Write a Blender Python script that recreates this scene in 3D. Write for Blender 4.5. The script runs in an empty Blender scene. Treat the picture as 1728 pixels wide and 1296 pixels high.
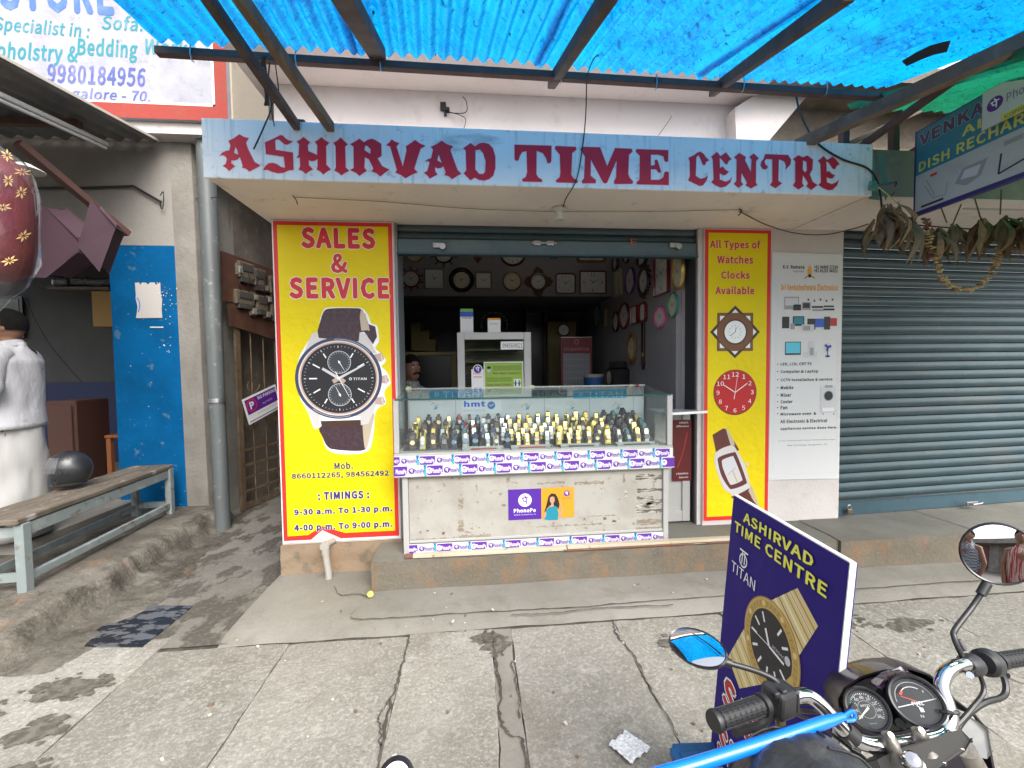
import bpy, bmesh, math, random
from mathutils import Vector, Matrix
from mathutils.geometry import tessellate_polygon
R_ = random.Random(7)
rad = math.radians
SC = bpy.context.scene
COL = SC.collection

# ------------------------------------------------------------------ camera
EYE = Vector((0, 0, 1.5)); FPX = 700.0
YAW, PIT, ROLL = 0.0907, 0.04, 0.0125
_f = Vector((math.sin(YAW)*math.cos(PIT), math.cos(YAW)*math.cos(PIT), -math.sin(PIT)))
_r0 = Vector((math.cos(YAW), -math.sin(YAW), 0)); _u0 = _r0.cross(_f)
_r = _r0*math.cos(ROLL) - _u0*math.sin(ROLL); _u = _u0*math.cos(ROLL) + _r0*math.sin(ROLL)
cam = bpy.data.cameras.new('camera'); camo = bpy.data.objects.new('camera', cam); COL.objects.link(camo)
cam.sensor_width = 36; cam.lens = FPX/1728*36; cam.clip_start = .02; cam.clip_end = 400
camo.matrix_world = Matrix(((_r.x, _u.x, -_f.x, EYE.x), (_r.y, _u.y, -_f.y, EYE.y), (_r.z, _u.z, -_f.z, EYE.z), (0, 0, 0, 1)))
SC.camera = camo

# ------------------------------------------------------------------ light
SUN_EL, SUN_AZ = rad(46), rad(155)      # azimuth clockwise from +Y: behind the camera, a little to the right
w = bpy.data.worlds.new('World'); SC.world = w; w.use_nodes = True
nt = w.node_tree; nt.nodes.clear()
sky = nt.nodes.new('ShaderNodeTexSky'); sky.sky_type = 'NISHITA'; sky.sun_disc = False
sky.sun_elevation = SUN_EL; sky.sun_rotation = SUN_AZ; sky.air_density = 1.0; sky.dust_density = 4.0; sky.ozone_density = 1.0
hs = nt.nodes.new('ShaderNodeHueSaturation'); hs.inputs['Saturation'].default_value = .35
bg = nt.nodes.new('ShaderNodeBackground'); bg.inputs['Strength'].default_value = .15
wo = nt.nodes.new('ShaderNodeOutputWorld')
nt.links.new(sky.outputs[0], hs.inputs['Color']); nt.links.new(hs.outputs[0], bg.inputs['Color']); nt.links.new(bg.outputs[0], wo.inputs[0])
sl = bpy.data.lights.new('sun', 'SUN'); sl.energy = 1.5; sl.angle = rad(45); sl.color = (1, .955, .88)
so = bpy.data.objects.new('sun', sl); COL.objects.link(so)
sd = Vector((math.sin(SUN_AZ)*math.cos(SUN_EL), math.cos(SUN_AZ)*math.cos(SUN_EL), math.sin(SUN_EL)))
so.rotation_euler = (-sd).to_track_quat('-Z', 'Y').to_euler(); so.location = sd*20
SC.view_settings.view_transform = 'Standard'; SC.view_settings.look = 'None'
SC.view_settings.exposure = 1.42; SC.view_settings.gamma = 1; SC.view_settings.use_curve_mapping = False
SC.render.engine = 'CYCLES'
SC.cycles.max_bounces = 10; SC.cycles.transparent_max_bounces = 16; SC.cycles.diffuse_bounces = 5
SC.cycles.glossy_bounces = 4; SC.cycles.transmission_bounces = 8; SC.cycles.use_denoising = True
SC.cycles.caustics_reflective = False; SC.cycles.caustics_refractive = False
SC.cycles.sample_clamp_indirect = 6

# ------------------------------------------------------------------ finding places: a photo pixel seen on a plane of the place
def ray(px, py): return _f + _r*((px-864)/FPX) + _u*((648-py)/FPX)
def on(px, py, p0, n):
    d = ray(px, py); n = Vector(n); t = (Vector(p0)-EYE).dot(n)/d.dot(n); return EYE + d*t
def onY(px, py, Y): return on(px, py, (0, Y, 0), (0, 1, 0))
def onX(px, py, X): return on(px, py, (X, 0, 0), (1, 0, 0))
def onZ(px, py, Z): return on(px, py, (0, 0, Z), (0, 0, 1))
def at(px, py, F): return EYE + ray(px, py)*F

# ------------------------------------------------------------------ materials
MT = {}
def pmat(name, base, rough=.6, metal=0., layers=(), bump=(), coat=0., spec=.5, emit=None, obj=False):
    if name in MT: return MT[name]
    m = bpy.data.materials.new(name); m.use_nodes = True; MT[name] = m
    t = m.node_tree; N = t.nodes; L = t.links
    b = N['Principled BSDF']; b.inputs['Roughness'].default_value = rough; b.inputs['Metallic'].default_value = metal
    b.inputs['Specular IOR Level'].default_value = spec; b.inputs['Coat Weight'].default_value = coat
    b.inputs['Base Color'].default_value = (*base, 1); m.diffuse_color = (*base, 1)
    if emit: b.inputs['Emission Color'].default_value = (*emit[:3], 1); b.inputs['Emission Strength'].default_value = emit[3]
    if not layers and not bump: return m
    if obj: src = N.new('ShaderNodeTexCoord').outputs['Object']
    else: src = N.new('ShaderNodeNewGeometry').outputs['Position']
    def tex(scale, st, detail, kind):
        mp = N.new('ShaderNodeMapping'); mp.inputs['Scale'].default_value = tuple(scale*k for k in st); L.new(src, mp.inputs[0])
        mp.inputs['Location'].default_value = (R_.uniform(0, 9), R_.uniform(0, 9), R_.uniform(0, 9))
        if kind == 'V': n = N.new('ShaderNodeTexVoronoi'); n.inputs['Scale'].default_value = 1; L.new(mp.outputs[0], n.inputs['Vector']); return n.outputs['Distance']
        if kind == 'C': n = N.new('ShaderNodeTexChecker'); n.inputs['Scale'].default_value = 1; L.new(mp.outputs[0], n.inputs[0]); return n.outputs['Fac']
        n = N.new('ShaderNodeTexNoise'); n.inputs['Scale'].default_value = 1; n.inputs['Detail'].default_value = detail
        n.inputs['Roughness'].default_value = .62; L.new(mp.outputs[0], n.inputs['Vector']); return n.outputs[0]
    cur = None; mx = None
    for ly in layers:
        scale, lo, hi, c, s = ly[:5]; st = ly[5] if len(ly) > 5 else (1, 1, 1); dt = ly[6] if len(ly) > 6 else 5; kd = ly[7] if len(ly) > 7 else 'N'
        f = tex(scale, st, dt, kd)
        mr = N.new('ShaderNodeMapRange'); mr.inputs[1].default_value = lo; mr.inputs[2].default_value = hi; mr.inputs[4].default_value = s; L.new(f, mr.inputs[0])
        mx = N.new('ShaderNodeMix'); mx.data_type = 'RGBA'; L.new(mr.outputs[0], mx.inputs[0])
        if cur is None: mx.inputs[6].default_value = (*base, 1)
        else: L.new(cur, mx.inputs[6])
        mx.inputs[7].default_value = (*c, 1); cur = mx.outputs[2]
    if cur: L.new(cur, b.inputs['Base Color'])
    prev = None
    for bp in bump:
        scale, s = bp[:2]; st = bp[2] if len(bp) > 2 else (1, 1, 1); kd = bp[3] if len(bp) > 3 else 'N'
        f = tex(scale, st, 4, kd); bn = N.new('ShaderNodeBump'); bn.inputs['Strength'].default_value = 1; bn.inputs['Distance'].default_value = s
        L.new(f, bn.inputs['Height'])
        if prev: L.new(prev, bn.inputs['Normal'])
        prev = bn.outputs[0]
    if prev: L.new(prev, b.inputs['Normal'])
    return m
def glass(name, tint=(.93, .97, .95), ior=1.5, rough=.0, haze=.0):
    if name in MT: return MT[name]
    m = bpy.data.materials.new(name); m.use_nodes = True; MT[name] = m; t = m.node_tree; N = t.nodes; L = t.links; N.clear()
    o = N.new('ShaderNodeOutputMaterial'); tr = N.new('ShaderNodeBsdfTransparent'); tr.inputs[0].default_value = (*tint, 1)
    gl = N.new('ShaderNodeBsdfGlossy'); gl.inputs['Roughness'].default_value = rough; fr = N.new('ShaderNodeFresnel'); ge = N.new('ShaderNodeNewGeometry'); m1 = N.new('ShaderNodeMath'); m1.operation = 'MULTIPLY_ADD'; L.new(ge.outputs['Backfacing'], m1.inputs[0]); m1.inputs[1].default_value = -2; m1.inputs[2].default_value = 1
    m0 = N.new('ShaderNodeMath'); m0.operation = 'POWER'; m0.inputs[0].default_value = ior; L.new(m1.outputs[0], m0.inputs[1]); L.new(m0.outputs[0], fr.inputs[0])
    mx = N.new('ShaderNodeMixShader'); L.new(fr.outputs[0], mx.inputs[0]); L.new(tr.outputs[0], mx.inputs[1]); L.new(gl.outputs[0], mx.inputs[2])
    last = mx.outputs[0]
    if haze:
        df = N.new('ShaderNodeBsdfDiffuse'); df.inputs[0].default_value = (.8, .8, .8, 1); m2 = N.new('ShaderNodeMixShader'); m2.inputs[0].default_value = haze
        L.new(last, m2.inputs[1]); L.new(df.outputs[0], m2.inputs[2]); last = m2.outputs[0]
    L.new(last, o.inputs[0]); m.diffuse_color = (*tint, .3); return m
def sheetmat(name, c1, c2, cd, trans=.75, thru=.0):
    m = bpy.data.materials.new(name); m.use_nodes = True; MT[name] = m; t = m.node_tree; N = t.nodes; L = t.links; N.clear()
    o = N.new('ShaderNodeOutputMaterial'); g = N.new('ShaderNodeNewGeometry')
    def noise(sc, lo, hi, det=6):
        mp = N.new('ShaderNodeMapping'); mp.inputs['Scale'].default_value = sc; L.new(g.outputs['Position'], mp.inputs[0])
        n = N.new('ShaderNodeTexNoise'); n.inputs['Scale'].default_value = 1; n.inputs['Detail'].default_value = det; n.inputs['Roughness'].default_value = .7; n.inputs['Distortion'].default_value = 1.2; L.new(mp.outputs[0], n.inputs[0])
        mr = N.new('ShaderNodeMapRange'); mr.inputs[1].default_value = lo; mr.inputs[2].default_value = hi; L.new(n.outputs[0], mr.inputs[0]); return mr.outputs[0]
    def mix(f, a, b):
        x = N.new('ShaderNodeMix'); x.data_type = 'RGBA'; L.new(f, x.inputs[0])
        for i, v in ((6, a), (7, b)):
            if isinstance(v, tuple): x.inputs[i].default_value = (*v, 1)
            else: L.new(v, x.inputs[i])
        return x.outputs[2]
    c = mix(noise((30, 22, 22), .35, .65), c1, c2)
    c = mix(noise((2.2, 1.0, 1.0), .40, .66, 4), c, c1)
    dark = noise((46, 24, 24), .55, .68)
    c = mix(dark, c, cd)
    tl = N.new('ShaderNodeBsdfTranslucent'); L.new(c, tl.inputs[0]); df = N.new('ShaderNodeBsdfDiffuse'); L.new(c, df.inputs[0])
    mx = N.new('ShaderNodeMixShader'); mx.inputs[0].default_value = trans; L.new(df.outputs[0], mx.inputs[1]); L.new(tl.outputs[0], mx.inputs[2]); last = mx.outputs[0]
    if thru:
        tp = N.new('ShaderNodeBsdfTransparent'); L.new(c, tp.inputs[0]); m3 = N.new('ShaderNodeMixShader'); m3.inputs[0].default_value = thru
        L.new(last, m3.inputs[1]); L.new(tp.outputs[0], m3.inputs[2]); last = m3.outputs[0]
    gl = N.new('ShaderNodeBsdfGlossy'); gl.inputs['Roughness'].default_value = .35; m2 = N.new('ShaderNodeMixShader'); m2.inputs[0].default_value = .04
    L.new(last, m2.inputs[1]); L.new(gl.outputs[0], m2.inputs[2]); L.new(m2.outputs[0], o.inputs[0]); m.diffuse_color = (*c1, 1); return m
def C(name, col, rough=.5, metal=0.):     # plain print / paint colours
    return pmat(name, col, rough, metal)

# ------------------------------------------------------------------ mesh helpers
OFF = {}
def axes(d):
    d = Vector(d).normalized(); a = Vector((0, 0, 1)) if abs(d.z) < .9 else Vector((1, 0, 0))
    u = d.cross(a).normalized(); v = u.cross(d).normalized(); return u, v, d
class MB:
    def __init__(s): s.v = []; s.f = []; s.m = []
    def add(s, vs, fs, m=0):
        n = len(s.v); s.v += [Vector(p) for p in vs]
        for f in fs: s.f.append(tuple(n+i for i in f)); s.m.append(m)
        return s
    def box(s, x0, x1, y0, y1, z0, z1, m=0):
        return s.hex([(x0, y0, z0), (x1, y0, z0), (x1, y1, z0), (x0, y1, z0)], [(x0, y0, z1), (x1, y0, z1), (x1, y1, z1), (x0, y1, z1)], m)
    def hex(s, b, t, m=0):
        return s.add(list(b)+list(t), [(3, 2, 1, 0), (4, 5, 6, 7), (0, 1, 5, 4), (1, 2, 6, 5), (2, 3, 7, 6), (3, 0, 4, 7)], m)
    def obox(s, c, half, M=None, m=0):
        M = M or Matrix.Identity(3); c = Vector(c); q = []
        for z in (-1, 1):
            for x, y in ((-1, -1), (1, -1), (1, 1), (-1, 1)): q.append(c + M @ Vector((x*half[0], y*half[1], z*half[2])))
        return s.hex(q[:4], q[4:], m)
    def bar(s, a, b, wd, ht, m=0, up=None):
        a = Vector(a); b = Vector(b); d = (b-a).normalized(); upv = Vector(up) if up else (Vector((0, 0, 1)) if abs(d.z) < .95 else Vector((0, 1, 0)))
        x = d.cross(upv).normalized(); y = x.cross(d).normalized(); x *= wd/2; y *= ht/2
        return s.hex([a-x-y, a+x-y, a+x+y, a-x+y], [b-x-y, b+x-y, b+x+y, b-x+y], m)
    def tube(s, pts, r, n=8, m=0, caps=True):
        pts = [Vector(p) for p in pts]; k = len(pts); rs = r if isinstance(r, (list, tuple)) else [r]*k
        u = None; rings = []
        for i, p in enumerate(pts):
            d = (pts[min(i+1, k-1)]-pts[max(i-1, 0)]).normalized()
            if u is None: u, _, _ = axes(d)
            u = (u - d*u.dot(d)).normalized(); v = d.cross(u)
            rings.append([p + (u*math.cos(2*math.pi*j/n)+v*math.sin(2*math.pi*j/n))*rs[i] for j in range(n)])
        vs = [q for r_ in rings for q in r_]; fs = []
        for i in range(k-1):
            for j in range(n): a = i*n+j; b = i*n+(j+1) % n; fs.append((a, b, b+n, a+n))
        if caps: fs.append(tuple(range(n-1, -1, -1))); fs.append(tuple((k-1)*n+j for j in range(n)))
        return s.add(vs, fs, m)
    def lathe(s, prof, c, d=(0, 0, 1), n=24, m=0, sx=1., sy=1., u=None, close=False):   # prof: (r, h) along axis d
        if u is None: u, v, d = axes(d)
        else: d = Vector(d).normalized(); u = Vector(u).normalized(); v = d.cross(u)
        c = Vector(c); vs = []; fs = []
        for r, h in prof:
            for j in range(n): t = 2*math.pi*j/n; vs.append(c + d*h + u*(math.cos(t)*r*sx) + v*(math.sin(t)*r*sy))
        for i in range(len(prof)-1):
            for j in range(n): a = i*n+j; b = i*n+(j+1) % n; fs.append((a, b, b+n, a+n))
        if prof[0][0] > 1e-6 and close: fs.append(tuple(range(n-1, -1, -1)))
        if prof[-1][0] > 1e-6 and close: fs.append(tuple((len(prof)-1)*n+j for j in range(n)))
        return s.add(vs, fs, m)
    def prism(s, poly, ext, m=0, holes=()):      # poly: 3-D points, ext: extrusion vector
        loops = [[Vector(p) for p in poly]]+[[Vector(p) for p in h] for h in holes]; ext = Vector(ext)
        tri = tessellate_polygon(loops); flat = [p for l in loops for p in l]; n = len(flat)
        fs = [tuple(t) for t in tri]+[tuple(n+i for i in reversed(t)) for t in tri]; o = 0
        for l in loops:
            k = len(l)
            for i in range(k): a = o+i; b = o+(i+1) % k; fs.append((a, b, b+n, a+n))
            o += k
        return s.add(flat+[p+ext for p in flat], fs, m)
    def grid(s, fn, nu, nv, m=0):
        vs = [fn(i/nu, j/nv) for j in range(nv+1) for i in range(nu+1)]
        fs = [(j*(nu+1)+i, j*(nu+1)+i+1, (j+1)*(nu+1)+i+1, (j+1)*(nu+1)+i) for j in range(nv) for i in range(nu)]
        return s.add(vs, fs, m)
    def mesh(s, name, mats, off=None, smooth=False):
        me = bpy.data.meshes.new(name); o = off or Vector((0, 0, 0))
        me.from_pydata([tuple(p-o) for p in s.v], [], s.f)
        mats = mats if isinstance(mats, (list, tuple)) else [mats]
        for x in mats: me.materials.append(x)
        if len(mats) > 1: me.polygons.foreach_set('material_index', s.m)
        me.validate()
        if smooth:
            bm = bmesh.new(); bm.from_mesh(me); bmesh.ops.recalc_face_normals(bm, faces=bm.faces); bm.to_mesh(me); bm.free()
            me.shade_smooth()
            me.set_sharp_from_angle(angle=rad(38 if smooth is True else smooth))
        return me
    def obj(s, name, mats, parent=None, smooth=False, world=True, bevel=0, seg=1):
        off = None
        if world and parent is not None: off = OFF.get(parent.name, Vector((0, 0, 0)))
        me = s.mesh(name, mats, off, smooth)
        return link(name, me, parent, bevel, seg)
def link(name, me, parent=None, bevel=0, seg=1):
    o = bpy.data.objects.new(name, me); COL.objects.link(o)
    if parent is not None: o.parent = parent; OFF[o.name] = OFF.get(parent.name, Vector((0, 0, 0)))
    else: OFF[o.name] = Vector((0, 0, 0))
    if bevel:
        b = o.modifiers.new('bevel', 'BEVEL'); b.width = bevel; b.segments = seg; b.limit_method = 'ANGLE'; b.angle_limit = rad(35)
        b.harden_normals = False
    return o
def tag(o, label=None, cat=None, group=None, kind=None):
    if label: o['label'] = label
    if cat: o['category'] = cat
    if group: o['group'] = group
    if kind: o['kind'] = kind
    return o
def thing(name, label, cat, loc=(0, 0, 0), group=None, rot=None):
    o = bpy.data.objects.new(name, None); COL.objects.link(o); o.location = loc; o.empty_display_size = .1
    if rot: o.rotation_euler = rot
    OFF[o.name] = Vector(loc); return tag(o, label, cat, group)
def struct(name, mb, mats, **k): return tag(mb.obj(name, mats, None, **k), kind='structure')
def dup(root, loc, label, rot=None, keep=None, scale=None):
    r = root.copy(); COL.objects.link(r); r.location = loc; r['label'] = label
    if rot is not None: r.rotation_euler = rot
    if scale: r.scale = scale
    for ch in list(root.children):
        c = ch.copy(); COL.objects.link(c); c.parent = r
        for g in list(ch.children): d = g.copy(); COL.objects.link(d); d.parent = c
    return r
def pline(pts, n=6):           # smooth curve through points
    P = [Vector(p) for p in pts]; P = [P[0]*2-P[1]]+P+[P[-1]*2-P[-2]]; out = []
    for i in range(1, len(P)-2):
        for k in range(n):
            t = k/n; a, b, c, d = P[i-1:i+3]
            out.append(.5*((2*b)+(c-a)*t+(2*a-5*b+4*c-d)*t*t+(3*b-a-3*c+d)*t*t*t))
    return out+[P[-2]]

# ------------------------------------------------------------------ flat print: lettering and pictures as thin inked layers on a board
_TX = {}
try: FONT = bpy.data.fonts.load(bpy.utils.system_resource('DATAFILES', path='fonts')+'/Noto Sans CJK Regular.woff2')     # the typeface that ships inside Blender
except Exception: FONT = None
def grow(pts, d):
    n = len(pts); out = []; ar = sum(pts[i][0]*pts[(i+1) % n][1]-pts[(i+1) % n][0]*pts[i][1] for i in range(n)); sg = 1 if ar > 0 else -1
    for i in range(n):
        a = Vector(pts[i-1]); b = Vector(pts[i]); c = Vector(pts[(i+1) % n]); e1 = (b-a).normalized(); e2 = (c-b).normalized()
        n1 = Vector((e1.y, -e1.x))*sg; n2 = Vector((e2.y, -e2.x))*sg; m = n1+n2
        m = m.normalized() if m.length > 1e-6 else n1; out.append(tuple(b+m*d*min(1.8, 1/max(.5, m.dot(n1)))))
    return out
def _contours(s, shear, sp=1.):
    cu = bpy.data.curves.new('t', 'FONT'); cu.body = s; cu.shear = shear; cu.resolution_u = 2; cu.fill_mode = 'NONE'; cu.space_character = sp
    if FONT: cu.font = FONT
    o = bpy.data.objects.new('t', cu); COL.objects.link(o); dg = bpy.context.evaluated_depsgraph_get(); dg.update()
    me = bpy.data.meshes.new_from_object(o.evaluated_get(dg)); co = [(v.co.x, v.co.y) for v in me.vertices]; nb = {}
    for e in me.edges: a, b = e.vertices; nb.setdefault(a, []).append(b); nb.setdefault(b, []).append(a)
    bpy.data.objects.remove(o); bpy.data.curves.remove(cu); bpy.data.meshes.remove(me); seen = set(); out = []
    for st in range(len(co)):
        if st in seen or st not in nb: continue
        lp = [st]; seen.add(st); cur = st+1 if st+1 in nb[st] else nb[st][0]
        while cur not in seen:
            seen.add(cur); lp.append(cur); nx_ = [k for k in nb[cur] if k not in seen]
            if not nx_: break
            cur = nx_[0]
        q = []
        for k in lp:
            if not q or (Vector(co[k])-Vector(q[-1])).length > 1e-4: q.append(co[k])
        if len(q) > 2: out.append(q)
    if FONT and out:
        k = _CAP[0]; out = [[(x*k, y*k) for x, y in q] for q in out]
    return out
_CAP = [1.]
def _area(q): return .5*sum(q[i][0]*q[(i+1) % len(q)][1]-q[(i+1) % len(q)][0]*q[i][1] for i in range(len(q)))
def _inside(p, q):
    r = False; x, y = p
    for i in range(len(q)):
        (x1, y1), (x2, y2) = q[i-1], q[i]
        if (y1 > y) != (y2 > y) and x < (x2-x1)*(y-y1)/(y2-y1)+x1: r = not r
    return r
def textmesh(s, offset=0., shear=0., sp=1.):     # solid glyphs from the outlines, thickened by offset
    k = (s, round(offset, 4), shear, sp)
    if k not in _TX:
        kc = (s, 'c', shear, sp)
        if kc not in _TX: _TX[kc] = _contours(s, shear, sp)
        cs = _TX[kc]; outs = []; holes = []
        big = max((abs(_area(c)), _area(c)) for c in cs)[1] if cs else 1
        for c in cs: (outs if _area(c)*big > 0 else holes).append(c)
        groups = [[c] for c in outs]
        for h in holes:
            best = None
            for g in groups:
                if _inside(h[0], g[0]) and (best is None or abs(_area(g[0])) < abs(_area(best[0]))): best = g
            if best is not None: best.append(h)
        vs = []; fs = []; zs = []
        for gi, g in enumerate(groups):
            lps = g; fl = [p for l in lps for p in l]
            tri = tessellate_polygon([[Vector((a, b, 0)) for a, b in l] for l in lps]); n = len(vs); vs += fl; zs += [.02*(gi % 3)]*len(fl)
            for t in tri:
                a, b, c = (fl[i] for i in t); cr_ = (b[0]-a[0])*(c[1]-a[1])-(b[1]-a[1])*(c[0]-a[0])
                if abs(cr_) > 1e-10: fs.append(tuple(n+i for i in (t if cr_ > 0 else reversed(t))))
        if offset > 1e-4 and vs:      # thicker strokes: the glyph spread a little in every direction
            n0 = len(vs); v0, f0, z0 = vs, fs, zs; vs, fs, zs = list(v0), list(f0), list(z0); dirs = [(offset, i*45) for i in range(8)]+([(offset*.5, i*90+22) for i in range(4)] if offset > .05 else [])
            for j, (r, a) in enumerate(dirs):
                n = len(vs); dx, dy = r*math.cos(rad(a)), r*math.sin(rad(a)); vs += [(x+dx, y+dy) for x, y in v0]; zs += [z*.1+.03*(j+1) for z in z0]; fs += [tuple(n+i for i in f) for f in f0]
        if not vs: vs = [(0, 0), (1, 0), (1, 1)]; zs = [0]*3
        xs = [v[0] for v in vs]; ys = [v[1] for v in vs]; _TX[k] = (vs, fs, min(xs), max(xs), min(ys), max(ys), zs)
    return _TX[k]
if FONT:
    q_ = _contours('H', 0.); ys_ = [p[1] for c in q_ for p in c]; _CAP[0] = .70/(max(ys_)-min(ys_)) if ys_ else 1.
class Print:
    def __init__(s, O, U, V, lay=.0006):
        s.O = Vector(O); s.U = Vector(U).normalized(); s.V = Vector(V).normalized(); s.N = s.U.cross(s.V); s.mb = MB(); s.ms = []; s.lay = lay
    def mi(s, m):
        if m not in s.ms: s.ms.append(m)
        return s.ms.index(m)
    def P(s, x, y, l): return s.O+s.U*x+s.V*y+s.N*(l*s.lay)
    def px(s, x, y):
        p = on(x, y, s.O, s.N)-s.O; return (p.dot(s.U), p.dot(s.V))
    def pxs(s, pts): return [s.px(*p) for p in pts]
    def poly(s, pts, m, l=1, holes=()):
        loops = [[Vector((a, b, 0)) for a, b in q] for q in [pts]+list(holes)]; tri = tessellate_polygon(loops); fl = [p for q in loops for p in q]
        fs = []
        for t in tri:
            a, b, c = (fl[i] for i in t)
            fs.append(tuple(t) if (b-a).cross(c-a).z > 0 else tuple(reversed(t)))
        s.mb.add([s.P(p.x, p.y, l) for p in fl], fs, s.mi(m)); return s
    def spoly(s, pts, m, l=1):      # the same with a rounded outline
        q = [Vector((*p, 0)) for p in s.pxs(pts)]; n = len(q); out = []
        for i in range(n):
            a, b, c, d = q[i-1], q[i], q[(i+1) % n], q[(i+2) % n]
            for k in range(4): t = k/4; v = .5*(2*b+(c-a)*t+(2*a-5*b+4*c-d)*t*t+(3*b-a-3*c+d)*t*t*t); out.append((v.x, v.y))
        return s.poly(out, m, l)
    def ppoly(s, pts, m, l=1, holes=()): return s.poly(s.pxs(pts), m, l, [s.pxs(h) for h in holes])
    def rect(s, x0, y0, x1, y1, m, l=1):
        s.mb.add([s.P(x0, y0, l), s.P(x1, y0, l), s.P(x1, y1, l), s.P(x0, y1, l)], [(0, 1, 2, 3)], s.mi(m)); return s
    def frame(s, x0, y0, x1, y1, w, m, l=1):
        s.rect(x0, y0, x1, y0+w, m, l); s.rect(x0, y1-w, x1, y1, m, l); s.rect(x0, y0+w, x0+w, y1-w, m, l); s.rect(x1-w, y0+w, x1, y1-w, m, l); return s
    def disc(s, x, y, r, m, l=1, n=32, ry=None, rot=0):
        ry = ry or r; cs, sn = math.cos(rot), math.sin(rot); q = []
        for j in range(n):
            a = math.cos(2*math.pi*j/n)*r; b = math.sin(2*math.pi*j/n)*ry; q.append(s.P(x+a*cs-b*sn, y+a*sn+b*cs, l))
        s.mb.add(q, [tuple(range(n))], s.mi(m)); return s
    def ring(s, x, y, r0, r1, m, l=1, n=32, a0=0, a1=360, ky=1.):
        full = abs(a1-a0) >= 360; k = n if full else n+1; q = []
        for j in range(k):
            t = rad(a0+(a1-a0)*j/n); q += [s.P(x+math.cos(t)*r0, y+math.sin(t)*r0*ky, l), s.P(x+math.cos(t)*r1, y+math.sin(t)*r1*ky, l)]
        fs = [(2*j, 2*j+1, 2*((j+1) % k)+1, 2*((j+1) % k)) for j in range(n)]
        s.mb.add(q, fs, s.mi(m)); return s
    def line(s, x0, y0, x1, y1, w, m, l=1, w1=None):
        d = Vector((x1-x0, y1-y0)); d.normalize(); n = Vector((-d.y, d.x)); a = n*w/2; b = n*(w if w1 is None else w1)/2
        s.mb.add([s.P(x0-a.x, y0-a.y, l), s.P(x1-b.x, y1-b.y, l), s.P(x1+b.x, y1+b.y, l), s.P(x0+a.x, y0+a.y, l)], [(0, 1, 2, 3)], s.mi(m)); return s
    def path(s, pts, w, m, l=1):
        for i in range(len(pts)-1): s.line(*pts[i], *pts[i+1], w, m, l)
        return s
    def text(s, t, x0, y0, x1, y1, m, l=2, bold=.0, shear=0., out=None, ow=.02, rot=0.):   # fitted to the box
        vs, fs, a, b, c, d, zs = textmesh(t, bold, shear, 1+bold*1.3); kx = (x1-x0)/(b-a); ky = (y1-y0)/(d-c)
        cx, cy = (x0+x1)/2, (y0+y1)/2; cs, sn = math.cos(rot), math.sin(rot)
        def put(vs, ll, zs):
            r = []
            for p, z in zip(vs, zs):
                X = x0+(p[0]-a)*kx-cx; Y = y0+(p[1]-c)*ky-cy; r.append(s.P(cx+X*cs-Y*sn, cy+X*sn+Y*cs, ll+z))
            return r
        s.mb.add(put(vs, l, zs), fs, s.mi(m))
        if out:
            T2 = textmesh(t, bold+ow, shear, 1+bold*1.3); s.mb.add(put(T2[0], l-.6, T2[6]), T2[1], s.mi(out))
        return s
    def ptext(s, t, p0, p1, m, l=2, **k):   # p0 bottom-left, p1 top-right in photo pixels
        a = s.px(*p0); b = s.px(*p1); return s.text(t, a[0], a[1], b[0], b[1], m, l, **k)
    def obj(s, name, parent=None, world=True): return s.mb.obj(name, s.ms, parent, world=world)
def pe_logo(P, x, y, r, disc, ink, l=2, square=False):      # the wallet's round mark with its letter
    if disc: P.disc(x, y, r, disc, l, n=24)
    w = r*.17; l += 1
    P.line(x-.55*r, y+.35*r, x+.55*r, y+.35*r, w, ink, l); P.line(x+.2*r, y+.35*r, x+.2*r, y-.6*r, w, ink, l+.2)
    P.path([(x-.3*r, y+.35*r), (x-.3*r, y+.0*r), (x-.1*r, y-.2*r), (x+.2*r, y-.15*r)], w, ink, l+.4)
    P.line(x-.1*r, y+.75*r, x+.2*r, y+.35*r, w, ink, l+.6)
from mathutils import noise as mn
def nz(x, y, z=0., s=1., o=4): return mn.fractal(Vector((x*s, y*s, z*s)), 1.0, 2.0, o)

# ------------------------------------------------------------------ materials of the place
def slabmat(n, k, w_=1.):
    c = lambda r, g, b: (r*k*w_, g*k, b*k/w_)
    return pmat(n, c(.195, .187, .165), .8, layers=((1.1, .38, .66, c(.135, .127, .108), .85), (4, .5, .66, c(.235, .23, .21), .5), (62, .50, .62, c(.35, .342, .315), .45), (34, .55, .68, c(.10, .095, .082), .42),
        (2.6, .58, .74, (.13, .112, .09), .7), (.7, .5, .7, (.17, .155, .13), .5), (9, .60, .70, c(.31, .305, .28), .5), (140, .56, .66, c(.42, .41, .39), .35)), bump=((60, .004), (14, .010)))
M_slab = slabmat('granite', 1.15, 1.02); M_slabs = [M_slab, slabmat('granite_warm', 1.13, 1.03), slabmat('granite_pale', 1.25, 1.01), slabmat('granite_dull', 1.08, 1.02)]
M_cement = pmat('cement', (.175, .163, .138), .8, layers=(
    (1.6, .38, .62, (.24, .226, .20), .8), (5, .55, .68, (.15, .135, .11), .55), (70, .5, .7, (.25, .24, .215), .35)), bump=((26, .004), (90, .002)))
M_wet = pmat('stained_cement', (.13, .12, .102), .7, layers=(
    (1.5, .42, .60, (.21, .195, .17), .7), (5.2, .49, .53, (.06, .052, .042), .82, (1, .6, 1), 8), (40, .5, .7, (.3, .29, .26), .3)), bump=((22, .005), (80, .002)))
M_rock = pmat('rough_plinth', (.085, .075, .06), .85, layers=(
    (2.4, .46, .60, (.16, .145, .12), .9), (5, .52, .62, (.045, .038, .028), .85, (1, .6, 1)), (3.2, .62, .7, (.24, .15, .10), .5), (60, .5, .7, (.24, .22, .19), .3)), bump=((7, .03), (26, .010)))
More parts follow.
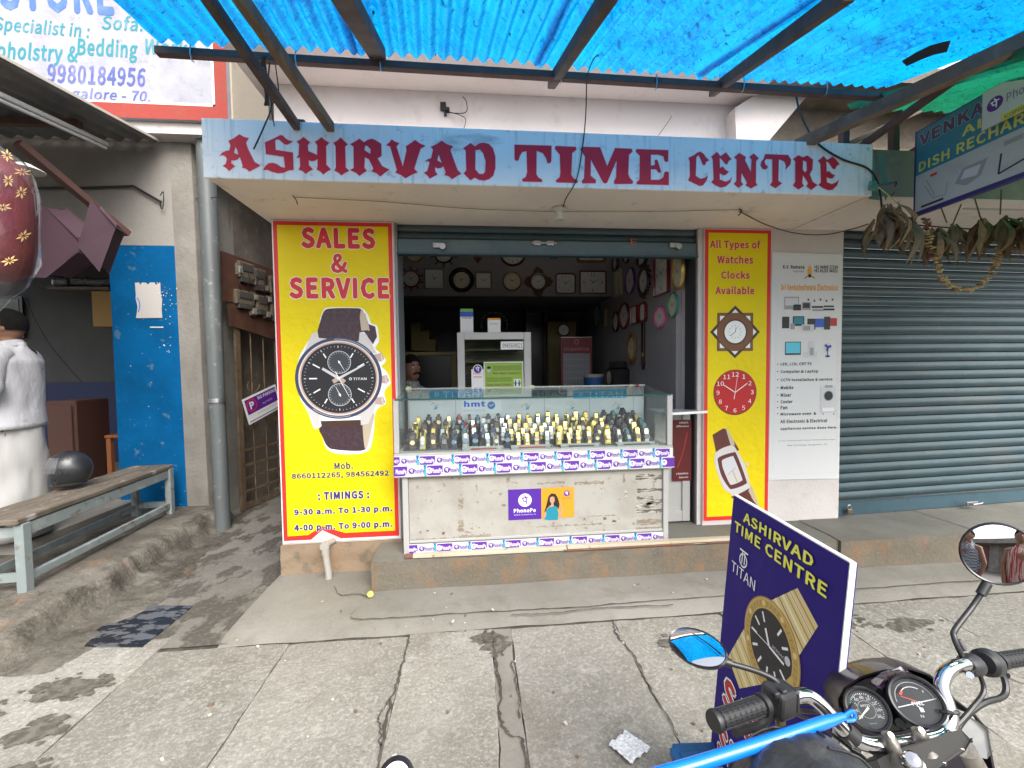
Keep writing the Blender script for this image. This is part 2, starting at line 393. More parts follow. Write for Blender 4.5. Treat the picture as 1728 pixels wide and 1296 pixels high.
M_dirt = pmat('dirt', (.05, .043, .034), .95, layers=((12, .45, .6, (.09, .08, .065), .8),), bump=((40, .006),))
M_step = pmat('step_stone', (.125, .108, .08), .8, layers=(
    (1.8, .42, .6, (.155, .134, .104), .8), (6, .48, .6, (.23, .12, .055), .5, (1, 1, .5)), (3.5, .56, .68, (.09, .08, .07), .7, (.7, 1, 1.4)), (60, .5, .68, (.22, .20, .165), .35)), bump=((30, .005), (9, .006)))
M_steptop = pmat('step_top', (.165, .158, .135), .75, layers=((2.2, .42, .6, (.11, .105, .09), .7), (30, .5, .7, (.2, .19, .17), .4)), bump=((30, .003),))
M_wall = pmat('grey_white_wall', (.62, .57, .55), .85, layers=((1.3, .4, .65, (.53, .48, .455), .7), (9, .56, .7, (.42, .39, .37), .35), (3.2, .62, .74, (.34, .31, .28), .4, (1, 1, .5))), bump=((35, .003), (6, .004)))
M_soffit = pmat('soffit_paint', (.80, .72, .66), .75, layers=((1.2, .42, .6, (.70, .62, .56), .7), (7, .6, .7, (.36, .32, .28), .4)), bump=((25, .003),))
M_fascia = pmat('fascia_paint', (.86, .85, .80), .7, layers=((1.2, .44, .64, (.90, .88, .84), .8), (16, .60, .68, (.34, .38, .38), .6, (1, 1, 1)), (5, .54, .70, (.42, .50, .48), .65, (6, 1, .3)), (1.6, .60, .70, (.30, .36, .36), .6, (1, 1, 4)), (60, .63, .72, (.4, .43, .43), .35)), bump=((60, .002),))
M_conc = pmat('bare_concrete', (.26, .24, .215), .85, layers=((2.5, .42, .62, (.16, .145, .125), .8), (11, .55, .7, (.34, .32, .29), .5)), bump=((30, .004),))
M_brown = pmat('unpainted_plaster', (.20, .165, .13), .9, layers=((2.2, .42, .62, (.11, .09, .07), .8), (9, .56, .66, (.28, .24, .2), .5)), bump=((20, .006),))
M_base = pmat('pillar_base', (.26, .18, .115), .85, layers=((4, .42, .6, (.24, .18, .12), .8), (9, .55, .66, (.13, .11, .08), .7)), bump=((22, .006),))
M_cream = pmat('cream_render', (.46, .40, .32), .9, layers=((1.2, .4, .62, (.38, .32, .25), .8, (1, 1, .4)), (6, .6, .72, (.26, .22, .17), .4)), bump=((30, .006),))
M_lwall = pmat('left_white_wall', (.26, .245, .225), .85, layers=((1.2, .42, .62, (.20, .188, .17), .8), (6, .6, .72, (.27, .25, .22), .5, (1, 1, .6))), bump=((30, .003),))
M_blue = pmat('blue_distemper', (.001, .10, .27), .9, spec=.1, layers=((1.6, .45, .6, (.001, .07, .19), .8), (7, .63, .67, (.10, .18, .24), .6), (38, .70, .73, (.5, .55, .6), .8)), bump=((25, .003),))
M_pier = pmat('pier_plaster', (.24, .225, .20), .9, layers=((2, .42, .6, (.17, .158, .14), .8), (7, .58, .68, (.17, .14, .11), .6, (1, 1, .4))), bump=((25, .008),))
M_dwood = pmat('dark_timber', (.055, .040, .034), .75, layers=((8, .42, .62, (.10, .075, .06), .8, (1, 1, 1)),), bump=((40, .002),))
M_wwood = pmat('weathered_timber', (.17, .125, .085), .8, layers=((4, .45, .6, (.10, .075, .05), .8, (5, 1, 1)), (6, .55, .68, (.3, .26, .2), .5, (6, 1, 1))), bump=((30, .003),))
M_iron = pmat('rusty_angle_iron', (.075, .043, .035), .7, layers=((9, .45, .6, (.12, .06, .04), .7),))

# ------------------------------------------------------------------ ground
gd = MB().box(-60, 60, -60, 60, -.30, -.012)
ground = struct('ground', gd, M_dirt)
def slab(x0, x1, y0, y1, m=M_slab, name='slab', z=0., th=.05, parent=ground, gap=.003, wob=.005, seed=0, top=None):
    pts = []
    def edge(a, b, k):
        for i in range(k):
            t = i/k; x = a[0]+(b[0]-a[0])*t; y = a[1]+(b[1]-a[1])*t
            pts.append((x+nz(x*9+seed, y*9, 1)*wob*1.5, y+nz(x*9, y*9+seed, 5)*wob*1.5, z))
    x0 += gap; x1 -= gap; y0 += gap; y1 -= gap; ky = max(2, int((y1-y0)/.06)); kx = max(2, int((x1-x0)/.06))
    edge((x0, y0), (x1, y0), kx); edge((x1, y0), (x1, y1), ky); edge((x1, y1), (x0, y1), kx); edge((x0, y1), (x0, y0), ky)
    n = len(pts); mb = MB(); mb.add(pts+[(p[0], p[1], z-th) for p in pts], [tuple(range(n))]+[(i, n+i, n+(i+1) % n, (i+1) % n) for i in range(n)])
    return mb.obj(name, m, parent)
xs = [-1.72, -1.03, -.383, .075]
k = 0
for row, (ya, yb) in enumerate(((.95, 2.33), (-.45, .95), (-1.9, -.45), (-3.4, -1.9))):
    ed = [-4.6, -3.7, -2.7] + [-1.72, -1.03, -.383, .075, .185, .79, 1.45, 2.07, 2.72, 3.35, 4.0, 4.8, 5.6] if row == 0 else \
         [-4.6 + .66*i + .1*((i*7) % 3) for i in range(16)]
    for i in range(len(ed)-1):
        if row == 0 and ed[i] < -1.8: continue
        y1 = yb - (.006*((i*5) % 3) if row == 0 else 0); k += 1
        if row == 0 and abs(ed[i]-.075) < .01: slab(ed[i], ed[i+1], ya+.0, y1, M_cement, z=-.004, seed=k); continue
        slab(ed[i], ed[i+1], ya, y1, M_slabs[(i*5+row*3) % 4], z=-.002+.002*((i*3) % 4), seed=k, gap=.0015 if i % 3 else .004)
slab(-4.6, -1.72, .95, 2.45, M_slabs[2], 'cement_patch', z=-.002, seed=77)
slab(-4.6, -1.72, -.45, .95, M_wet, 'cement_patch', z=.002, seed=78)
road = MB().box(-40, 40, -40, -3.42, -.011, -.004)
struct('road', road, pmat('asphalt', (.16, .15, .135), .85, layers=((40, .5, .7, (.2, .19, .175), .6),), bump=((60, .004),)))
# apron and alley floor
ap = MB()
def apf(u, v):
    x = -1.42+u*7.2; y = 2.345+v*.80; z = .022 + .006*nz(x, y, 0, 3) - (.03 if v == 0 else 0); return Vector((x, y+nz(x*4, y, 3)*.008*(v == 0), z))
ap.grid(apf, 120, 8); apron = struct('pavement_apron', ap, M_cement, smooth=True)
for pts in ([(-.74, 2.80), (-.73, 2.60), (-.75, 2.47), (-.5, 2.455), (0, 2.45), (.6, 2.44), (1.3, 2.45), (2.2, 2.44)],
            [(-.98, 2.86), (-.9, 2.75), (-.78, 2.745), (-.72, 2.70)], [(.2, 2.40), (.45, 2.395), (.75, 2.41), (1.2, 2.395)], [(2.2, 2.43), (3.2, 2.44), (4.6, 2.43)]):
    q = pline([(a+R_.uniform(-.01, .01), b+R_.uniform(-.006, .006), .0) for a, b in pts], 12); mb = MB(); vs = []
    for i, p in enumerate(q):
        wd = .003+.004*abs(nz(i*.35, 3, 1)); vs += [(p.x+nz(i*.5, 1)*.008, p.y-wd+nz(i*.4, 2)*.01, .0315), (p.x+nz(i*.5, 1)*.008, p.y+wd+nz(i*.4, 2)*.01, .0315)]
    mb.add(vs, [(2*i, 2*i+1, 2*i+3, 2*i+2) for i in range(len(q)-1)]); mb.obj('crack', M_dirt, apron)
def gcrack(pts, wd=.006, z=.0062):
    q = pline([(a, b, 0) for a, b in pts], 10); vs = []
    for i, p in enumerate(q):
        w_ = wd*(.35+1.3*abs(nz(i*.45, 7, pts[0][0]*5))); dx = nz(i*.6, pts[0][0]*9)*.012; vs += [(p.x-w_+dx, p.y, z), (p.x+w_+dx, p.y+.002, z)]
    MB().add(vs, [(2*i, 2*i+1, 2*i+3, 2*i+2) for i in range(len(q)-1)]).obj('crack', M_dirt, ground)
gcrack([(-.383, 2.32), (-.385, 2.1), (-.39, 1.95), (-.40, 1.8), (-.385, 1.6), (-.39, 1.4)], .009)
gcrack([(-.405, 1.86), (-.43, 1.78), (-.41, 1.7), (-.395, 1.62)], .005)
gcrack([(.08, 2.30), (.085, 2.1), (.095, 1.9), (.09, 1.7), (.13, 1.62), (.17, 1.6), (.178, 1.45)], .008)
gcrack([(.05, 2.32), (.02, 2.24), (.07, 2.2), (.12, 2.26)], .014)
gcrack([(.79, 2.33), (.77, 2.2), (.80, 2.0), (.79, 1.8), (.8, 1.55)], .006)
gcrack([(1.45, 2.32), (1.46, 2.0), (1.44, 1.7)], .006)
gcrack([(.16, 2.05), (.18, 1.9), (.175, 1.7)], .004)
fl = MB()
def alf(u, v):
    x = -2.9+u*1.52; y = 2.36+v*6.4; z = -.004+max(0, y-3.2)*.02 + .004*nz(x, y, 0, 4); return Vector((x, y, z))
fl.grid(alf, 24, 60); struct('alley_floor', fl, M_wet, smooth=True)
# dark wet drain slab in the alley mouth
q = [onZ(*p, .0) for p in ((118, 1092), (228, 1023), (326, 1023), (240, 1092))]
dr = MB().prism([(p.x, p.y, .005) for p in q], (0, 0, -.02)); drain = dr.obj('drain_cover', pmat('wet_drain', (.018, .02, .025), .25, layers=((9, .49, .54, (.12, .125, .135), .8, (1, 2.2, 1)),), bump=((30, .003),)))
tag(drain, 'black wet drain slab patched with grey at the mouth of the alley', 'drain cover')
# rough plinth that carries the bench
pl = MB()
def plf(u, v):
    y = 2.15+u*2.2; k = min(1, max(0, (y-2.2)/.42))**.6; t = v
    xb = -2.06-.06*(y-2.4)+.05*nz(y*2, 4); xt = -2.66+.03*nz(y*3, 9)
    if t < .62: s_ = t/.62; x = xb+(xt-xb)*s_; e_ = max(0, min(1, (s_-.50-.12*nz(y*2.2, 3, 8))/.20)); z = k*(.05*s_+.125*e_*e_*(3-2*e_)+.005)+(.045*nz(x*4, y*4, 2)+.022*abs(nz(x*14, y*14, 4)))*math.sin(math.pi*s_)*k - .008*(1-s_)
    else: s_ = (t-.62)/.38; x = xt+(-4.9-xt)*s_; z = .18*k+.006*nz(x*4, y*4, 7)
    return Vector((x, y, z))
pl.grid(plf, 90, 46); struct('stone_plinth', pl, M_rock, smooth=60)
struct('left_shop_floor', MB().box(-6.5, -3.28, 3.3, 8, -.1, .262).box(-3.28, -2.9, 4.32, 8, -.1, .262), M_cement)

# dark mossy stains trodden into the paving
M_stain = pmat('moss_stain', (.07, .062, .048), .9, layers=((24, .42, .6, (.15, .14, .115), .85),), bump=((60, .004),))
def stain(cx, cy, rx, ry, n, seed, z=.0045):
    rr_ = random.Random(seed); mb = MB()
    for i in range(n):
        a = rr_.uniform(0, 6.28); q = rr_.uniform(0, 1)**.7; x = cx+math.cos(a)*rx*q; y = cy+math.sin(a)*ry*q; s = rr_.uniform(.006, .045)*(1.25-q); k = 11; z += .00002
        mb.add([(x+math.cos(2*math.pi*j/k)*s*rr_.uniform(.5, 1.5)*1.5, y+math.sin(2*math.pi*j/k)*s*rr_.uniform(.5, 1.3), z) for j in range(k)], [tuple(range(k))])
    tag(mb.obj('stain', M_stain, ground), kind='stuff')
for a in ((1.95, 2.18, .33, .10, 70, 1), (1.80, 2.0, .12, .14, 40, 2), (2.45, 2.1, .25, .06, 40, 3), (.05, 2.24, .10, .035, 30, 4), (.10, 2.16, .04, .07, 16, 5), (1.02, 2.1, .03, .07, 12, 6), (-1.95, 2.1, .22, .10, 60, 7), (-2.3, 1.95, .25, .12, 60, 8), (-1.85, 1.85, .12, .1, 40, 9), (-2.9, 1.75, .4, .12, 60, 10), (-1.7, 1.65, .10, .06, 26, 11)): stain(*a)

# step and ledges
stp = thing('front_step', 'worn stone front step running below the glass watch counter', 'step', (.6, 2.77, 0))
def slabbox(mb, x0, x1, y0, y1, z0, z1, sx=30, m=0):
    def top(u, v): x = x0+u*(x1-x0); y = y0+v*(y1-y0); return Vector((x, y-(.006*nz(x*6, z1, 2) if v == 0 else 0), z1+.003*nz(x*5, y*5)-(.006 if v == 0 else 0)))
    def front(u, v): x = x0+u*(x1-x0); z = z0+v*(z1-z0); return Vector((x, y0-.006*nz(x*6, z*9, 2)+(0 if v < 1 else .0), z+(.003*nz(x*5, y0*5)-.006 if v == 1 else 0)))
    mb.grid(top, sx, 8, 1); mb.grid(front, sx, 8, 0); mb.add([(x0, y0, z0), (x0, y1, z0), (x0, y1, z1-.003), (x0, y0, z1-.006)], [(0, 3, 2, 1)], 0); mb.add([(x1, y0, z0), (x1, y1, z0), (x1, y1, z1-.003), (x1, y0, z1-.006)], [(0, 1, 2, 3)], 0)
mb = MB(); slabbox(mb, -.70, 2.33, 2.775, 3.32, 0, .225, 60); mb.obj('step_block', [M_step, M_steptop], stp, smooth=30)
led = thing('stone_ledge', 'low stone ledge under the closed ribbed shutter', 'ledge', (3.8, 2.7, 0))
mb = MB(); slabbox(mb, 2.60, 3.72, 2.70, 3.5, 0, .232, 24); mb.obj('ledge_block', [M_step, M_steptop], led, smooth=30)
mb = MB(); slabbox(mb, 3.724, 5.6, 2.705, 3.5, 0, .234, 24); mb.obj('ledge_block', [M_step, M_steptop], led, smooth=30)
mb = MB(); slabbox(mb, 2.335, 2.597, 2.72, 3.5, 0, .228, 8); mb.obj('ledge_block', [M_step, M_steptop], led, smooth=30)

# ------------------------------------------------------------------ the watch shop
shop = thing('watch_shop', 'small watch shop with white canopy and red blackletter name, yellow posters on its pillars', 'shop', (.5, 3.1, 0))
def W(name, mb, mats, parent=shop, **k): return mb.obj(name, mats, parent, **k)
W('pillar', MB().box(-1.40, -.56, 3.1, 3.36, .20, 2.56), M_wall); W('pillar', MB().box(1.785, 2.955, 3.1, 3.5, .225, 2.56), M_wall)
def pb(u, v):
    x = -1.41+u*.86; z = v*.235; return Vector((x, 3.075-.012*nz(x*5, z*8, 3), z))
bb = MB().grid(pb, 30, 8); bb.box(-1.41, -.55, 3.09, 3.36, 0, .236); W('pillar_base', bb, M_base, smooth=30)
W('canopy', MB().box(-1.45, 2.52, 2.462, 3.36, 2.562, 2.868), M_soffit, bevel=.006)
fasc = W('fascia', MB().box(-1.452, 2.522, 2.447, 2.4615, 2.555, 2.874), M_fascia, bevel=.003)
W('upper_wall', MB().box(-1.36, 2.15, 3.1, 3.3, 2.868, 3.49), M_wall)
W('balcony_slab', MB().box(-1.5, 2.12, 2.74, 3.3, 3.492, 3.62), M_wall); W('upper_storey', MB().box(-1.5, 5.4, 3.12, 3.3, 3.622, 6.6), M_wall)
q = [onY(*p, 3.0) for p in ((1240, 180), (1372, 150), (1299, 236), (1244, 236))]
W('bracket', MB().prism([onY(1240, 182, 2.98), onY(1290, 150, 2.98), onY(1372, 150, 2.98), onY(1297, 238, 2.98), onY(1243, 238, 2.98)], (0, .3, 0)), M_wall)
ext = thing('plaster_wall', 'bare brown plaster wall and concrete lintel above the neighbouring shutter', 'wall', (3.8, 3.3, 2.6))
MB().box(2.155, 5.6, 3.12, 3.3, 2.872, 3.60).obj('wall', M_brown, ext); MB().box(2.125, 5.6, 2.78, 3.118, 3.50, 3.61).obj('slab_soffit', M_brown, ext)
MB().box(2.155, 5.6, 3.03, 3.118, 3.12, 3.17).obj('ledge', M_brown, ext)
MB().box(2.524, 5.6, 2.475, 3.36, 2.566, 2.86).obj('lintel', [M_conc], ext, bevel=.004); MB().box(2.5235, 5.6, 2.476, 3.1, 2.560, 2.566).obj('soffit', M_soffit, ext)

# inside: walls, ceiling, floor
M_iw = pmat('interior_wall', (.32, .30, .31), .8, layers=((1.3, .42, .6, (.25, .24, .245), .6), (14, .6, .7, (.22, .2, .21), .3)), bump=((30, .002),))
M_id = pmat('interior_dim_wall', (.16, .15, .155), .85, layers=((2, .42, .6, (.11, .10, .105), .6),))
W('side_wall', MB().box(1.70, 1.784, 3.37, 6.4, .24, 2.9), M_iw); W('side_wall', MB().box(-1.40, -1.31, 3.37, 6.4, .24, 2.9), M_iw)
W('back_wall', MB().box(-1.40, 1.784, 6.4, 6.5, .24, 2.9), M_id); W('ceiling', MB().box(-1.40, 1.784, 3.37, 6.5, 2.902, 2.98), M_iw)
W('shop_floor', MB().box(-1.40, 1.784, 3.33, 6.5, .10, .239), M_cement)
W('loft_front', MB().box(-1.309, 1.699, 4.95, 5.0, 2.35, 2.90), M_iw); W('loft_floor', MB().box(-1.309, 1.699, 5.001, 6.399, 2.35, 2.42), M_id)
W('jamb', MB().box(1.752, 1.786, 3.12, 3.37, .226, 2.558), M_wall); W('jamb', MB().box(-.562, -.545, 3.12, 3.37, .226, 2.558), C('channel_grey', (.26, .28, .29), .5, .3))
W('jamb', MB().box(1.741, 1.751, 3.14, 3.30, .226, 2.558), C('jamb_dark', (.05, .05, .055), .5))

# ------------------------------------------------------------------ the painted name
M_red = pmat('crimson_sign_paint', (.66, .012, .028), .6, layers=((4, .5, .68, (.54, .03, .045), .6, (3, 1, 1)),))
M_pk = C('pale_pink_outline', (.80, .66, .68), .7)
LET = []
def Zp(ox, oy, sc, pts): return [(ox+x/sc, oy+y/sc) for x, y in pts]
z1 = (350, 200, 6.4); z2 = (600, 215, 6.646); z3 = (850, 230, 5.76); z4 = (1140, 240, 5.082)
A1 = [(345, 172), (395, 200), (447, 213), (418, 265), (440, 330), (475, 400), (510, 470), (575, 508), (520, 540), (455, 575), (420, 545), (375, 530), (382, 510), (365, 455), (350, 418), (325, 445), (290, 455), (262, 452), (258, 482), (300, 516), (270, 540), (237, 568), (205, 535), (168, 513), (200, 490), (212, 435), (190, 405), (160, 395), (130, 408), (160, 370), (205, 350), (238, 345), (250, 290), (228, 242), (290, 212)]
A1h = [(305, 308), (288, 370), (310, 385), (336, 388), (322, 340)]
S1 = [(790, 180), (815, 185), (850, 220), (885, 240), (925, 245), (900, 265), (865, 284), (835, 280), (805, 255), (780, 232), (752, 225), (732, 240), (738, 340), (925, 368), (932, 556), (880, 562), (820, 588), (760, 592), (700, 578), (650, 556), (598, 558), (625, 515), (660, 485), (705, 480), (750, 492), (800, 525), (838, 532), (825, 415), (632, 385), (622, 258), (700, 225)]
H1 = [(1040, 200), (1068, 225), (1110, 256), (1085, 290), (1090, 352), (1130, 370), (1185, 395), (1188, 290), (1162, 252), (1200, 230), (1232, 203), (1270, 235), (1318, 262), (1282, 300), (1285, 500), (1335, 550), (1290, 575), (1252, 606), (1222, 575), (1180, 552), (1190, 520), (1190, 440), (1160, 458), (1125, 462), (1095, 452), (1098, 508), (1142, 548), (1100, 572), (1062, 600), (1030, 570), (985, 552), (1002, 520), (1000, 425), (962, 425), (985, 395), (992, 280), (965, 250), (1005, 228)]
I1 = [(1440, 206), (1475, 240), (1517, 280), (1488, 305), (1495, 530), (1532, 566), (1485, 590), (1447, 616), (1415, 585), (1372, 562), (1388, 530), (1385, 300), (1360, 264), (1405, 240)]
R2 = [(-60, 190), (-15, 165), (45, 128), (95, 168), (140, 140), (185, 128), (225, 145), (290, 185), (292, 320), (248, 350), (300, 435), (382, 476), (330, 510), (278, 552), (235, 515), (182, 495), (200, 460), (150, 358), (105, 335), (100, 455), (128, 488), (85, 515), (45, 545), (5, 510), (-60, 480), (-20, 455), (-22, 215)]
R2h = [(110, 202), (98, 255), (165, 298), (170, 245), (135, 212)]
V2 = [(405, 136), (440, 160), (490, 178), (460, 215), (530, 440), (572, 260), (565, 212), (615, 180), (670, 142), (720, 180), (785, 208), (730, 240), (700, 330), (658, 465), (697, 505), (625, 535), (560, 572), (510, 535), (447, 508), (465, 480), (388, 215), (342, 200), (380, 170)]
A2 = [(965, 150), (1030, 190), (1097, 212), (1065, 255), (1100, 360), (1145, 480), (1188, 520), (1140, 545), (1085, 582), (1045, 550), (998, 535), (1010, 505), (985, 435), (960, 455), (925, 460), (890, 450), (895, 495), (920, 530), (880, 550), (833, 575), (805, 540), (765, 510), (805, 490), (830, 400), (820, 380), (775, 385), (810, 358), (848, 345), (870, 250), (843, 220), (905, 190)]
A2h = [(932, 305), (917, 370), (967, 400)]
D2 = [(1290, 175), (1340, 212), (1380, 182), (1430, 170), (1495, 185), (1540, 235), (1568, 330), (1568, 460), (1545, 540), (1500, 580), (1440, 598), (1385, 590), (1338, 565), (1287, 594), (1250, 555), (1213, 518), (1242, 480), (1235, 260), (1205, 235), (1250, 205)]
D2h = [(1345, 258), (1342, 470), (1385, 522), (1430, 525), (1452, 500), (1458, 380), (1430, 290), (1395, 250)]
T3 = [(104, 82), (465, 92), (462, 245), (450, 262), (425, 262), (412, 215), (380, 165), (320, 142), (318, 370), (335, 400), (375, 425), (370, 446), (185, 441), (178, 420), (215, 395), (228, 350), (222, 145), (180, 155), (155, 195), (145, 230), (125, 240), (106, 228)]
I3 = [(510, 95), (700, 103), (708, 130), (665, 165), (658, 375), (675, 405), (722, 435), (712, 455), (515, 450), (505, 430), (542, 400), (550, 360), (545, 180), (498, 125), (500, 103)]
M3 = [(760, 103), (938, 108), (1005, 290), (1082, 115), (1245, 122), (1252, 150), (1218, 180), (1210, 370), (1225, 405), (1258, 440), (1250, 463), (1075, 465), (1070, 440), (1092, 400), (1096, 238), (1005, 450), (985, 460), (965, 450), (848, 230), (845, 385), (895, 425), (895, 456), (765, 458), (755, 440), (780, 410), (790, 200), (745, 130)]
E3 = [(1290, 125), (1600, 135), (1598, 245), (1580, 250), (1562, 240), (1550, 195), (1500, 180), (1430, 180), (1430, 285), (1465, 282), (1470, 260), (1465, 240), (1480, 226), (1495, 235), (1530, 345), (1520, 358), (1500, 350), (1480, 322), (1430, 322), (1430, 425), (1510, 425), (1550, 400), (1562, 350), (1580, 342), (1605, 350), (1604, 475), (1295, 468), (1290, 450), (1318, 420), (1322, 190), (1282, 150)]
C4 = [(212, 82), (240, 100), (260, 130), (288, 155), (262, 170), (252, 197), (232, 195), (215, 150), (195, 112), (178, 130), (172, 290), (215, 315), (250, 305), (278, 285), (265, 330), (235, 370), (205, 376), (160, 355), (107, 328), (122, 290), (120, 165), (110, 135), (160, 110), (185, 90)]
E4 = [(353, 83), (385, 120), (432, 87), (460, 125), (480, 145), (455, 162), (442, 190), (425, 188), (400, 155), (378, 135), (380, 220), (405, 210), (430, 240), (457, 252), (430, 280), (408, 285), (378, 268), (378, 320), (430, 340), (462, 325), (483, 295), (470, 345), (430, 380), (385, 390), (340, 370), (305, 345), (325, 320), (318, 150), (305, 125)]
N4 = [(545, 92), (602, 127), (595, 155), (645, 255), (650, 150), (632, 125), (670, 97), (712, 137), (690, 165), (688, 350), (702, 367), (645, 397), (598, 370), (612, 350), (565, 265), (562, 340), (580, 362), (538, 393), (498, 358), (520, 335), (522, 150), (500, 130)]
T4 = [(768, 102), (965, 110), (990, 150), (985, 190), (940, 238), (945, 200), (930, 165), (885, 148), (880, 330), (912, 353), (855, 396), (808, 368), (828, 340), (828, 148), (775, 145), (762, 165), (770, 190), (793, 212), (775, 235), (745, 230), (727, 200), (735, 165), (752, 148)]
R4 = [(1052, 112), (1090, 130), (1130, 115), (1178, 150), (1172, 235), (1150, 275), (1175, 340), (1217, 367), (1162, 410), (1120, 380), (1135, 350), (1092, 285), (1085, 350), (1100, 375), (1052, 406), (1005, 372), (1025, 340), (1025, 165), (1005, 145)]
R4h = [(1092, 155), (1090, 235), (1110, 262), (1125, 240), (1122, 170)]
E5 = [(1268, 120), (1300, 152), (1345, 125), (1375, 150), (1405, 188), (1380, 205), (1368, 232), (1345, 228), (1315, 180), (1292, 165), (1295, 255), (1315, 248), (1340, 272), (1368, 285), (1345, 310), (1320, 312), (1295, 300), (1297, 345), (1340, 360), (1375, 345), (1400, 320), (1385, 370), (1345, 408), (1310, 412), (1265, 395), (1225, 368), (1245, 345), (1240, 185), (1220, 160)]
for z, a, h in ((z1, A1, [A1h]), (z1, S1, []), (z1, H1, []), (z1, I1, []), (z2, R2, [R2h]), (z2, V2, []), (z2, A2, [A2h]), (z2, D2, [D2h]), (z3, T3, []), (z3, I3, []), (z3, M3, []), (z3, E3, []), (z4, C4, []), (z4, E4, []), (z4, N4, []), (z4, T4, []), (z4, R4, [R4h]), (z4, E5, [])):
    tp = Print((0, 2.447, 2.5), (1, 0, 0), (0, 0, 1)); o = tp.pxs(Zp(*z, a)); hh = [tp.pxs(Zp(*z, q)) for q in h]
    tp.poly(o, M_red, 2, hh); tp.poly(grow(o, .0035), M_pk, 1, [grow(q, -.0035) for q in hh]); tp.obj('letter', fasc)
# ------------------------------------------------------------------ print colours
K_white = C('print_white', (.80, .79, .77)); K_black = C('print_black', (.018, .017, .02)); K_red = C('print_red', (.66, .025, .02)); K_textred = C('print_text_red', (.62, .02, .03))
K_yel = pmat('print_yellow', (.80, .63, .002), .5, spec=.3, layers=((2.2, .4, .65, (.75, .58, .002), .7),), bump=((16, .003), (3.2, .022))); K_navy = C('print_navy', (.035, .025, .15)); K_purple = C('print_purple', (.115, .02, .30)); K_brown = pmat('print_brown_leather', (.045, .022, .03), .5, layers=((40, .45, .65, (.075, .04, .05), .8),))
K_tan = C('print_tan', (.52, .42, .31)); K_silver = C('print_silver', (.62, .58, .55)); K_rose = C('print_rose', (.52, .36, .30)); K_dial = pmat('print_dial', (.016, .015, .019), .5); K_bluering = C('print_blue_bezel', (.035, .055, .12)); K_grey = C('print_grey', (.32, .32, .33)); K_lg = C('print_light_grey', (.6, .6, .62))
K_cyan = C('print_cyan', (.03, .36, .62)); K_green = C('print_green', (.17, .5, .10)); K_orange = C('print_orange', (.85, .36, .03)); K_gold = C('print_gold', (.62, .42, .12)); K_dgold = C('print_dark_gold', (.36, .22, .06)); K_wood = C('print_wood', (.19, .075, .03)); K_dkwood = C('print_dark_wood', (.06, .025, .015)); K_lime = C('print_lime', (.32, .50, .06))
K_leather = C('print_maroon_leather', (.11, .025, .022)); K_bluep = C('print_blue', (.02, .10, .55)); K_skin = C('print_skin', (.50, .27, .18)); K_teal = C('print_teal', (.01, .22, .30)); K_clock = C('print_clock_red', (.48, .008, .012)); K_pale = C('print_pale', (.88, .88, .86)); K_hair = C('print_hair', (.02, .012, .01))

K_pk = M_pk
# ------------------------------------------------------------------ left yellow poster
bl = thing('poster', 'tall yellow poster with large wristwatch reading SALES & SERVICE on the left pillar', 'poster', (-.98, 3.09, .25))
YB = 3.092
c4 = [onY(*p, YB) for p in ((467.5, 374), (669, 378), (665, 914), (484, 922))]
x0, x1, z0, z1_ = -1.398, -.568, .247, 2.552
MB().box(x0, x1, YB, YB+.006, z0, z1_).obj('board', C('poster_white', (.75, .73, .72)), bl, world=True)
P = Print((x0, YB, z0), (1, 0, 0), (0, 0, 1)); Wd = x1-x0; Hd = z1_-z0
nx, ny = P.px(549, 903)
P.rect(.008, .018, Wd-.004, Hd-.004, K_red, 1)
P.poly([(.036, .052), (nx-.12, .055), (nx-.02, .115), (nx+.14, .058), (Wd-.032, .058), (Wd-.032, Hd-.032), (.036, Hd-.032)], K_yel, 2)
T = lambda s, a, b, m, **k: P.ptext(s, a, b, m, 6, **k)
T('SALES', (509, 419.5), (633, 385), K_textred, bold=.060, out=K_white, ow=.026)
T('&', (559, 461), (586, 428), K_textred, bold=.035, out=K_white, ow=.028)
T('SERVICE', (489, 504.5), (657, 468.5), K_textred, bold=.058, out=K_white, ow=.028)
T('Mob.', (564.7, 792), (595.6, 779), K_black, bold=.035, out=K_white, ow=.02)
T('8660112265, 984562492', (493, 810), (656, 793.5), K_black, bold=.035, out=K_white, ow=.02)
T(': TIMINGS :', (537, 844), (623, 827), K_navy, bold=.06, out=K_white, ow=.03)
T('9-30 a.m. To 1-30 p.m.', (497, 872), (662, 852.5), K_navy, bold=.06, out=K_white, ow=.03)
T('4-00 p.m. To 9-00 p.m.', (497, 899), (662, 878), K_navy, bold=.06, out=K_white, ow=.03)
q5 = lambda *pts: [(500+x/4.9875, 510+y/4.9875) for x, y in pts]
P.poly([(nx-.10, .019), (nx-.02, .085), (nx+.11, .019)], K_white, 3); k5 = .000862
def c5(x, y): return P.px(*q5((x, y))[0])
# white halo, strap, lugs
P.spoly(q5((235, 60), (300, 45), (480, 45), (560, 55), (610, 120), (630, 175), (680, 200), (690, 250), (695, 330), (665, 385), (700, 420), (755, 490), (720, 540), (765, 590), (795, 680), (760, 720), (740, 770), (755, 850), (690, 890), (660, 960), (655, 1060), (610, 1245), (450, 1280), (300, 1262), (240, 1200), (205, 1065), (150, 1060), (100, 930), (30, 800), (0, 640), (20, 480), (100, 330), (180, 245), (200, 150)), K_pale, 3)
P.spoly(q5((235, 75), (300, 52), (480, 50), (545, 58), (575, 100), (610, 190), (600, 250), (545, 255), (530, 330), (190, 300), (180, 250), (200, 170)), K_brown, 4)
P.ppoly(q5((545, 60), (585, 105), (620, 235), (548, 240), (535, 130)), K_tan, 4.5)
P.ppoly(q5((610, 185), (665, 205), (680, 290), (645, 355), (600, 290), (570, 245), (618, 238)), K_brown, 4.6)
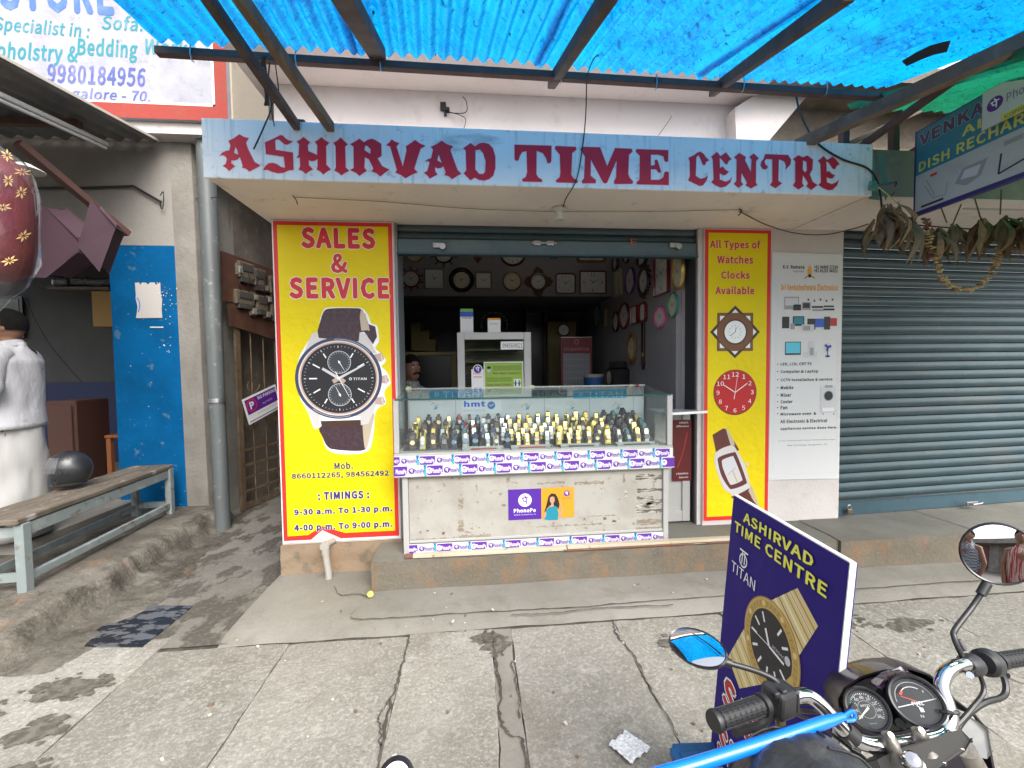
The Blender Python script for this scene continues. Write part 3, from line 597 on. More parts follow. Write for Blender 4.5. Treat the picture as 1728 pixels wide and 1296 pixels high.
P.spoly(q5((215, 1040), (560, 1030), (600, 1080), (605, 1200), (545, 1250), (330, 1240), (265, 1215), (225, 1140)), K_brown, 4)
P.ppoly(q5((205, 1000), (545, 990), (550, 1045), (215, 1045)), K_dkwood, 4.2)
P.spoly(q5((570, 1010), (655, 930), (640, 1040), (600, 1215), (575, 1215), (560, 1060)), K_tan, 4.3)
P.ppoly(q5((180, 250), (130, 265), (70, 420), (560, 430), (680, 430), (590, 270), (535, 250), (525, 335), (190, 300)), K_silver, 5)
P.ppoly(q5((75, 860), (160, 1035), (195, 1040), (195, 950), (540, 960), (545, 1035), (610, 1020), (660, 900), (690, 820)), K_silver, 5)
for a in ((700, 465), (742, 650), (710, 830)): P.ppoly(q5((a[0]-45, a[1]-25), (a[0]+20, a[1]-38), (a[0]+42, a[1]+10), (a[0]+18, a[1]+35), (a[0]-45, a[1]+28)), K_rose, 5.2)
for a in ((715, 465), (750, 650), (722, 830)): P.ppoly(q5((a[0]-5, a[1]-28), (a[0]+6, a[1]-30), (a[0]+14, a[1]+24), (a[0]+2, a[1]+28)), K_silver, 5.4)
cx, cy = c5(360, 640); R0 = 352*k5
P.ring(cx, cy, R0*.93, R0*1.0, K_bluering, 6, 64, ky=.965); P.ring(cx, cy, R0*.86, R0*.935, K_rose, 6, 64, ky=.965); P.ring(cx, cy, R0*.90, R0*.915, K_pale, 6.3, 64, ky=.965)
P.ring(cx, cy, R0*.955, R0*.965, K_lg, 6.4, 20, 40, 95, .965); P.ring(cx, cy, R0*.955, R0*.965, K_lg, 6.4, 20, 230, 285, .965)
P.disc(cx, cy, R0*.87, K_dial, 5.8, 64, ry=R0*.84)
for i in range(60):
    a = rad(i*6); r1 = R0*.80; r0 = R0*(.77 if i % 5 else .745); P.line(cx+r0*math.sin(a), cy+r0*.965*math.cos(a), cx+r1*math.sin(a), cy+r1*.965*math.cos(a), .0025 if i % 5 else .006, K_lg, 6.5)
for i in (1, 2, 4, 5, 7, 8, 9, 10, 11):
    a = rad(i*30); r0 = R0*(.50 if i in (8, 9, 10, 2, 4) else .56); r1 = R0*.68; P.line(cx+r0*math.sin(a), cy+r0*math.cos(a), cx+r1*math.sin(a), cy+r1*math.cos(a), .009, K_pale, 6.6)
for sx_, sy_, sr in ((363, 505, 95), (368, 778, 95)):
    a, b = c5(sx_, sy_); P.disc(a, b, sr*k5, C('subdial', (.045, .05, .058)), 6.7); P.ring(a, b, sr*k5*.95, sr*k5, K_lg, 6.8)
    for i in range(24): t = rad(i*15); P.line(a+sr*k5*.78*math.sin(t), b+sr*k5*.78*math.cos(t), a+sr*k5*.92*math.sin(t), b+sr*k5*.92*math.cos(t), .002, K_lg, 6.9)
    t = rad(150 if sy_ < 600 else -25); P.line(a-.015*math.sin(t), b-.015*math.cos(t), a+sr*k5*.8*math.sin(t), b+sr*k5*.8*math.cos(t), .006, K_pale, 7.2, w1=.002); P.disc(a, b, .008, K_pale, 7.3, 12)
P.line(cx, cy, *c5(220, 558), .022, K_lg, 8, w1=.018); P.line(cx, cy, *c5(575, 525), .018, K_lg, 8.2, w1=.010); P.line(cx, cy, *c5(310, 670), .03, K_rose, 7.9); P.line(cx, cy, *c5(410, 672), .03, K_rose, 7.9)
P.line(*c5(330, 585), *c5(445, 790), .006, K_pale, 8.6, w1=.003); P.disc(cx, cy, .010, K_pale, 8.8, 14)
P.ptext('TITAN', q5((480, 655))[0], q5((592, 634))[0], K_pale, 7.4, bold=.01); P.ring(*c5(457, 645), .006, .010, K_pale, 7.4, 12)
P.obj('printed_picture', bl)

# ------------------------------------------------------------------ right yellow poster
br = thing('poster', 'narrow yellow poster with square clock, red clock and wristwatch on the right pillar', 'poster', (2.06, 3.09, .26))
x0, x1, z0, z1_ = 1.788, 2.335, .262, 2.55
MB().box(x0, x1, YB, YB+.006, z0, z1_).obj('board', C('poster_white', (.75, .73, .72)), br)
P = Print((x0, YB, z0), (1, 0, 0), (0, 0, 1)); Wd = x1-x0; Hd = z1_-z0
P.rect(.002, .002, Wd-.002, Hd-.004, K_red, 1); P.rect(.030, .034, Wd-.032, Hd-.030, K_yel, 2)
q8 = lambda *pts: [(1160+x/2.4444, 370+y/2.4444) for x, y in pts]
def t8(s, x0, y0, x1, y1, m=K_textred, l=6, **k):
    k['bold'] = max(.038, k.get('bold', 0)); a, b = q8((x0, y1), (x1, y0)); P.ptext(s, a, b, m, l, **k)
t8('All Types of', 92, 88, 300, 128, bold=.03, out=K_pk, ow=.02); t8('Watches', 122, 150, 270, 183, bold=.03, out=K_pk, ow=.02); t8('Clocks', 138, 214, 256, 246, bold=.03, out=K_pk, ow=.02); t8('Available', 115, 277, 275, 310, bold=.03, out=K_pk, ow=.02)
k8 = 3.27/700/2.4444
a, b = P.px(*q8((196, 465))[0]); r = 108*k8
P.poly([(a, b+r), (a+r, b), (a, b-r), (a-r, b)], K_dkwood, 3); r2 = r*.86; P.poly([(a, b+r2), (a+r2, b), (a, b-r2), (a-r2, b)], K_pale, 3.4)
s_ = 78*k8; P.rect(a-s_, b-s_, a+s_, b+s_, K_wood, 4); s2 = s_*.84; P.rect(a-s2, b-s2, a+s2, b+s2, K_pale, 4.2)
r3 = r*.92; P.poly([(a, b+r3), (a+r3, b), (a, b-r3), (a-r3, b)], K_dkwood, 3.2)
for sg in ((1, 1), (1, -1), (-1, 1), (-1, -1)): P.line(a+sg[0]*.02, b+sg[1]*(r-.03), a+sg[0]*(r-.03), b+sg[1]*.02, .018, K_dkwood, 4.6)
o = s_*.92; P.poly([(a-o, b-o*.45), (a-o*.45, b-o), (a+o*.45, b-o), (a+o, b-o*.45), (a+o, b+o*.45), (a+o*.45, b+o), (a-o*.45, b+o), (a-o, b+o*.45)], K_wood, 5)
P.disc(a, b, 52*k8, K_dkwood, 5.4); P.disc(a, b, 46*k8, K_pale, 5.6)
for i in range(12): t = rad(i*30); P.line(a+.042*math.sin(t), b+.042*math.cos(t), a+.055*math.sin(t), b+.055*math.cos(t), .004, K_grey, 6)
P.line(a, b, a-.038, b-.03, .004, K_black, 6.4); P.line(a, b, a+.008, b+.035, .005, K_black, 6.4)
a, b = P.px(*q8((196, 714))[0]); r = 94*k8; P.disc(a, b, r, K_leather, 3, 48); P.disc(a+.002, b+.002, r*.965, K_clock, 3.5, 48)
for i in range(1, 13):
    t = rad(i*30); s = str(i); w_ = .0125*len(s)+.004*(i > 9); P.text(s, a+r*.79*math.sin(t)-w_, b+r*.79*math.cos(t)-.017, a+r*.79*math.sin(t)+w_, b+r*.79*math.cos(t)+.017, K_pale, 5)
for t, ln, w_ in ((-58, .62, .006), (55, .68, .006), (8, .88, .003), (190, .30, .005)): t = rad(t); P.line(a, b, a+r*ln*math.sin(t), b+r*ln*math.cos(t), w_, K_pale, 6)
# brown strap watch
qa = lambda *pts: [(1190+x/3.5, 500+y/3.5) for x, y in pts]
P.ppoly(qa((42, 818), (105, 780), (130, 785), (165, 845), (200, 905), (175, 925), (150, 880), (70, 930), (62, 915)), K_leather, 3); P.ppoly(qa((120, 780), (128, 778), (168, 850), (175, 880), (150, 880)), K_tan, 3.3)
P.ppoly(qa((150, 1185), (255, 1130), (285, 1165), (315, 1245), (300, 1250), (225, 1205), (175, 1200)), K_leather, 3); P.ppoly(qa((265, 1110), (280, 1130), (315, 1230), (312, 1245), (280, 1200), (255, 1150)), K_tan, 3.3)
P.spoly(qa((60, 925), (150, 880), (185, 908), (235, 1000), (262, 1110), (255, 1135), (165, 1180), (150, 1165), (105, 1130), (62, 1010)), K_silver, 4); P.spoly(qa((62, 1000), (64, 950), (85, 930), (165, 912), (190, 925), (232, 1030), (245, 1110), (235, 1130), (160, 1150), (140, 1145), (110, 1110), (75, 1030)), K_lg, 4.4)
P.spoly(qa((75, 985), (80, 950), (160, 922), (185, 935), (240, 1080), (235, 1110), (160, 1138), (135, 1125), (95, 1060)), K_leather, 4.8); P.spoly(qa((98, 985), (102, 965), (155, 945), (170, 955), (215, 1070), (212, 1090), (160, 1112), (140, 1100), (105, 1020)), K_silver, 5.2)
P.ppoly(qa((98, 985), (102, 965), (155, 945), (170, 955), (190, 1010), (120, 1050)), K_lg, 5.4); P.line(*P.px(*qa((155, 1030))[0]), *P.px(*qa((132, 1055))[0]), .004, K_grey, 6); P.line(*P.px(*qa((155, 1030))[0]), *P.px(*qa((178, 1012))[0]), .004, K_grey, 6); P.line(*P.px(*qa((160, 1030))[0]), *P.px(*qa((190, 1100))[0]), .006, K_grey, 6)
P.ppoly(qa((236, 985), (250, 980), (258, 995), (245, 1003)), K_silver, 4.6); P.obj('printed_picture', br)

# ------------------------------------------------------------------ white flyer beside it
fl_ = thing('poster', 'white electronics repair poster with orange heading beside the yellow clock poster', 'poster', (2.66, 3.09, .6))
Pt = Print((2.35, YB, .6), (1, 0, 0), (0, 0, 1)); P = Pt
o4 = P.pxs(q8((350, 135), (638, 145), (625, 1070), (335, 1075)))
xa = [o4[0][0], o4[1][0], o4[2][0], o4[3][0]]
bd = MB().prism([P.P(x, y, -6) for x, y in o4], tuple(P.N*.0036)); bd.obj('sheet', C('flyer_white', (.68, .68, .68)), fl_)
P.path(P.pxs(q8((375, 180), (625, 190), (612, 1045), (350, 1050), (375, 180))), .002, K_lg, 1)
P.path(P.pxs(q8((380, 490), (622, 495), (618, 880), (360, 885))), .0015, K_lg, 1)
t8('K.V. Ramana', 394, 190, 482, 204, K_black, 2); t8('Proprietor', 435, 210, 482, 221, K_grey, 2); t8('+91 94485 17104', 522, 191, 620, 204, K_black, 2); t8('+91 81233 34623', 522, 206, 618, 219, K_black, 2)
t8('Sri Venkateshwara Electronics', 385, 267, 620, 294, K_orange, 2, bold=.012)
a, b = P.px(*q8((504, 222))[0]); P.poly([(a-.016, b-.03), (a+.016, b-.03), (a+.02, b+.02), (a+.008, b+.055), (a-.008, b+.055), (a-.02, b+.02)], K_orange, 2); P.disc(a, b-.022, .014, K_black, 3); P.poly([(a-.05, b-.05), (a-.015, b-.03), (a+.015, b-.03), (a+.05, b-.05), (a+.03, b-.025), (a-.03, b-.025)], K_dgold, 2.5)
def pr(x0, y0, x1, y1, m, l=3): p0, p1 = P.pxs(q8((x0, y1), (x1, y0))); P.rect(*p0, *p1, m, l)
pr(398, 320, 460, 372, K_grey); pr(402, 325, 456, 356, K_lg, 4); pr(436, 352, 468, 376, K_black, 4); pr(472, 342, 508, 374, K_grey); pr(476, 346, 504, 366, K_black, 4)
for x in (490, 515, 540, 565, 590): a, b = P.px(*q8((x+8, 328+5*(x % 2)))[0]); P.disc(a, b, .013, K_lg, 3); P.disc(a, b-.008, .008, K_black, 4, 12)
pr(512, 358, 560, 366, K_black); pr(562, 356, 604, 363, K_black); pr(515, 370, 562, 379, K_grey); pr(560, 368, 606, 376, K_black)
pr(390, 402, 420, 450, K_black); pr(424, 430, 442, 454, K_grey, 4); pr(434, 400, 482, 440, K_black); pr(438, 404, 478, 432, K_teal, 4); pr(494, 410, 528, 455, K_black); pr(470, 434, 522, 464, K_lg, 4); pr(476, 440, 506, 458, K_grey, 5); pr(526, 410, 570, 445, K_bluep, 4); pr(562, 402, 588, 455, K_black, 5); pr(584, 408, 616, 440, K_clock, 4)
pr(402, 505, 468, 560, K_black); pr(405, 508, 465, 553, C('screen_cyan', (.1, .55, .72)), 4); pr(480, 545, 535, 570, K_lg); pr(500, 502, 524, 560, K_lg, 3.5); pr(504, 530, 520, 562, K_grey, 4)
a, b = P.px(*q8((578, 528))[0]); P.disc(a, b, .036, K_lg, 3)
for i in range(3): t = rad(i*120+20); P.disc(a+.016*math.cos(t), b+.016*math.sin(t), .018, C('fan_blue', (.03, .04, .35)), 4, 16, ry=.011, rot=t)
P.line(a, b-.03, a, b-.07, .008, C('fan_blue', (0, 0, 0)), 4); P.disc(a, b-.072, .022, C('fan_blue', (0, 0, 0)), 4, 16, ry=.008)
for s, x1, y in (('LED, LCD, CRT TV', 512, 598), ('Computer & Laptop', 539, 628), ('CCTV installation & service', 598, 661), ('Mobile', 437, 694), ('Mixer', 428, 725), ('Cooler', 433, 752), ('Fan', 412, 777), ('Microwave oven  &', 531, 802)):
    P.disc(*P.px(*q8((372, y))[0]), .005, K_black, 2, 10); t8(s, 384, y-8, x1, y+(10 if s[0] in 'CML' and 'p' in s else 8), K_black, 2, bold=.008)
t8('All Electronic & Electrical', 383, 822, 576, 842, K_black, 2, bold=.008); t8('appliances service done here.', 383, 852, 617, 872, K_black, 2, bold=.008)
t8('# 174, T.Thimmaiah Road, Padmanabhanagar,', 373, 905, 612, 918, K_grey, 2); t8('BSK 2nd Stage, Bangalore - 70', 412, 925, 575, 937, K_grey, 2)
pr(547, 688, 612, 800, K_lg); pr(556, 776, 604, 792, K_white, 4); a, b = P.px(*q8((581, 728))[0]); P.disc(a, b, .042, K_grey, 4); P.disc(a, b, .036, K_black, 5); pr(566, 684, 598, 695, K_grey, 4)
for s in (-1, 1): pr(581+s*22-3, 800, 581+s*22+3, 806, K_grey, 4)
P.obj('printed_picture', fl_)

# ------------------------------------------------------------------ shutters
M_shut = pmat('shutter_blue_grey', (.040, .074, .088), .5, .15, layers=((2.2, .42, .62, (.030, .058, .070), .7, (1, 1, 3)), (9, .60, .72, (.03, .05, .06), .5, (1, 1, 2)), (1.4, .5, .7, (.10, .098, .088), .45, (1, 1, 3)), (34, .66, .72, (.2, .26, .28), .5)), bump=((24, .0015),))
M_steel = pmat('worn_steel', (.42, .42, .42), .35, .9, layers=((30, .5, .65, (.2, .19, .18), .6),))
sh = thing('rolling_shutter', 'closed blue grey ribbed rolling shutter on the right, padlocked at its foot', 'shutter', (3.9, 3.15, .24))
ax = Vector((2.957, 3.13, .24)); dx = Vector((math.cos(.07), math.sin(.07), 0)); L_ = 2.3; pitch = .0765; ns = 29
def slatmesh(x0v, dxv, L_, mat, pitch):
    mb = MB(); prof = []
    for i in range(9):
        t = i/8; z = t*pitch*.88; y = -.013*math.sin(math.pi*t); prof.append((y, z))
    prof += [(.010, pitch*.885), (.014, pitch*.93), (.010, pitch*.985), (.001, pitch*.999)]
    n = Vector((-dxv.y, dxv.x, 0)); vs = []
    for s in (0, L_): vs += [dxv*s+n*y+Vector((0, 0, z)) for y, z in prof]
    k = len(prof); mb.add(vs, [(i, k+i, k+i+1, i+1) for i in range(k-1)]); return mb.mesh('slat', mat, None, smooth=50)
me = slatmesh(ax, dx, L_, M_shut, pitch)
for i in range(ns):
    o = link('slat', me, sh); o.location = ax-OFF[sh.name]+Vector((0, 0, .125+i*pitch))
nrm = Vector((-dx.y, dx.x, 0))
for p_ in me.vertices: p_.co += Vector((-dx.y, dx.x, 0))*.004*nz(p_.co.x*2, p_.co.z*9, 3)
a = ax+Vector((0, 0, .06))-nrm*.006; b = a+dx*L_; MB().bar(a, b, .02, .115).obj('bottom_bar', pmat('shutter_bar', (.05, .10, .13), .45, .2, layers=((6, .5, .66, (.04, .075, .09), .6), (40, .64, .7, (.02, .025, .03), .8)), bump=((20, .001),)), sh, bevel=.003)
MB().bar(ax+Vector((.0, 0, .118))-nrm*.018, ax+dx*L_+Vector((0, 0, .118))-nrm*.018, .01, .008).obj('flange', M_shut, sh)
def padlock(label, p, s=1.):
    t = thing('padlock', label, 'padlock', p); c = Vector((0, 0, 0))
    MB().box(-.022*s, .022*s, -.012, .012, -.03*s, .012*s).obj('body', pmat('brass_lock', (.22, .17, .10), .4, .8), t, world=False, bevel=.005)
    MB().tube([(-.015*s, 0, .01*s), (-.015*s, 0, .03*s), (-.008*s, 0, .042*s), (.008*s, 0, .042*s), (.015*s, 0, .03*s), (.015*s, 0, .01*s)], .004, 6).obj('shackle', M_steel, t, world=False); return t
padlock('small round padlock at the left foot of the closed shutter', onY(1433, 861, 3.09))
t = thing('shutter_hasp', 'steel locking hasp and handle in the bottom bar of the closed shutter', 'hasp', onY(1638, 849, 3.15)); MB().box(-.05, .06, -.012, .0, -.014, .014).obj('plate', M_steel, t, world=False, bevel=.003)
MB().tube([(-.03, -.012, 0), (-.02, -.035, .0), (.05, -.035, .006), (.075, -.03, .01)], .006, 6).obj('handle', M_steel, t, world=False, smooth=True)

s2 = thing('rolling_shutter', 'rolled up blue grey shutter with latches above the shop opening', 'shutter', (.6, 3.14, 2.3))
ms2 = slatmesh(0, Vector((1, 0, 0)), 2.29, M_shut, .062)
for i in range(2): o = link('slat', ms2, s2); o.location = Vector((-.545, 3.165, 2.515-.062*i))-OFF[s2.name]
MB().box(-.545, 1.745, 3.135, 3.15, 2.345, 2.452).obj('bottom_bar', pmat('shutter_bar_top', (.08, .13, .155), .5, .2, layers=((5, .46, .62, (.12, .16, .175), .6, (1, 1, 2)), (30, .62, .7, (.03, .04, .045), .7), (7, .64, .7, (.14, .08, .05), .6)), bump=((20, .001),)), s2, bevel=.003)
MB().box(-.545, 1.745, 3.10, 3.165, 2.333, 2.3445).obj('flange', M_shut, s2, bevel=.002)
for px_ in (742, 1140):
    c = onY(px_, 414, 3.12); MB().box(c.x-.05, c.x+.03, 3.112, 3.134, c.z-.018, c.z+.018).tube([(c.x+.02, 3.10, c.z-.01), (c.x+.02, 3.125, c.z-.01)], .024, 14).obj('latch', M_steel, s2, bevel=.002)
c = onY(919, 410, 3.12); MB().tube([(c.x-.1, 3.12, c.z), (c.x+.09, 3.12, c.z)], .008, 8).box(c.x-.08, c.x-.03, 3.118, 3.134, c.z-.016, c.z+.016).box(c.x+.02, c.x+.07, 3.118, 3.134, c.z-.016, c.z+.016).obj('bolt', M_steel, s2)
P = Print((0, 3.134, 2.4), (1, 0, 0), (0, 0, 1)); P.ptext('E', (1064, 414), (1076, 403), C('chalk_red', (.45, .09, .06)), 2); P.obj('painted_mark', s2)
# ------------------------------------------------------------------ wall clocks
M_cd = C('clock_dial_white', (.74, .74, .71), .5); M_cdc = C('clock_dial_cream', (.68, .63, .46), .5)
FR = {'black': pmat('frame_black', (.01, .01, .012), .2, coat=.5), 'maroon': pmat('frame_maroon', (.10, .010, .014), .3, coat=.4), 'red': pmat('frame_red', (.17, .012, .018), .35, coat=.3),
      'gold': pmat('frame_gold', (.42, .27, .07), .35, .6), 'wood': pmat('frame_wood', (.26, .125, .04), .4, coat=.3, layers=((20, .4, .6, (.19, .085, .025), .7, (1, 1, 8)),), obj=True),
      'brown': pmat('frame_brown', (.12, .055, .025), .4, coat=.3), 'grey': pmat('frame_silver', (.22, .22, .23), .3, .6), 'pink': C('frame_pink', (.62, .14, .25), .35), 'purple': C('frame_purple', (.13, .04, .24), .35),
      'cream': C('frame_cream', (.42, .38, .26), .5), 'green': C('frame_green', (.04, .18, .13), .4), 'dark': pmat('frame_dark', (.035, .018, .016), .35, coat=.3)}
M_gem = C('bead_white', (.55, .5, .45), .25); M_hand = C('hand_black', (.015, .015, .015), .4); M_glz = glass('clock_glass', (.97, .98, .98), 1.25)
def wall_clock(shape, w, h, col, dial, label, loc, rz=0., hands=(-50, 60), nums=True, thick=.03, fw=.19, orn=None, name='wall_clock', grp='clocks hung on the shop walls'):
    t = thing(name, label, 'clock', loc, grp, (0, 0, rz)); m = FR[col]; dm = M_cd if dial == 'w' else M_cdc; a, b = w/2, h/2
    mb = MB(); P = Print((0, -thick*.45, 0), (1, 0, 0), (0, 0, 1), .0008)
    if shape in ('round', 'oval', 'wheel', 'scallop', 'cross'):
        fa = fw
        mb.lathe([(1-.02, 0), (1., thick*.5), (1-fa*.35, thick), (1-fa*.8, thick*.85), (1-fa, thick*.4)], (0, 0, 0), (0, -1, 0), 36, sx=a, sy=b, u=(1, 0, 0))
        dn = 36; q = [P.P(math.cos(2*math.pi*j/dn)*a*(1-fa), math.sin(2*math.pi*j/dn)*b*(1-fa), 0) for j in range(dn)]; P.mb.add(q, [tuple(range(dn))], P.mi(dm))
        if shape == 'wheel':
            for i in range(10): t_ = 2*math.pi*(i+.5)/10; d = Vector((math.cos(t_), 0, math.sin(t_))); mb.tube([d*a*.95+Vector((0, -.012, 0)), d*a*1.25+Vector((0, -.012, 0)), d*a*1.38+Vector((0, -.012, 0))], [.006, .012, .007], 6)
        if shape == 'scallop':
            for i in range(14): t_ = 2*math.pi*i/14; mb.lathe([(0, .022), (.6, .018), (1, 0)], (math.cos(t_)*a*1.0, 0, math.sin(t_)*b*1.0), (0, -1, 0), 10, sx=a*.17, sy=a*.17)
        if shape == 'cross':
            for i in range(4):
                t_ = math.pi/2*i; d = Vector((math.cos(t_), 0, math.sin(t_))); s_ = Vector((-d.z, 0, d.x))
                mb.prism([d*a*.8+s_*a*.6, d*a*1.25+s_*a*.42, d*a*1.5, d*a*1.25-s_*a*.42, d*a*.8-s_*a*.6], (0, -.015, 0))
                for k in range(3): mb.lathe([(0, .03), (.012, .024), (.016, .014)], d*a*(1.05+.17*k)+s_*(.028*((k+1) % 2)-.014), (0, -1, 0), 8)
    else:
        c = min(a, b)*(.32 if shape == 'rrect' else .04 if shape == 'rect' else .42)
        def ring(k, y):
            A, B = a-k, b-k; cc = max(.002, c-k*.7); pts = []
            n = 4 if shape == 'rrect' else 1
            for (sx_, sy_, a0) in ((1, 1, 0), (-1, 1, 90), (-1, -1, 180), (1, -1, 270)):
                for j in range(n+1):
                    if shape == 'rrect': t_ = rad(a0+90*j/n); pts.append(Vector((sx_*(A-cc)+cc*math.cos(t_), y, sy_*(B-cc)+cc*math.sin(t_))))
                    else: q_ = ((A, B-cc), (A-cc, B)) if a0 in (0, 180) else ((A-cc, B), (A, B-cc)); pts.append(Vector((sx_*q_[j][0], y, sy_*q_[j][1])))
            return pts
        f_ = fw*min(a, b); rs = [ring(0, 0), ring(0, -thick), ring(f_*.5, -thick*1.1), ring(f_, -thick*.8), ring(f_, -thick*.3)]; n = len(rs[0])
        mb.add([p for r in rs for p in r], [(i*n+j, i*n+(j+1) % n, (i+1)*n+(j+1) % n, (i+1)*n+j) for i in range(4) for j in range(n)])
        P.mb.add([p+Vector((0, -thick*.1, 0)) for p in rs[4]], [tuple(range(n))], P.mi(dm))
    mb.obj('frame', m, t, smooth=True, world=False); r = min(a, b)*(1-fw)
    if nums == 'big':
        for s, x, z in (('12', 0, .74), ('3', .74, 0), ('6', 0, -.74), ('9', -.74, 0)):
            X, Z = x*a*(1-fw), z*b*(1-fw); k = .10*min(a, b); P.text(s, X-k*len(s), Z-k*1.3, X+k*len(s), Z+k*1.3, M_hand, 2)
        for i in (1, 2, 4, 5, 7, 8, 10, 11): t_ = rad(i*30); P.line(a*.62*math.sin(t_), b*.62*math.cos(t_), a*.72*math.sin(t_), b*.72*math.cos(t_), .004, M_hand, 2)
    elif nums:
        for i in range(1, 13):
            t_ = rad(i*30); kx, kz = (a*(1-fw)*.80, b*(1-fw)*.80); X, Z = kx*math.sin(t_), kz*math.cos(t_); k = r*.07
            P.text(str(i), X-k*len(str(i))*.8, Z-k*1.25, X+k*len(str(i))*.8, Z+k*1.25, M_hand, 2)
    dlo = P.obj('dial', t, world=False); P = Print((0, -thick*.6, 0), (1, 0, 0), (0, 0, 1), .0008)
    for ang, ln, w_ in ((hands[0], .42, .075), (hands[1], .62, .055)): t_ = rad(ang); P.line(-r*.1*math.sin(t_), -r*.1*math.cos(t_), r*ln*math.sin(t_), r*ln*math.cos(t_), r*w_, M_hand, 3, w1=r*w_*.4)
    P.disc(0, 0, r*.06, M_hand, 4, 10); P.obj('hands', t, world=False)
    if orn == 'heart':
        MB().prism([(-a*1.5, 0, b*.5), (-a*.9, 0, -b*.2), (-a*.6, 0, -b*.9), (0, 0, -b*1.7), (a*.6, 0, -b*.9), (a*.9, 0, -b*.2), (a*1.5, 0, b*.5), (0, 0, b*.9)], (0, .012, 0)).obj('ornament', m, t, world=False, bevel=.003)
    if orn == 'pend':
        MB().box(-a*.36, a*.36, -.02, 0, -b*5.0, -b*.9).prism([(-a*.36, -.02, -b*5), (a*.36, -.02, -b*5), (0, -.02, -b*5.7)], (0, .02, 0)).obj('pendulum_case', FR['dark'], t, world=False, bevel=.004)
        MB().lathe([(0, .006), (1, .004), (1.05, 0)], (0, -.022, -b*4.2), (0, -1, 0), 18, sx=a*.28, sy=a*.28).obj('pendulum', FR['gold'], t, world=False, smooth=True)
    return t
YC = 4.948
def ck(px, py, hp, asp, shape, col, dial, label, **k):
    p = onY(px, py, YC); F = (p-EYE).dot(_f); h = hp*F/700; return wall_clock(shape, h*asp, h, col, dial, label, p, **k)
ck(700, 428, 31, 1, 'round', 'gold', 'c', 'round gold rimmed clock with cream dial, first of the top row, half behind the shutter')
ck(749, 428, 34, 1, 'wheel', 'dark', 'w', 'dark ship wheel clock in the top row, half behind the shutter')
ck(806, 424, 24, 1, 'round', 'red', 'w', 'small clock on a red pointed ornament in the top row', orn='heart')
ck(865, 427, 46, 1, 'round', 'maroon', 'w', 'large round maroon rimmed clock in the top row')
ck(934, 420, 30, 1, 'scallop', 'dark', 'w', 'dark scalloped clock wrapped in plastic in the middle of the top row')
ck(997, 422, 44, 1.15, 'rrect', 'wood', 'w', 'wood framed rounded square clock, last of the top row', nums='big')
ck(694, 471, 30, 1, 'wheel', 'red', 'w', 'red ship wheel clock at the left end of the lower row')
ck(733, 471, 34, .97, 'rect', 'grey', 'w', 'square silver framed clock in the lower row', hands=(60, -20), nums=False, fw=.1)
ck(779, 473, 42, 1, 'round', 'black', 'c', 'round clock with wide glossy black rim in the lower row', fw=.36)
ck(816, 474, 29, .97, 'rect', 'wood', 'w', 'small square clock with brown wooden frame in the lower row', nums=False, fw=.16)
ck(864, 475, 34, 1, 'round', 'wood', 'c', 'round wooden clock with numbered cream dial in the lower row', fw=.2)
ck(908, 476, 33, 1, 'cross', 'brown', 'w', 'ornate brown clock studded with white beads in the lower row', fw=.3)
ck(954, 479, 34, 1, 'rrect', 'maroon', 'w', 'white rounded square clock with thin red edge in the lower row', fw=.1)
ck(1000, 477, 38, 1.2, 'rect', 'maroon', 'w', 'wide rectangular maroon framed clock, last of the lower row', nums='big', fw=.09)
XC = 1.698
def cr(px, py, hp, asp, shape, col, dial, label, **k):
    p = onX(px, py, XC); F = (p-EYE).dot(_f); h = hp*F/700; return wall_clock(shape, h*asp, h, col, dial, label, p, rz=-math.pi/2, **k)
cr(1040, 444, 30, .8, 'scallop', 'dark', 'w', 'dark ornate clock in the far top corner of the right wall')
cr(1059, 432, 26, 1, 'round', 'maroon', 'w', 'round maroon clock high on the right wall, under the shutter edge')
cr(1086, 430, 38, 1, 'octagon', 'dark', 'w', 'eight sided dark framed clock high on the right wall')
cr(1119, 462, 70, .75, 'rect', 'red', 'w', 'biggest rectangular red framed clock on the right wall, with large numerals', nums='big', fw=.07)
cr(1147, 459, 62, .62, 'oval', 'gold', 'c', 'tall gold oval clock, nearest the street on the right wall', fw=.16)
cr(1045, 478, 44, .7, 'rect', 'cream', 'c', 'cream rectangular clock low in the far corner of the right wall', nums=False)
cr(1065, 474, 46, .9, 'oval', 'purple', 'w', 'oval clock with purple rim on the right wall', fw=.12)
cr(1088, 475, 52, .9, 'scallop', 'dark', 'w', 'large dark scalloped clock beside the purple oval clock', fw=.3)
cr(1041, 543, 36, .8, 'round', 'dark', 'w', 'dark rimmed clock at the far end of the middle row on the right wall')
cr(1055, 533, 46, .95, 'round', 'red', 'w', 'round red rimmed clock in the middle row on the right wall')
cr(1073, 531, 30, .9, 'rect', 'red', 'w', 'small white square clock between two red clocks', nums=False, fw=.12)
cr(1087, 527, 34, .9, 'octagon', 'red', 'w', 'red clock with long dark pendulum case hanging below it', orn='pend', fw=.24)
cr(1116, 535, 39, .95, 'round', 'pink', 'w', 'round pink clock on the right wall')
cr(1138, 515, 42, .8, 'round', 'green', 'c', 'pale dial clock with dark green rim, half behind the jamb', fw=.1)
cr(1068, 588, 56, .66, 'oval', 'wood', 'c', 'carved oval wooden clock, lowest on the right wall', fw=.34)
t = thing('notice_card', 'gold edged card beside the green clock at the back of the shop', 'card', onX(1023, 537, XC)); MB().box(-.006, 0, -.08, .08, -.13, .13).obj('card', FR['gold'], t, world=False); MB().box(-.009, -.0065, -.06, .06, -.11, .11).obj('print', M_cdc, t, world=False)
cr(1009, 533, 42, .8, 'round', 'green', 'w', 'green rimmed clock deep inside on the right wall', nums=False)

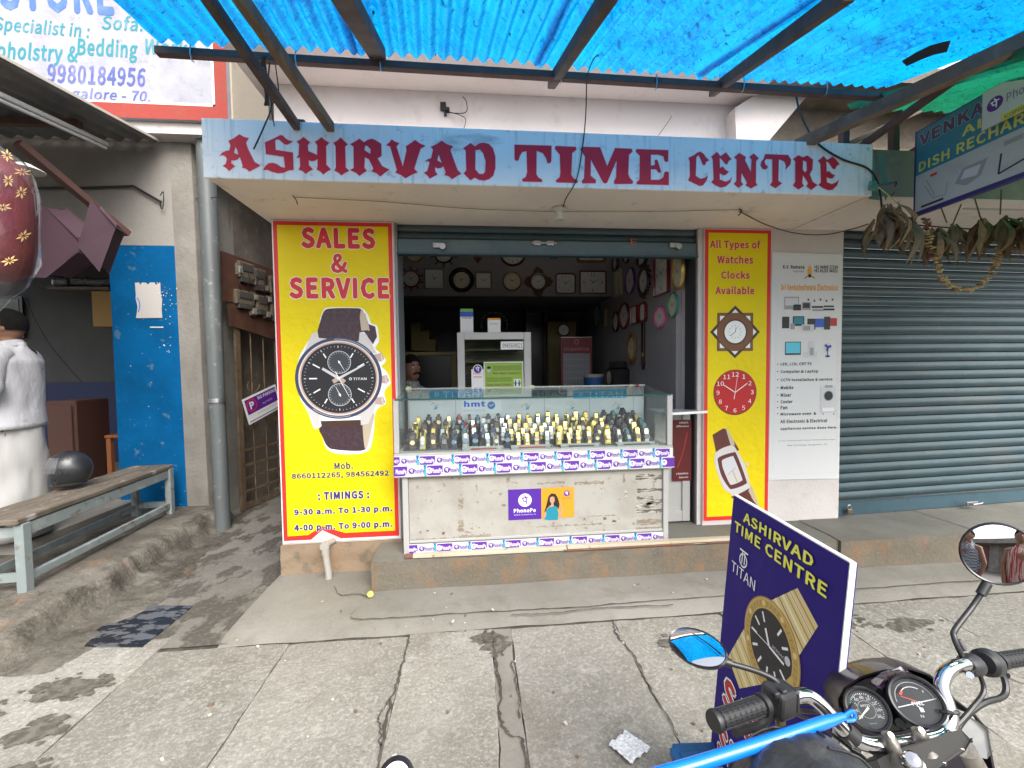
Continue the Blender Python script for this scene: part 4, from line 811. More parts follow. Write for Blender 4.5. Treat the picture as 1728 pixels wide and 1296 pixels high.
# ------------------------------------------------------------------ things in the back of the shop
M_yp = pmat('yellow_paint', (.20, .155, .05), .6, layers=((3, .42, .6, (.14, .11, .04), .6),)); M_blk = C('black_lacquer', (.012, .012, .013), .3)
t = thing('grandfather_clock', 'tall black grandfather clock standing against the right wall', 'clock', onX(1042, 655, 1.60)); b = t.location
MB().box(-.09, .09, -.13, .13, -.6, .22).box(-.07, .07, -.09, .09, .22, .30).obj('case', M_blk, t, world=False, bevel=.01); MB().lathe([(0, .0), (.07, .0), (.075, .004)], (-.095, 0, .12), (-1, 0, 0), 24).obj('dial', M_cdc, t, world=False)
t = thing('cupboard', 'yellow wooden cupboard at the back of the shop', 'cupboard', onY(949, 660, 5.6)+Vector((0, 0, -.4)))
h_ = 1.4; MB().box(-.20, .20, 0, .3, -.55, h_-.05).obj('carcass', M_yp, t, world=False, bevel=.008); MB().box(-.18, -.005, -.018, 0, -.5, h_-.1).obj('door', M_yp, t, world=False, bevel=.006); MB().box(.005, .18, -.018, 0, -.5, h_-.1).obj('door', M_yp, t, world=False, bevel=.006)
p = onY(951, 557, 5.52); wall_clock('round', .17, .17, 'brown', 'w', 'small twin bell alarm clock in front of the yellow cupboard', p, name='alarm_clock', grp=None, nums=False)
t = thing('wardrobe', 'black cabinet with open doorway between counter and cupboard', 'cabinet', onY(908, 640, 5.75)); MB().box(-.16, -.12, 0, .3, -1, .95).box(.10, .14, 0, .3, -1, .95).box(-.16, .14, 0, .3, .95, 1.0).box(-.12, .10, .25, .3, -1, .95).obj('carcass', M_blk, t, world=False)
t = thing('calendar', 'red and grey wall calendar hanging at the back of the shop', 'calendar', onY(973, 613, 4.9)); c = t.location
P = Print((0, 0, 0), (1, 0, 0), (0, 0, 1)); P.rect(-.19, -.35, .19, .31, C('cal_red', (.17, .012, .016)), 0); P.rect(-.165, -.33, .165, .12, C('cal_grey', (.22, .22, .23)), 1); P.text('maxima', -.15, .15, .15, .20, C('cal_text', (.5, .2, .2)), 2); P.ring(0, .255, .022, .03, C('cal_text', (0, 0, 0)), 2, 16)
for i in range(5):
    for j in range(7): P.rect(-.145+.043*j, .04-.075*i, -.125+.043*j, .055-.075*i, K_grey, 2)
P.obj('sheet', t, world=False); MB().box(-.19, .19, .001, .006, .305, .315).obj('rail', M_steel, t, world=False)
t = thing('bucket', 'cream and blue plastic bucket at the back right', 'bucket', onY(1001, 655, 4.4)+Vector((0, 0, -.05)))
MB().lathe([(.085, 0), (.105, .2), (.112, .2), (.112, .19)], (0, 0, 0), n=24, close=False).obj('pail', C('pail_cream', (.36, .33, .26)), t, world=False, smooth=True); MB().lathe([(.092, .05), (.1035, .17)], (0, 0, 0), n=24).obj('band', C('pail_blue', (.02, .08, .25)), t, world=False, smooth=True)
t = thing('stepped_shelf', 'yellow stepped shelf in the dark at the back left', 'shelf', onY(694, 592, 5.5))
st_ = onY(694, 592, 5.5); q = [onY(*p, 5.5)-st_ for p in ((694, 592), (694, 545), (710, 545), (710, 558), (724, 558), (724, 573), (735, 573), (735, 592))]; MB().prism(q, (0, .4, 0)).obj('carcass', M_yp, t, world=False)
t = thing('desk', 'yellow edged work desk at the back left', 'desk', onY(725, 594, 4.4)+Vector((0, 0, -.0)))
z_ = t.location.z; MB().box(-.30, .28, 0, .55, -.035, 0).obj('top', M_yp, t, world=False); 
for x in (-.27, .25): MB().box(x-.025, x+.025, .01, .06, -(z_-.24), -.036).obj('leg', M_yp, t, world=False)
MB().box(-.24, .22, .02, .06, -(z_-.3), -.04).obj('panel', M_blk, t, world=False)

# glazed cabinet with the notices
M_wfr = pmat('white_frame_paint', (.58, .56, .54), .5, layers=((10, .58, .68, (.4, .37, .33), .5),)); YK = 3.75
ct = thing('glazed_cabinet', 'white framed glass cabinet carrying a green mask notice, behind the watch counter', 'cabinet', (.2, YK, .24))
p0 = onY(771, 561, YK); p1 = onY(896, 563, YK); zt = p0.z; X0, X1 = p0.x, p1.x; zb = .24
for a in ((X0, X0+.065), (X1-.065, X1)): MB().box(a[0], a[1], YK, YK+.04, zb, zt).obj('stile', M_wfr, ct, bevel=.004)
MB().box(X0+.066, X1-.066, YK, YK+.04, zt-.065, zt).obj('rail', M_wfr, ct, bevel=.004); MB().box(X0+.066, X1-.066, YK, YK+.04, zb, .85).obj('rail', M_wfr, ct, bevel=.004)
MB().box(X0+.066, X1-.066, YK+.015, YK+.02, .851, zt-.066).obj('pane', glass('cabinet_glass', (.85, .88, .84), 1.6), ct)
mb = MB(); 
M_ol = pmat('olive_pane_reflection', (.19, .18, .11), .7, layers=((5, .5, .6, (.35, .33, .26), .8, (.6, 1, 14)), (3, .55, .62, (.5, .42, .08), .6, (1, 1, 9))))  # street reflection of the pane, put into the colour of striped backing
MB().box(X0+.02, X1-.02, YK+.38, YK+.4, zb, zt-.02).obj('back_panel', M_ol, ct)
for i in range(7): MB().box(X0+.07, X1-.07, YK+.10, YK+.37, 1.0+.11*i, 1.012+.11*i).obj('shelf', M_ol, ct)  # added slats that stand for the shutter reflected in the pane
MB().box(X0, X1, YK+.041, YK+.4, zt-.03, zt-.001).obj('top', M_wfr, ct)
nt_ = thing('notice', 'green notice reading Wear Mask Compulsory Please Keep Distance', 'notice', onY(850, 632, YK+.012))
P = Print((0, YK+.012, 1.4), (1, 0, 0), (0, 0, 1)); a, b = P.px(817, 662); c, d = P.px(883, 610); P.rect(a, b, c, d, K_pale, 1); P.rect(a+.008, b+.008, c-.008, d-.008, K_lime, 2)
P.ptext('ಕಡ್ಡಾಯವಾಗಿ ಮಾಸ್ಕ್ ಧರಿಸಿ', (832, 625), (879, 617), K_black, 3); P.ptext('Wear Mask Compulsory', (832, 633), (879, 627), C('ntext', (.22, .03, .04)), 3, bold=.02); P.ptext('ದೂರದಿಂದ ಮಾತನಾಡಿ', (821, 644), (863, 637), K_black, 3); P.ptext('Please Keep Distance', (821, 653), (863, 646), C('ntext', (0, 0, 0)), 3, bold=.02)
e, f = P.px(825, 624); P.disc(e, f, .018, K_skin, 3, 16, ry=.026); P.disc(e, f+.02, .019, K_hair, 3.5, 14, ry=.012); P.disc(e, f-.009, .0165, C('mask', (.45, .6, .55)), 4, 14, ry=.013)
e, f = P.px(873, 646); P.rect(e-.032, f-.04, e+.032, f+.035, K_pale, 3)
for s in (-1, 1): P.disc(e+s*.017, f+.018, .007, K_black, 4, 10); P.rect(e+s*.017-.006, f-.03, e+s*.017+.006, f+.01, K_black, 4); P.line(e+s*.017-.011, f+.005, e+s*.017-.011, f-.012, .004, K_black, 4); P.line(e+s*.017+.011, f+.005, e+s*.017+.011, f-.012, .004, K_black, 4)
P.obj('sheet', nt_)
t = thing('paper_slip', 'white paper slip with handwritten phone number on the cabinet glass', 'paper', onY(865, 583, YK+.012)); P = Print((0, YK+.012, 1.4), (1, 0, 0), (0, 0, 1)); P.rect(*P.px(845, 590), *P.px(883, 576), K_pale, 1); P.ptext('9945604921', (848, 587), (881, 579), K_black, 2, shear=.2); P.obj('sheet', t)
t = thing('payment_card', 'narrow white payment card with purple round mark, left of the green notice', 'card', onY(806, 640, YK+.011)); P = Print((0, YK+.011, 1.4), (1, 0, 0), (0, 0, 1)); P.rect(*P.px(796, 664), *P.px(816, 623), K_pale, 1); e, f = P.px(806, 623); P.disc(e, f, .042, K_pale, 1.5); pe_logo(P, e, f, .036, K_purple, K_pale, 2); P.ptext('PhonePe', (799, 632), (813, 629), K_purple, 3); P.rect(*P.px(799, 637), *P.px(813, 635), K_orange, 3); P.obj('sheet', t)
def stand(px0, py0, px1, py1, top, label, cols):
    p = onY((px0+px1)/2, py1, YK+.12); t = thing('payment_stand', label, 'card stand', (p.x, p.y, zt)); P = Print((p.x, YK+.12, zt), (1, 0, 0), (0, 0, 1)); wd = (px1-px0)/2*.0054; ht = (py1-py0)*.0054
    P.rect(-wd, .02, wd, ht, cols[0], 1); P.rect(-wd, ht*.68, wd, ht, cols[1], 2); P.rect(-wd, ht*.88, wd, ht, cols[3], 3); P.text(top, -wd*.7, ht*.60, wd*.7, ht*.66, cols[2], 3, bold=.02); P.rect(-wd*.66, ht*.18, wd*.66, ht*.56, K_pale, 3); P.rect(-wd, .02, wd, ht*.1, cols[1], 3); P.obj('card', t)
    MB().box(p.x-wd, p.x+wd, p.y-.02, p.y+.04, zt, zt+.02).obj('base', K_pale, t)
stand(777, 520, 799, 562, 'PAYTM', 'blue payment stand on top of the white cabinet', (K_pale, K_bluep, K_navy, K_green)); stand(823, 536, 845, 562, 'G PAY', 'white payment stand with coloured corner on the white cabinet', (K_pale, K_pale, K_navy, K_orange))
tb = thing('dark_garland', 'ring of dark beads around the white payment stand', 'garland', onY(834, 545, YK+.16)); mb = MB()
for i in range(22): a = rad(-15+i*10); mb.lathe([(0, .008), (.009, .004), (.009, -.004), (0, -.008)], (.12*math.cos(a), .0, .115*math.sin(a)-.02+.01*(i % 2)), n=6)
tag(mb.obj('beads', M_blk, tb, world=False), kind='stuff')
# ------------------------------------------------------------------ glass watch counter
M_cw = pmat('counter_white', (.39, .385, .375), .5, layers=((12, .56, .68, (.5, .46, .4), .5), (40, .66, .72, (.25, .2, .15), .5)))
M_worn = pmat('peeling_white_laminate', (.37, .355, .32), .6, layers=((4, .46, .62, (.30, .28, .24), .8), (7, .66, .69, (.36, .31, .25), .8, (.5, 1, 1.6)), (18, .645, .67, (.22, .17, .12), .8), (11, .67, .70, (.24, .19, .13), .8, (.3, 1, 2.5))), bump=((40, .0012),))
M_gl = glass('case_glass', (.945, .975, .965), 1.45, haze=.015); M_ge = C('glass_edge_green', (.03, .09, .075), .15)
ctr = thing('watch_counter', 'glass topped watch counter with worn white front and purple and white sticker strips', 'counter', (.43, 2.84, .226))
CX0, CX1, CY0, CY1 = -.545, 1.405, 2.83, 3.285; ZF, ZT, ZB = .905, 1.290, 1.338
def cobj(n, mb, m, **k): return mb.obj(n, m, ctr, **k)
cobj('front_panel', MB().box(-.46, 1.345, 2.868, 2.88, .295, .862), M_worn)
for a in ((-.50, -.462), (1.347, 1.385)): cobj('stile', MB().box(a[0], a[1], 2.85, 2.885, .227, .863), M_cw, bevel=.003)
cobj('plinth', MB().box(-.462, 1.347, 2.855, 2.885, .227, .293), M_cw); cobj('side_panel', MB().box(-.50, -.485, 2.886, 3.27, .227, .863), M_cw); cobj('side_panel', MB().box(1.37, 1.385, 2.886, 3.27, .227, .863), M_cw)
cobj('bead', MB().box(-.46, 1.345, 2.856, 2.867, .30, .318), M_cw, bevel=.002)
cobj('floor', MB().box(CX0+.02, CX1-.02, 2.85, CY1-.02, .864, .93), M_cw)
cobj('apron', MB().box(CX0, CX1, 2.826, 2.849, .765, .928), M_cw, bevel=.002)
for a in ((CX0, CX0+.035), (CX1-.04, CX1)): cobj('post', MB().box(a[0], a[1], 2.83, 2.86, .929, ZT+.006), M_cw, bevel=.003)
cobj('pane', MB().box(CX0+.036, CX1-.041, 2.84, 2.845, .93, ZT-.002), M_gl, )
cobj('top_pane', MB().hex([(CX0+.01, 2.835, ZT), (CX1-.01, 2.835, ZT), (CX1-.01, CY1, ZB), (CX0+.01, CY1, ZB)], [(CX0+.01, 2.835, ZT+.006), (CX1-.01, 2.835, ZT+.006), (CX1-.01, CY1, ZB+.006), (CX0+.01, CY1, ZB+.006)]), M_gl)
cobj('edge_strip', MB().box(CX0+.01, CX1-.01, 2.829, 2.834, ZT-.003, ZT+.007), M_ge); cobj('edge_strip', MB().box(CX0+.01, CX1-.01, CY1+.001, CY1+.008, ZB-.002, ZB+.008), C('aluminium_edge', (.6, .6, .58), .35, .6))
for x in (CX0+.012, CX1-.018): cobj('end_pane', MB().prism([(x, 2.862, .932), (x, CY1-.02, .932), (x, CY1-.02, ZB-.004), (x, 2.862, ZT)], (.005, 0, 0)), M_gl)
cobj('back_panel', MB().box(CX0+.03, CX1-.03, CY1-.018, CY1-.004, .932, ZB-.01), pmat('case_back', (.55, .58, .59), .5, layers=((3, .5, .62, (.46, .49, .50), .5),)))
PB = Print((0, CY1-.019, 1.1), (1, 0, 0), (0, 0, 1)); P = PB
for x in (690, 769, 845, 919, 995, 1069): a = P.px(x, 690); P.rect(a[0]-.0025, -.165, a[0]+.0025, .15, K_grey, 1)
P.line(-.5, .151, 1.38, .151, .004, K_grey, 1)
for x0, x1 in ((725, 815), (968, 1057)): a, b = P.px(x0, 673); c, d = P.px(x1, 656.5); P.rect(a, b, c, d, K_cyan, 2); P.ptext('TITAN', (x0+22, 671), (x1-6, 660), C('pale_sticker', (.62, .75, .85)), 3); P.ring(*P.px(x0+12, 665), .010, .017, C('pale_sticker', (0, 0, 0)), 3, 16)
a, b = P.px(898, 672); c, d = P.px(957, 657); P.rect(a, b, c, d, C('sticker_slate', (.06, .085, .105)), 2); P.ptext('TITAN', (903, 669), (953, 660), C('slate_text', (.22, .25, .28)), 3)
a, b = P.px(780, 699); c, d = P.px(846, 674); P.rect(a, b, c, d, C('sticker_pale', (.62, .66, .68)), 2); P.ptext('hmt', (783, 687), (819, 676), K_bluep, 3, bold=.05); P.ptext('WATCHES', (781, 695), (818, 690.5), K_grey, 3); e, f = P.px(829, 684); P.disc(e, f, .031, C('hmt_disc', (.04, .16, .42)), 3); P.path([(e-.015, f+.006), (e, f-.006), (e+.018, f+.012)], .004, K_pale, 4)
for x in (732, 887, 963, 1040):
    e, f = P.px(x, 684); P.ring(e, f+.005, .022, .034, K_lg, 2, 18, 20, 300)
    for k in range(7): P.disc(e-.03+.01*k+R_.uniform(-.004, .004), f+.01+R_.uniform(-.02, .02), .006, C('faint_gold', (.42, .38, .28)), 2.4, 8)
    P.poly([(e-.005, f-.03), (e+.02, f-.035), (e+.032, f-.012), (e+.012, f-.008)], C('faint_blue', (.10, .35, .5)), 2.6)
P.obj('stickers', ctr)
# sticker strips
def strip(P, x0, x1, z0, z1, start, seg=.118, dz=0., clip=1.):
    P.rect(x0, z0, x1, z1, C('strip_white', (.60, .60, .60)), 0.5); x = x0+start; i = 0
    while x < x1:
        a = max(x, x0); b = min(x+seg-.006, x1); zc = (z0+z1)/2; hh = (z1-z0)*.43
        if i % 2 == 0:
            for s in (0, 1): P.poly([(max(x0, x-.014), z0), (max(x0, x+.002), z0), (max(x0, x-.002), z0+(z1-z0)*.45)] if s else [(max(x0, x-.012), z1), (max(x0, x-.006), z1-(z1-z0)*.4), (max(x0, x+.008), z1)], C('strip_green', (.10, .42, .16)) if s else K_cyan, 1+s*.01) if x-.03 > x0 else None
            if b-a > .01: P.poly([(a+(.012 if a == x else 0), zc-hh), (b-.02 if b < x1 else b, zc-hh), (b, zc-hh*.4), (b, zc+hh), (a+(.012 if a == x else 0), zc+hh), (a, zc)], K_purple, 2)
        else:
            P.poly([(min(x+seg-.012, x1), z0), (min(x+seg+.006, x1), z0), (min(x+seg-.004, x1), z1), (min(x+seg-.016, x1), z1)], C('sticker_sky', (.05, .35, .75)), 1) if x+seg < x1 else None
        ink, dsc, let = (K_pale, K_pale, K_purple) if i % 2 == 0 else (K_purple, K_purple, K_pale)
        if x+.012 > x0 and x+.03 < x1: pe_logo(P, x+.022, zc, hh*.62, dsc, let, 3)
        ta, tb = x+.036, x+seg-.012
        if ta > x0 and tb < x1: P.text('PhonePe', ta, zc-hh*.60, tb, zc+hh*.50, ink, 3, bold=.03)
        elif tb > x0 and ta < x0 and tb < x1: P.text('nePe' if tb-x0 > .04 else 'e', x0+.002, zc-hh*.42, tb, zc+hh*.4, ink, 3)
        x += seg; i += 1
P = Print((0, 2.825, 0), (1, 0, 0), (0, 0, 1)); strip(P, CX0, CX1, .845, .912, -.075); P.obj('sticker_strip', ctr)
P = Print((0, 2.8225, 0), (1, 0, 0), (0, 0, 1)); strip(P, CX0-.004, CX1+.01, .772, .848, -.022+.0, .118); P.obj('sticker_strip', ctr)
P = Print((0, 2.8535, 0), (1, 0, 0), (0, 0, 1)); strip(P, -.50, 1.385, .228, .294, -.02, .119); P.obj('sticker_strip', ctr)
# torn paper remains on the front panel
mb = Print((0, 2.867, 0), (1, 0, 0), (0, 0, 1)); M_torn = pmat('torn_paper_glue', (.22, .18, .135), .9, layers=((22, .45, .6, (.34, .31, .26), .8, (1, 1, 3)),)); M_tornd = pmat('torn_dark_residue', (.10, .085, .07), .9, layers=((30, .46, .58, (.5, .47, .42), .9, (.4, 1, 3)),))
def torn(x0, z0, x1, z1, m, l=1, j=.006, cut=.012):
    n = max(3, int((x1-x0)/cut)); k = max(2, int((z1-z0)/cut)); pts = []
    for i in range(n): pts.append((x0+(x1-x0)*i/n+R_.uniform(-j, j)*.5, z0+R_.uniform(-j, j)))
    for i in range(k): pts.append((x1+R_.uniform(-j, j), z0+(z1-z0)*i/k))
    for i in range(n): pts.append((x1-(x1-x0)*i/n+R_.uniform(-j, j)*.5, z1+R_.uniform(-j, j)))
    for i in range(k): pts.append((x0+R_.uniform(-j, j), z1-(z1-z0)*i/k))
    mb.poly(pts, m, l)
zp = lambda x, y: mb.px(640+x/2.88, 630+y/2.88)
for x0, y0, x1, y1, m in ((160, 795, 380, 822, 0), (388, 780, 545, 806, 0), (870, 770, 1060, 795, 0), (1060, 760, 1230, 785, 0), (760, 728, 1092, 748, 0), (950, 522, 1092, 542, 0), (768, 525, 905, 540, 0), (385, 605, 408, 660, 0), (385, 712, 410, 772, 0), (1015, 688, 1150, 697, 0), (1248, 742, 1382, 778, 0), (1252, 705, 1380, 738, 0),
                          (1246, 488, 1380, 520, 1), (1252, 556, 1376, 578, 1), (1250, 596, 1330, 618, 1), (1300, 612, 1378, 640, 1), (1248, 628, 1330, 655, 1), (1252, 655, 1380, 680, 1), (618, 508, 634, 532, 0), (385, 505, 408, 516, 0), (1136, 710, 1150, 735, 1), (1190, 570, 1205, 600, 1), (1182, 490, 1195, 530, 0)):
    a = zp(x0, y1); b = zp(x1, y0); torn(*a, *b, M_tornd if m else M_torn)
for i in range(90):
    x = R_.uniform(-.43, 1.3); z = R_.choice((R_.uniform(.33, .84), R_.uniform(.33, .42), R_.uniform(.78, .86))); s = R_.uniform(.002, .012); torn(x, z, x+s*R_.uniform(.6, 2.5), z+s*R_.uniform(.5, 2), R_.choice((M_torn, M_torn, M_tornd)), 1.3, s*.3, .004)
tag(mb.obj('paper_residue', ctr), kind='stuff')
# purple and orange sticker poster
pp = thing('sticker_poster', 'purple and orange wallet sticker with woman in teal top on the counter front', 'sticker', (.42, 2.866, .5))
P = Print((0, 2.8665, 0), (1, 0, 0), (0, 0, 1)); z = lambda x, y: P.px(640+x/2.88, 630+y/2.88)
a = z(628, 714); b = z(787, 559); c = z(946, 555); P.rect(a[0], a[1], b[0], b[1], C('sticker_purple', (.075, .015, .28)), 2); P.rect(b[0], a[1]+.002, c[0], b[1]+.002, C('sticker_orange', (.66, .29, .015)), 2)
e, f = z(708, 616); pe_logo(P, e, f, .047, K_pale, K_purple, 3); P.text('PhonePe', *z(654, 678), *z(760, 653), K_pale, 3, bold=.025); P.text('KARTE JA BADHTE JA', *z(655, 691), *z(760, 682), K_pale, 3)
e, f = z(911, 583); pe_logo(P, e, f, .021, K_purple, K_pale, 3); P.text('PhonePe', *z(887, 611), *z(936, 602), K_navy, 3)
zz = lambda *pts: [z(*q) for q in pts]
P.poly(zz((822, 598), (835, 583), (856, 585), (868, 605), (876, 635), (872, 660), (850, 655), (830, 640), (812, 660), (808, 690), (800, 680), (812, 640)), K_hair, 4)
P.poly(zz((800, 708), (806, 672), (822, 652), (845, 640), (866, 650), (872, 672), (868, 711), (820, 712)), K_teal, 5); P.poly(zz((829, 605), (838, 598), (850, 600), (853, 618), (846, 630), (848, 645), (832, 650), (836, 632), (829, 622)), K_skin, 5.5)
P.poly(zz((866, 650), (878, 680), (886, 660), (880, 638), (874, 632), (882, 628), (888, 640), (894, 665), (880, 700), (868, 672)), K_skin, 5.6); P.poly(zz((800, 708), (798, 680), (810, 668), (812, 690)), K_skin, 5.4); P.obj('sheet', pp)

# ------------------------------------------------------------------ watches on their stands
WM = {'black': C('strap_black', (.015, .015, .017), .5), 'brown': C('strap_brown', (.09, .035, .02), .5), 'steel': C('watch_steel', (.42, .41, .39), .3, .85), 'gold': C('watch_gold', (.70, .47, .14), .3, .8), 'navy': C('strap_navy', (.015, .03, .10), .5), 'red': C('strap_red', (.30, .02, .03), .5), 'teal': C('strap_teal', (.04, .16, .18), .5)}
DM = {'white': C('dial_white', (.50, .50, .47), .35), 'black': C('dial_black', (.02, .02, .025), .3), 'blue': C('dial_blue', (.12, .24, .36), .3), 'champagne': C('dial_champagne', (.75, .6, .28), .3)}
SM = {'black': C('stand_black', (.022, .022, .026), .55), 'yellow': C('stand_yellow', (.55, .45, .04), .5), 'clear': C('stand_grey', (.30, .32, .33), .3)}
def st_mesh():
    mb = MB(); w = .014; pr = [(-.022, 0), (.020, 0), (.020, .02), (.006, .058), (-.004, .058)]
    mb.prism([(-w, y, z) for y, z in pr], (2*w, 0, 0)); return mb
def strap_mesh(w):
    mb = MB(); pr = [(-.025, .004), (-.022, .018), (-.013, .040), (-.004, .062), (.002, .068), (.009, .066), (.020, .040)]; ot = [(y-.002*(1 if i < 4 else -1 if i > 5 else 0), z+.0025) for i, (y, z) in enumerate(pr)]
    n = len(pr); vs = [(s*w, y, z) for s in (-1, 1) for y, z in pr]+[(s*w, y, z) for s in (-1, 1) for y, z in ot]
    fs = [(2*n+i, 3*n+i, 3*n+i+1, 2*n+i+1) for i in range(n-1)]+[(i, 2*n+i, 2*n+i+1, i+1) for i in range(n-1)]+[(n+i, n+i+1, 3*n+i+1, 3*n+i) for i in range(n-1)]
    mb.add(vs, fs); return mb
def case_mesh(sq, r):
    mb = MB(); c = Vector((0, -.0195, .030)); d = Vector((0, -1, .42)).normalized(); n = 14 if not sq else 4
    u = Vector((1, 0, 0)); v = d.cross(u)
    def rg(k, h):
        if sq: return [c+d*h+u*(x*r*k)+v*(y*r*k*1.15) for x, y in ((1, 1), (-1, 1), (-1, -1), (1, -1))]
        return [c+d*h+u*(math.cos(2*math.pi*j/n)*r*k)+v*(math.sin(2*math.pi*j/n)*r*k) for j in range(n)]
    rs = [rg(1, 0), rg(1, .006), rg(.8, .0075)]; mb.add([p for q in rs for p in q], [(i*n+j, i*n+(j+1) % n, (i+1)*n+(j+1) % n, (i+1)*n+j) for i in range(2) for j in range(n)]); mb.add(rg(.8, .0076), [tuple(range(n))], 1); return mb
CACHE = {}
def ms(key, fn, mats):
    if key not in CACHE: CACHE[key] = fn().mesh(key[0], mats)
    return CACHE[key]
ORD = ['front', 'second', 'third', 'fourth', 'back']; NUM = ['1st', '2nd', '3rd']+['%dth' % i for i in range(4, 40)]
NUM[20] = '21st'; NUM[21] = '22nd'; NUM[22] = '23rd'; NUM[23] = '24th'
for row in range(5):
    n = (24, 25, 24, 25, 23)[row]
    for i in range(n):
        u = (i+.5)/n; x = -.47+u*1.76+R_.uniform(-.008, .008); y = 2.935+.064*row+R_.uniform(-.008, .008); z = (.940, .966, .992, 1.018, 1.044)[row]
        if u < .17: st, dl, sd_ = R_.choice((('black', 'white'), ('black', 'black'), ('gold', 'white'), ('steel', 'white'), ('brown', 'champagne'))), None, R_.choice(('black', 'black', 'yellow'))
        elif u < .42: st, dl, sd_ = R_.choice((('navy', 'blue'), ('black', 'white'), ('red', 'white'), ('steel', 'blue'), ('steel', 'white'), ('brown', 'white'), ('teal', 'blue'))), None, R_.choice(('black', 'black', 'black', 'clear'))
        elif u < .66: st, dl, sd_ = R_.choice((('gold', 'white'), ('gold', 'white'), ('gold', 'champagne'), ('steel', 'white'), ('gold', 'white'))), None, R_.choice(('yellow', 'black', 'black'))
        elif u < .85: st, dl, sd_ = R_.choice((('gold', 'champagne'), ('gold', 'black'), ('gold', 'white'), ('brown', 'white'), ('black', 'champagne'))), None, R_.choice(('black', 'black', 'yellow'))
        else: st, dl, sd_ = R_.choice((('black', 'blue'), ('black', 'white'), ('steel', 'black'), ('teal', 'white'), ('gold', 'black'))), None, 'black'
        stp_, dil = st; sq = R_.random() < .35; met = stp_ in ('gold', 'steel'); big = u > .86
        lab = '%s %s %s watch with %s dial, %s from the left in the %s row' % ('square' if sq else 'round', stp_, 'bracelet' if met else 'strap', dil, NUM[i], ORD[row])
        t = thing('wristwatch', lab, 'watch', (x, y, z), 'watches on display stands in the glass counter', (0, 0, R_.uniform(-.22, .22)))
        k_ = R_.uniform(1.25, 1.6)*(1.12 if big else 1); t.scale = (k_, k_*.9, k_)
        link('stand', ms(('stand', sd_), st_mesh, [SM[sd_]]), t); link('strap', ms(('strap', stp_), lambda: strap_mesh(.0075 if not met else .0085), [WM[stp_]]), t)
        cm = 'gold' if stp_ in ('gold', 'brown', 'red') else 'steel'; rr = .0125 if not sq else .0095
        link('case', ms(('case', sq, cm, dil), lambda: case_mesh(sq, rr), [WM[cm], DM[dil]]), t)
tier = thing('display_tiers', 'black stepped display tiers carrying the rows of watches', 'display stand', (.43, 2.9, .931))
for row in range(5): MB().box(-.50, 1.33, 2.904+.064*row, 2.966+.064*row, .931, (.939, .965, .991, 1.017, 1.043)[row]).obj('tier', C('tier_cloth', (.05, .05, .058), .9), tier)
for i, (a, b, lab) in enumerate(((780, 850, 'clear plastic tray below the blue lettered sticker, leftmost of the trays'), (862, 932, 'clear plastic tray with red inserts in front of the gold watches'), (946, 1014, 'clear plastic tray with one black insert right of the gold watches'), (1040, 1108, 'clear plastic tray at the right end of the case'))):
    p = onY(a, 756, 2.87); q = onY(b, 756, 2.87); t = thing('display_tray', lab, 'tray', (p.x, 2.87, .931)); w_ = q.x-p.x
    MB().box(0, w_, -.02, .02, 0, .004).box(0, w_, .018, .021, 0, .022).box(0, .003, -.02, .02, 0, .018).box(w_-.003, w_, -.02, .02, 0, .018).obj('tray', C('tray_plastic', (.36, .38, .37), .2), t, world=False); MB().box(.06, w_-.05, -.012, .010, .0045, .010).obj('insert', C('insert_red', (.35, .03, .03)) if i < 2 else WM['black'], t, world=False)
for i, (x, y, lab) in enumerate(((690, 655, 'cream jasmine flower at the left end of the counter top'), (898, 653, 'cream flower at the middle of the counter top edge'), (1064, 652, 'cream flower beside the red blossom on the counter top'))):
    p = onY(x, y, 3.27); t = thing('flower', lab, 'flower', p)
    mb = MB()
    for k in range(8): a = rad(k*45+10*i); d = Vector((math.cos(a), -.3+.2*(k % 2), math.sin(a)*.7)); s_ = Vector((-d.z, 0, d.x))*.004; mb.prism([(0, 0, 0), d*.014+s_*1.6, d*.028, d*.014-s_*1.6], (0, .0015, 0))
    mb.obj('petals', C('petal_cream', (.62, .62, .38)), t, world=False)
p = onY(1076, 651, 3.27); t = thing('flower', 'small red blossom at the right of the counter top', 'flower', p); mb = MB()
for k in range(7): a = rad(k*51); mb.lathe([(0, .008), (.006, 0), (0, -.008)], (.008*math.cos(a), -.002, .008*math.sin(a)), n=6)
mb.obj('petals', C('petal_red', (.5, .01, .02)), t, world=False)
# folding shelf and door panel beside the counter
t = thing('folding_shelf', 'grey drop leaf shelf sticking out from the right end of the watch counter', 'shelf', (1.55, 2.95, 1.15)); zs = 1.152
p = [onZ(1222, 698, zs), onZ(1222, 693, zs)]
MB().hex([(1.409, 2.90, zs-.012), (1.75, 2.98, zs-.012), (1.72, 3.09, zs-.012), (1.409, 3.25, zs-.012)], [(1.409, 2.90, zs), (1.75, 2.98, zs), (1.72, 3.09, zs), (1.409, 3.25, zs)]).obj('leaf', pmat('shelf_laminate', (.5, .5, .49), .25, coat=.3), t)
MB().bar((1.409, 2.897, zs-.006), (1.75, 2.977, zs-.006), .004, .018).obj('edge_band', K_white, t)
t = thing('side_door', 'low white door panel with maroon watch poster right of the counter', 'door', (1.55, 3.2, .24)); 
MB().box(1.43, 1.72, 3.18, 3.20, .242, 1.12).obj('panel', M_cw, t, bevel=.003); MB().box(1.655, 1.72, 3.165, 3.179, .242, 1.12).obj('stile', M_cw, t, bevel=.003); MB().box(1.43, 1.654, 3.165, 3.179, .242, .33).obj('rail', M_cw, t, bevel=.003)
P = Print((0, 3.164, 0), (1, 0, 0), (0, 0, 1)); a, b = P.px(1141, 812); c, d = P.px(1167, 708); P.rect(a-.03, b, c, d, C('maroon_poster', (.10, .008, .010), .3), 1)
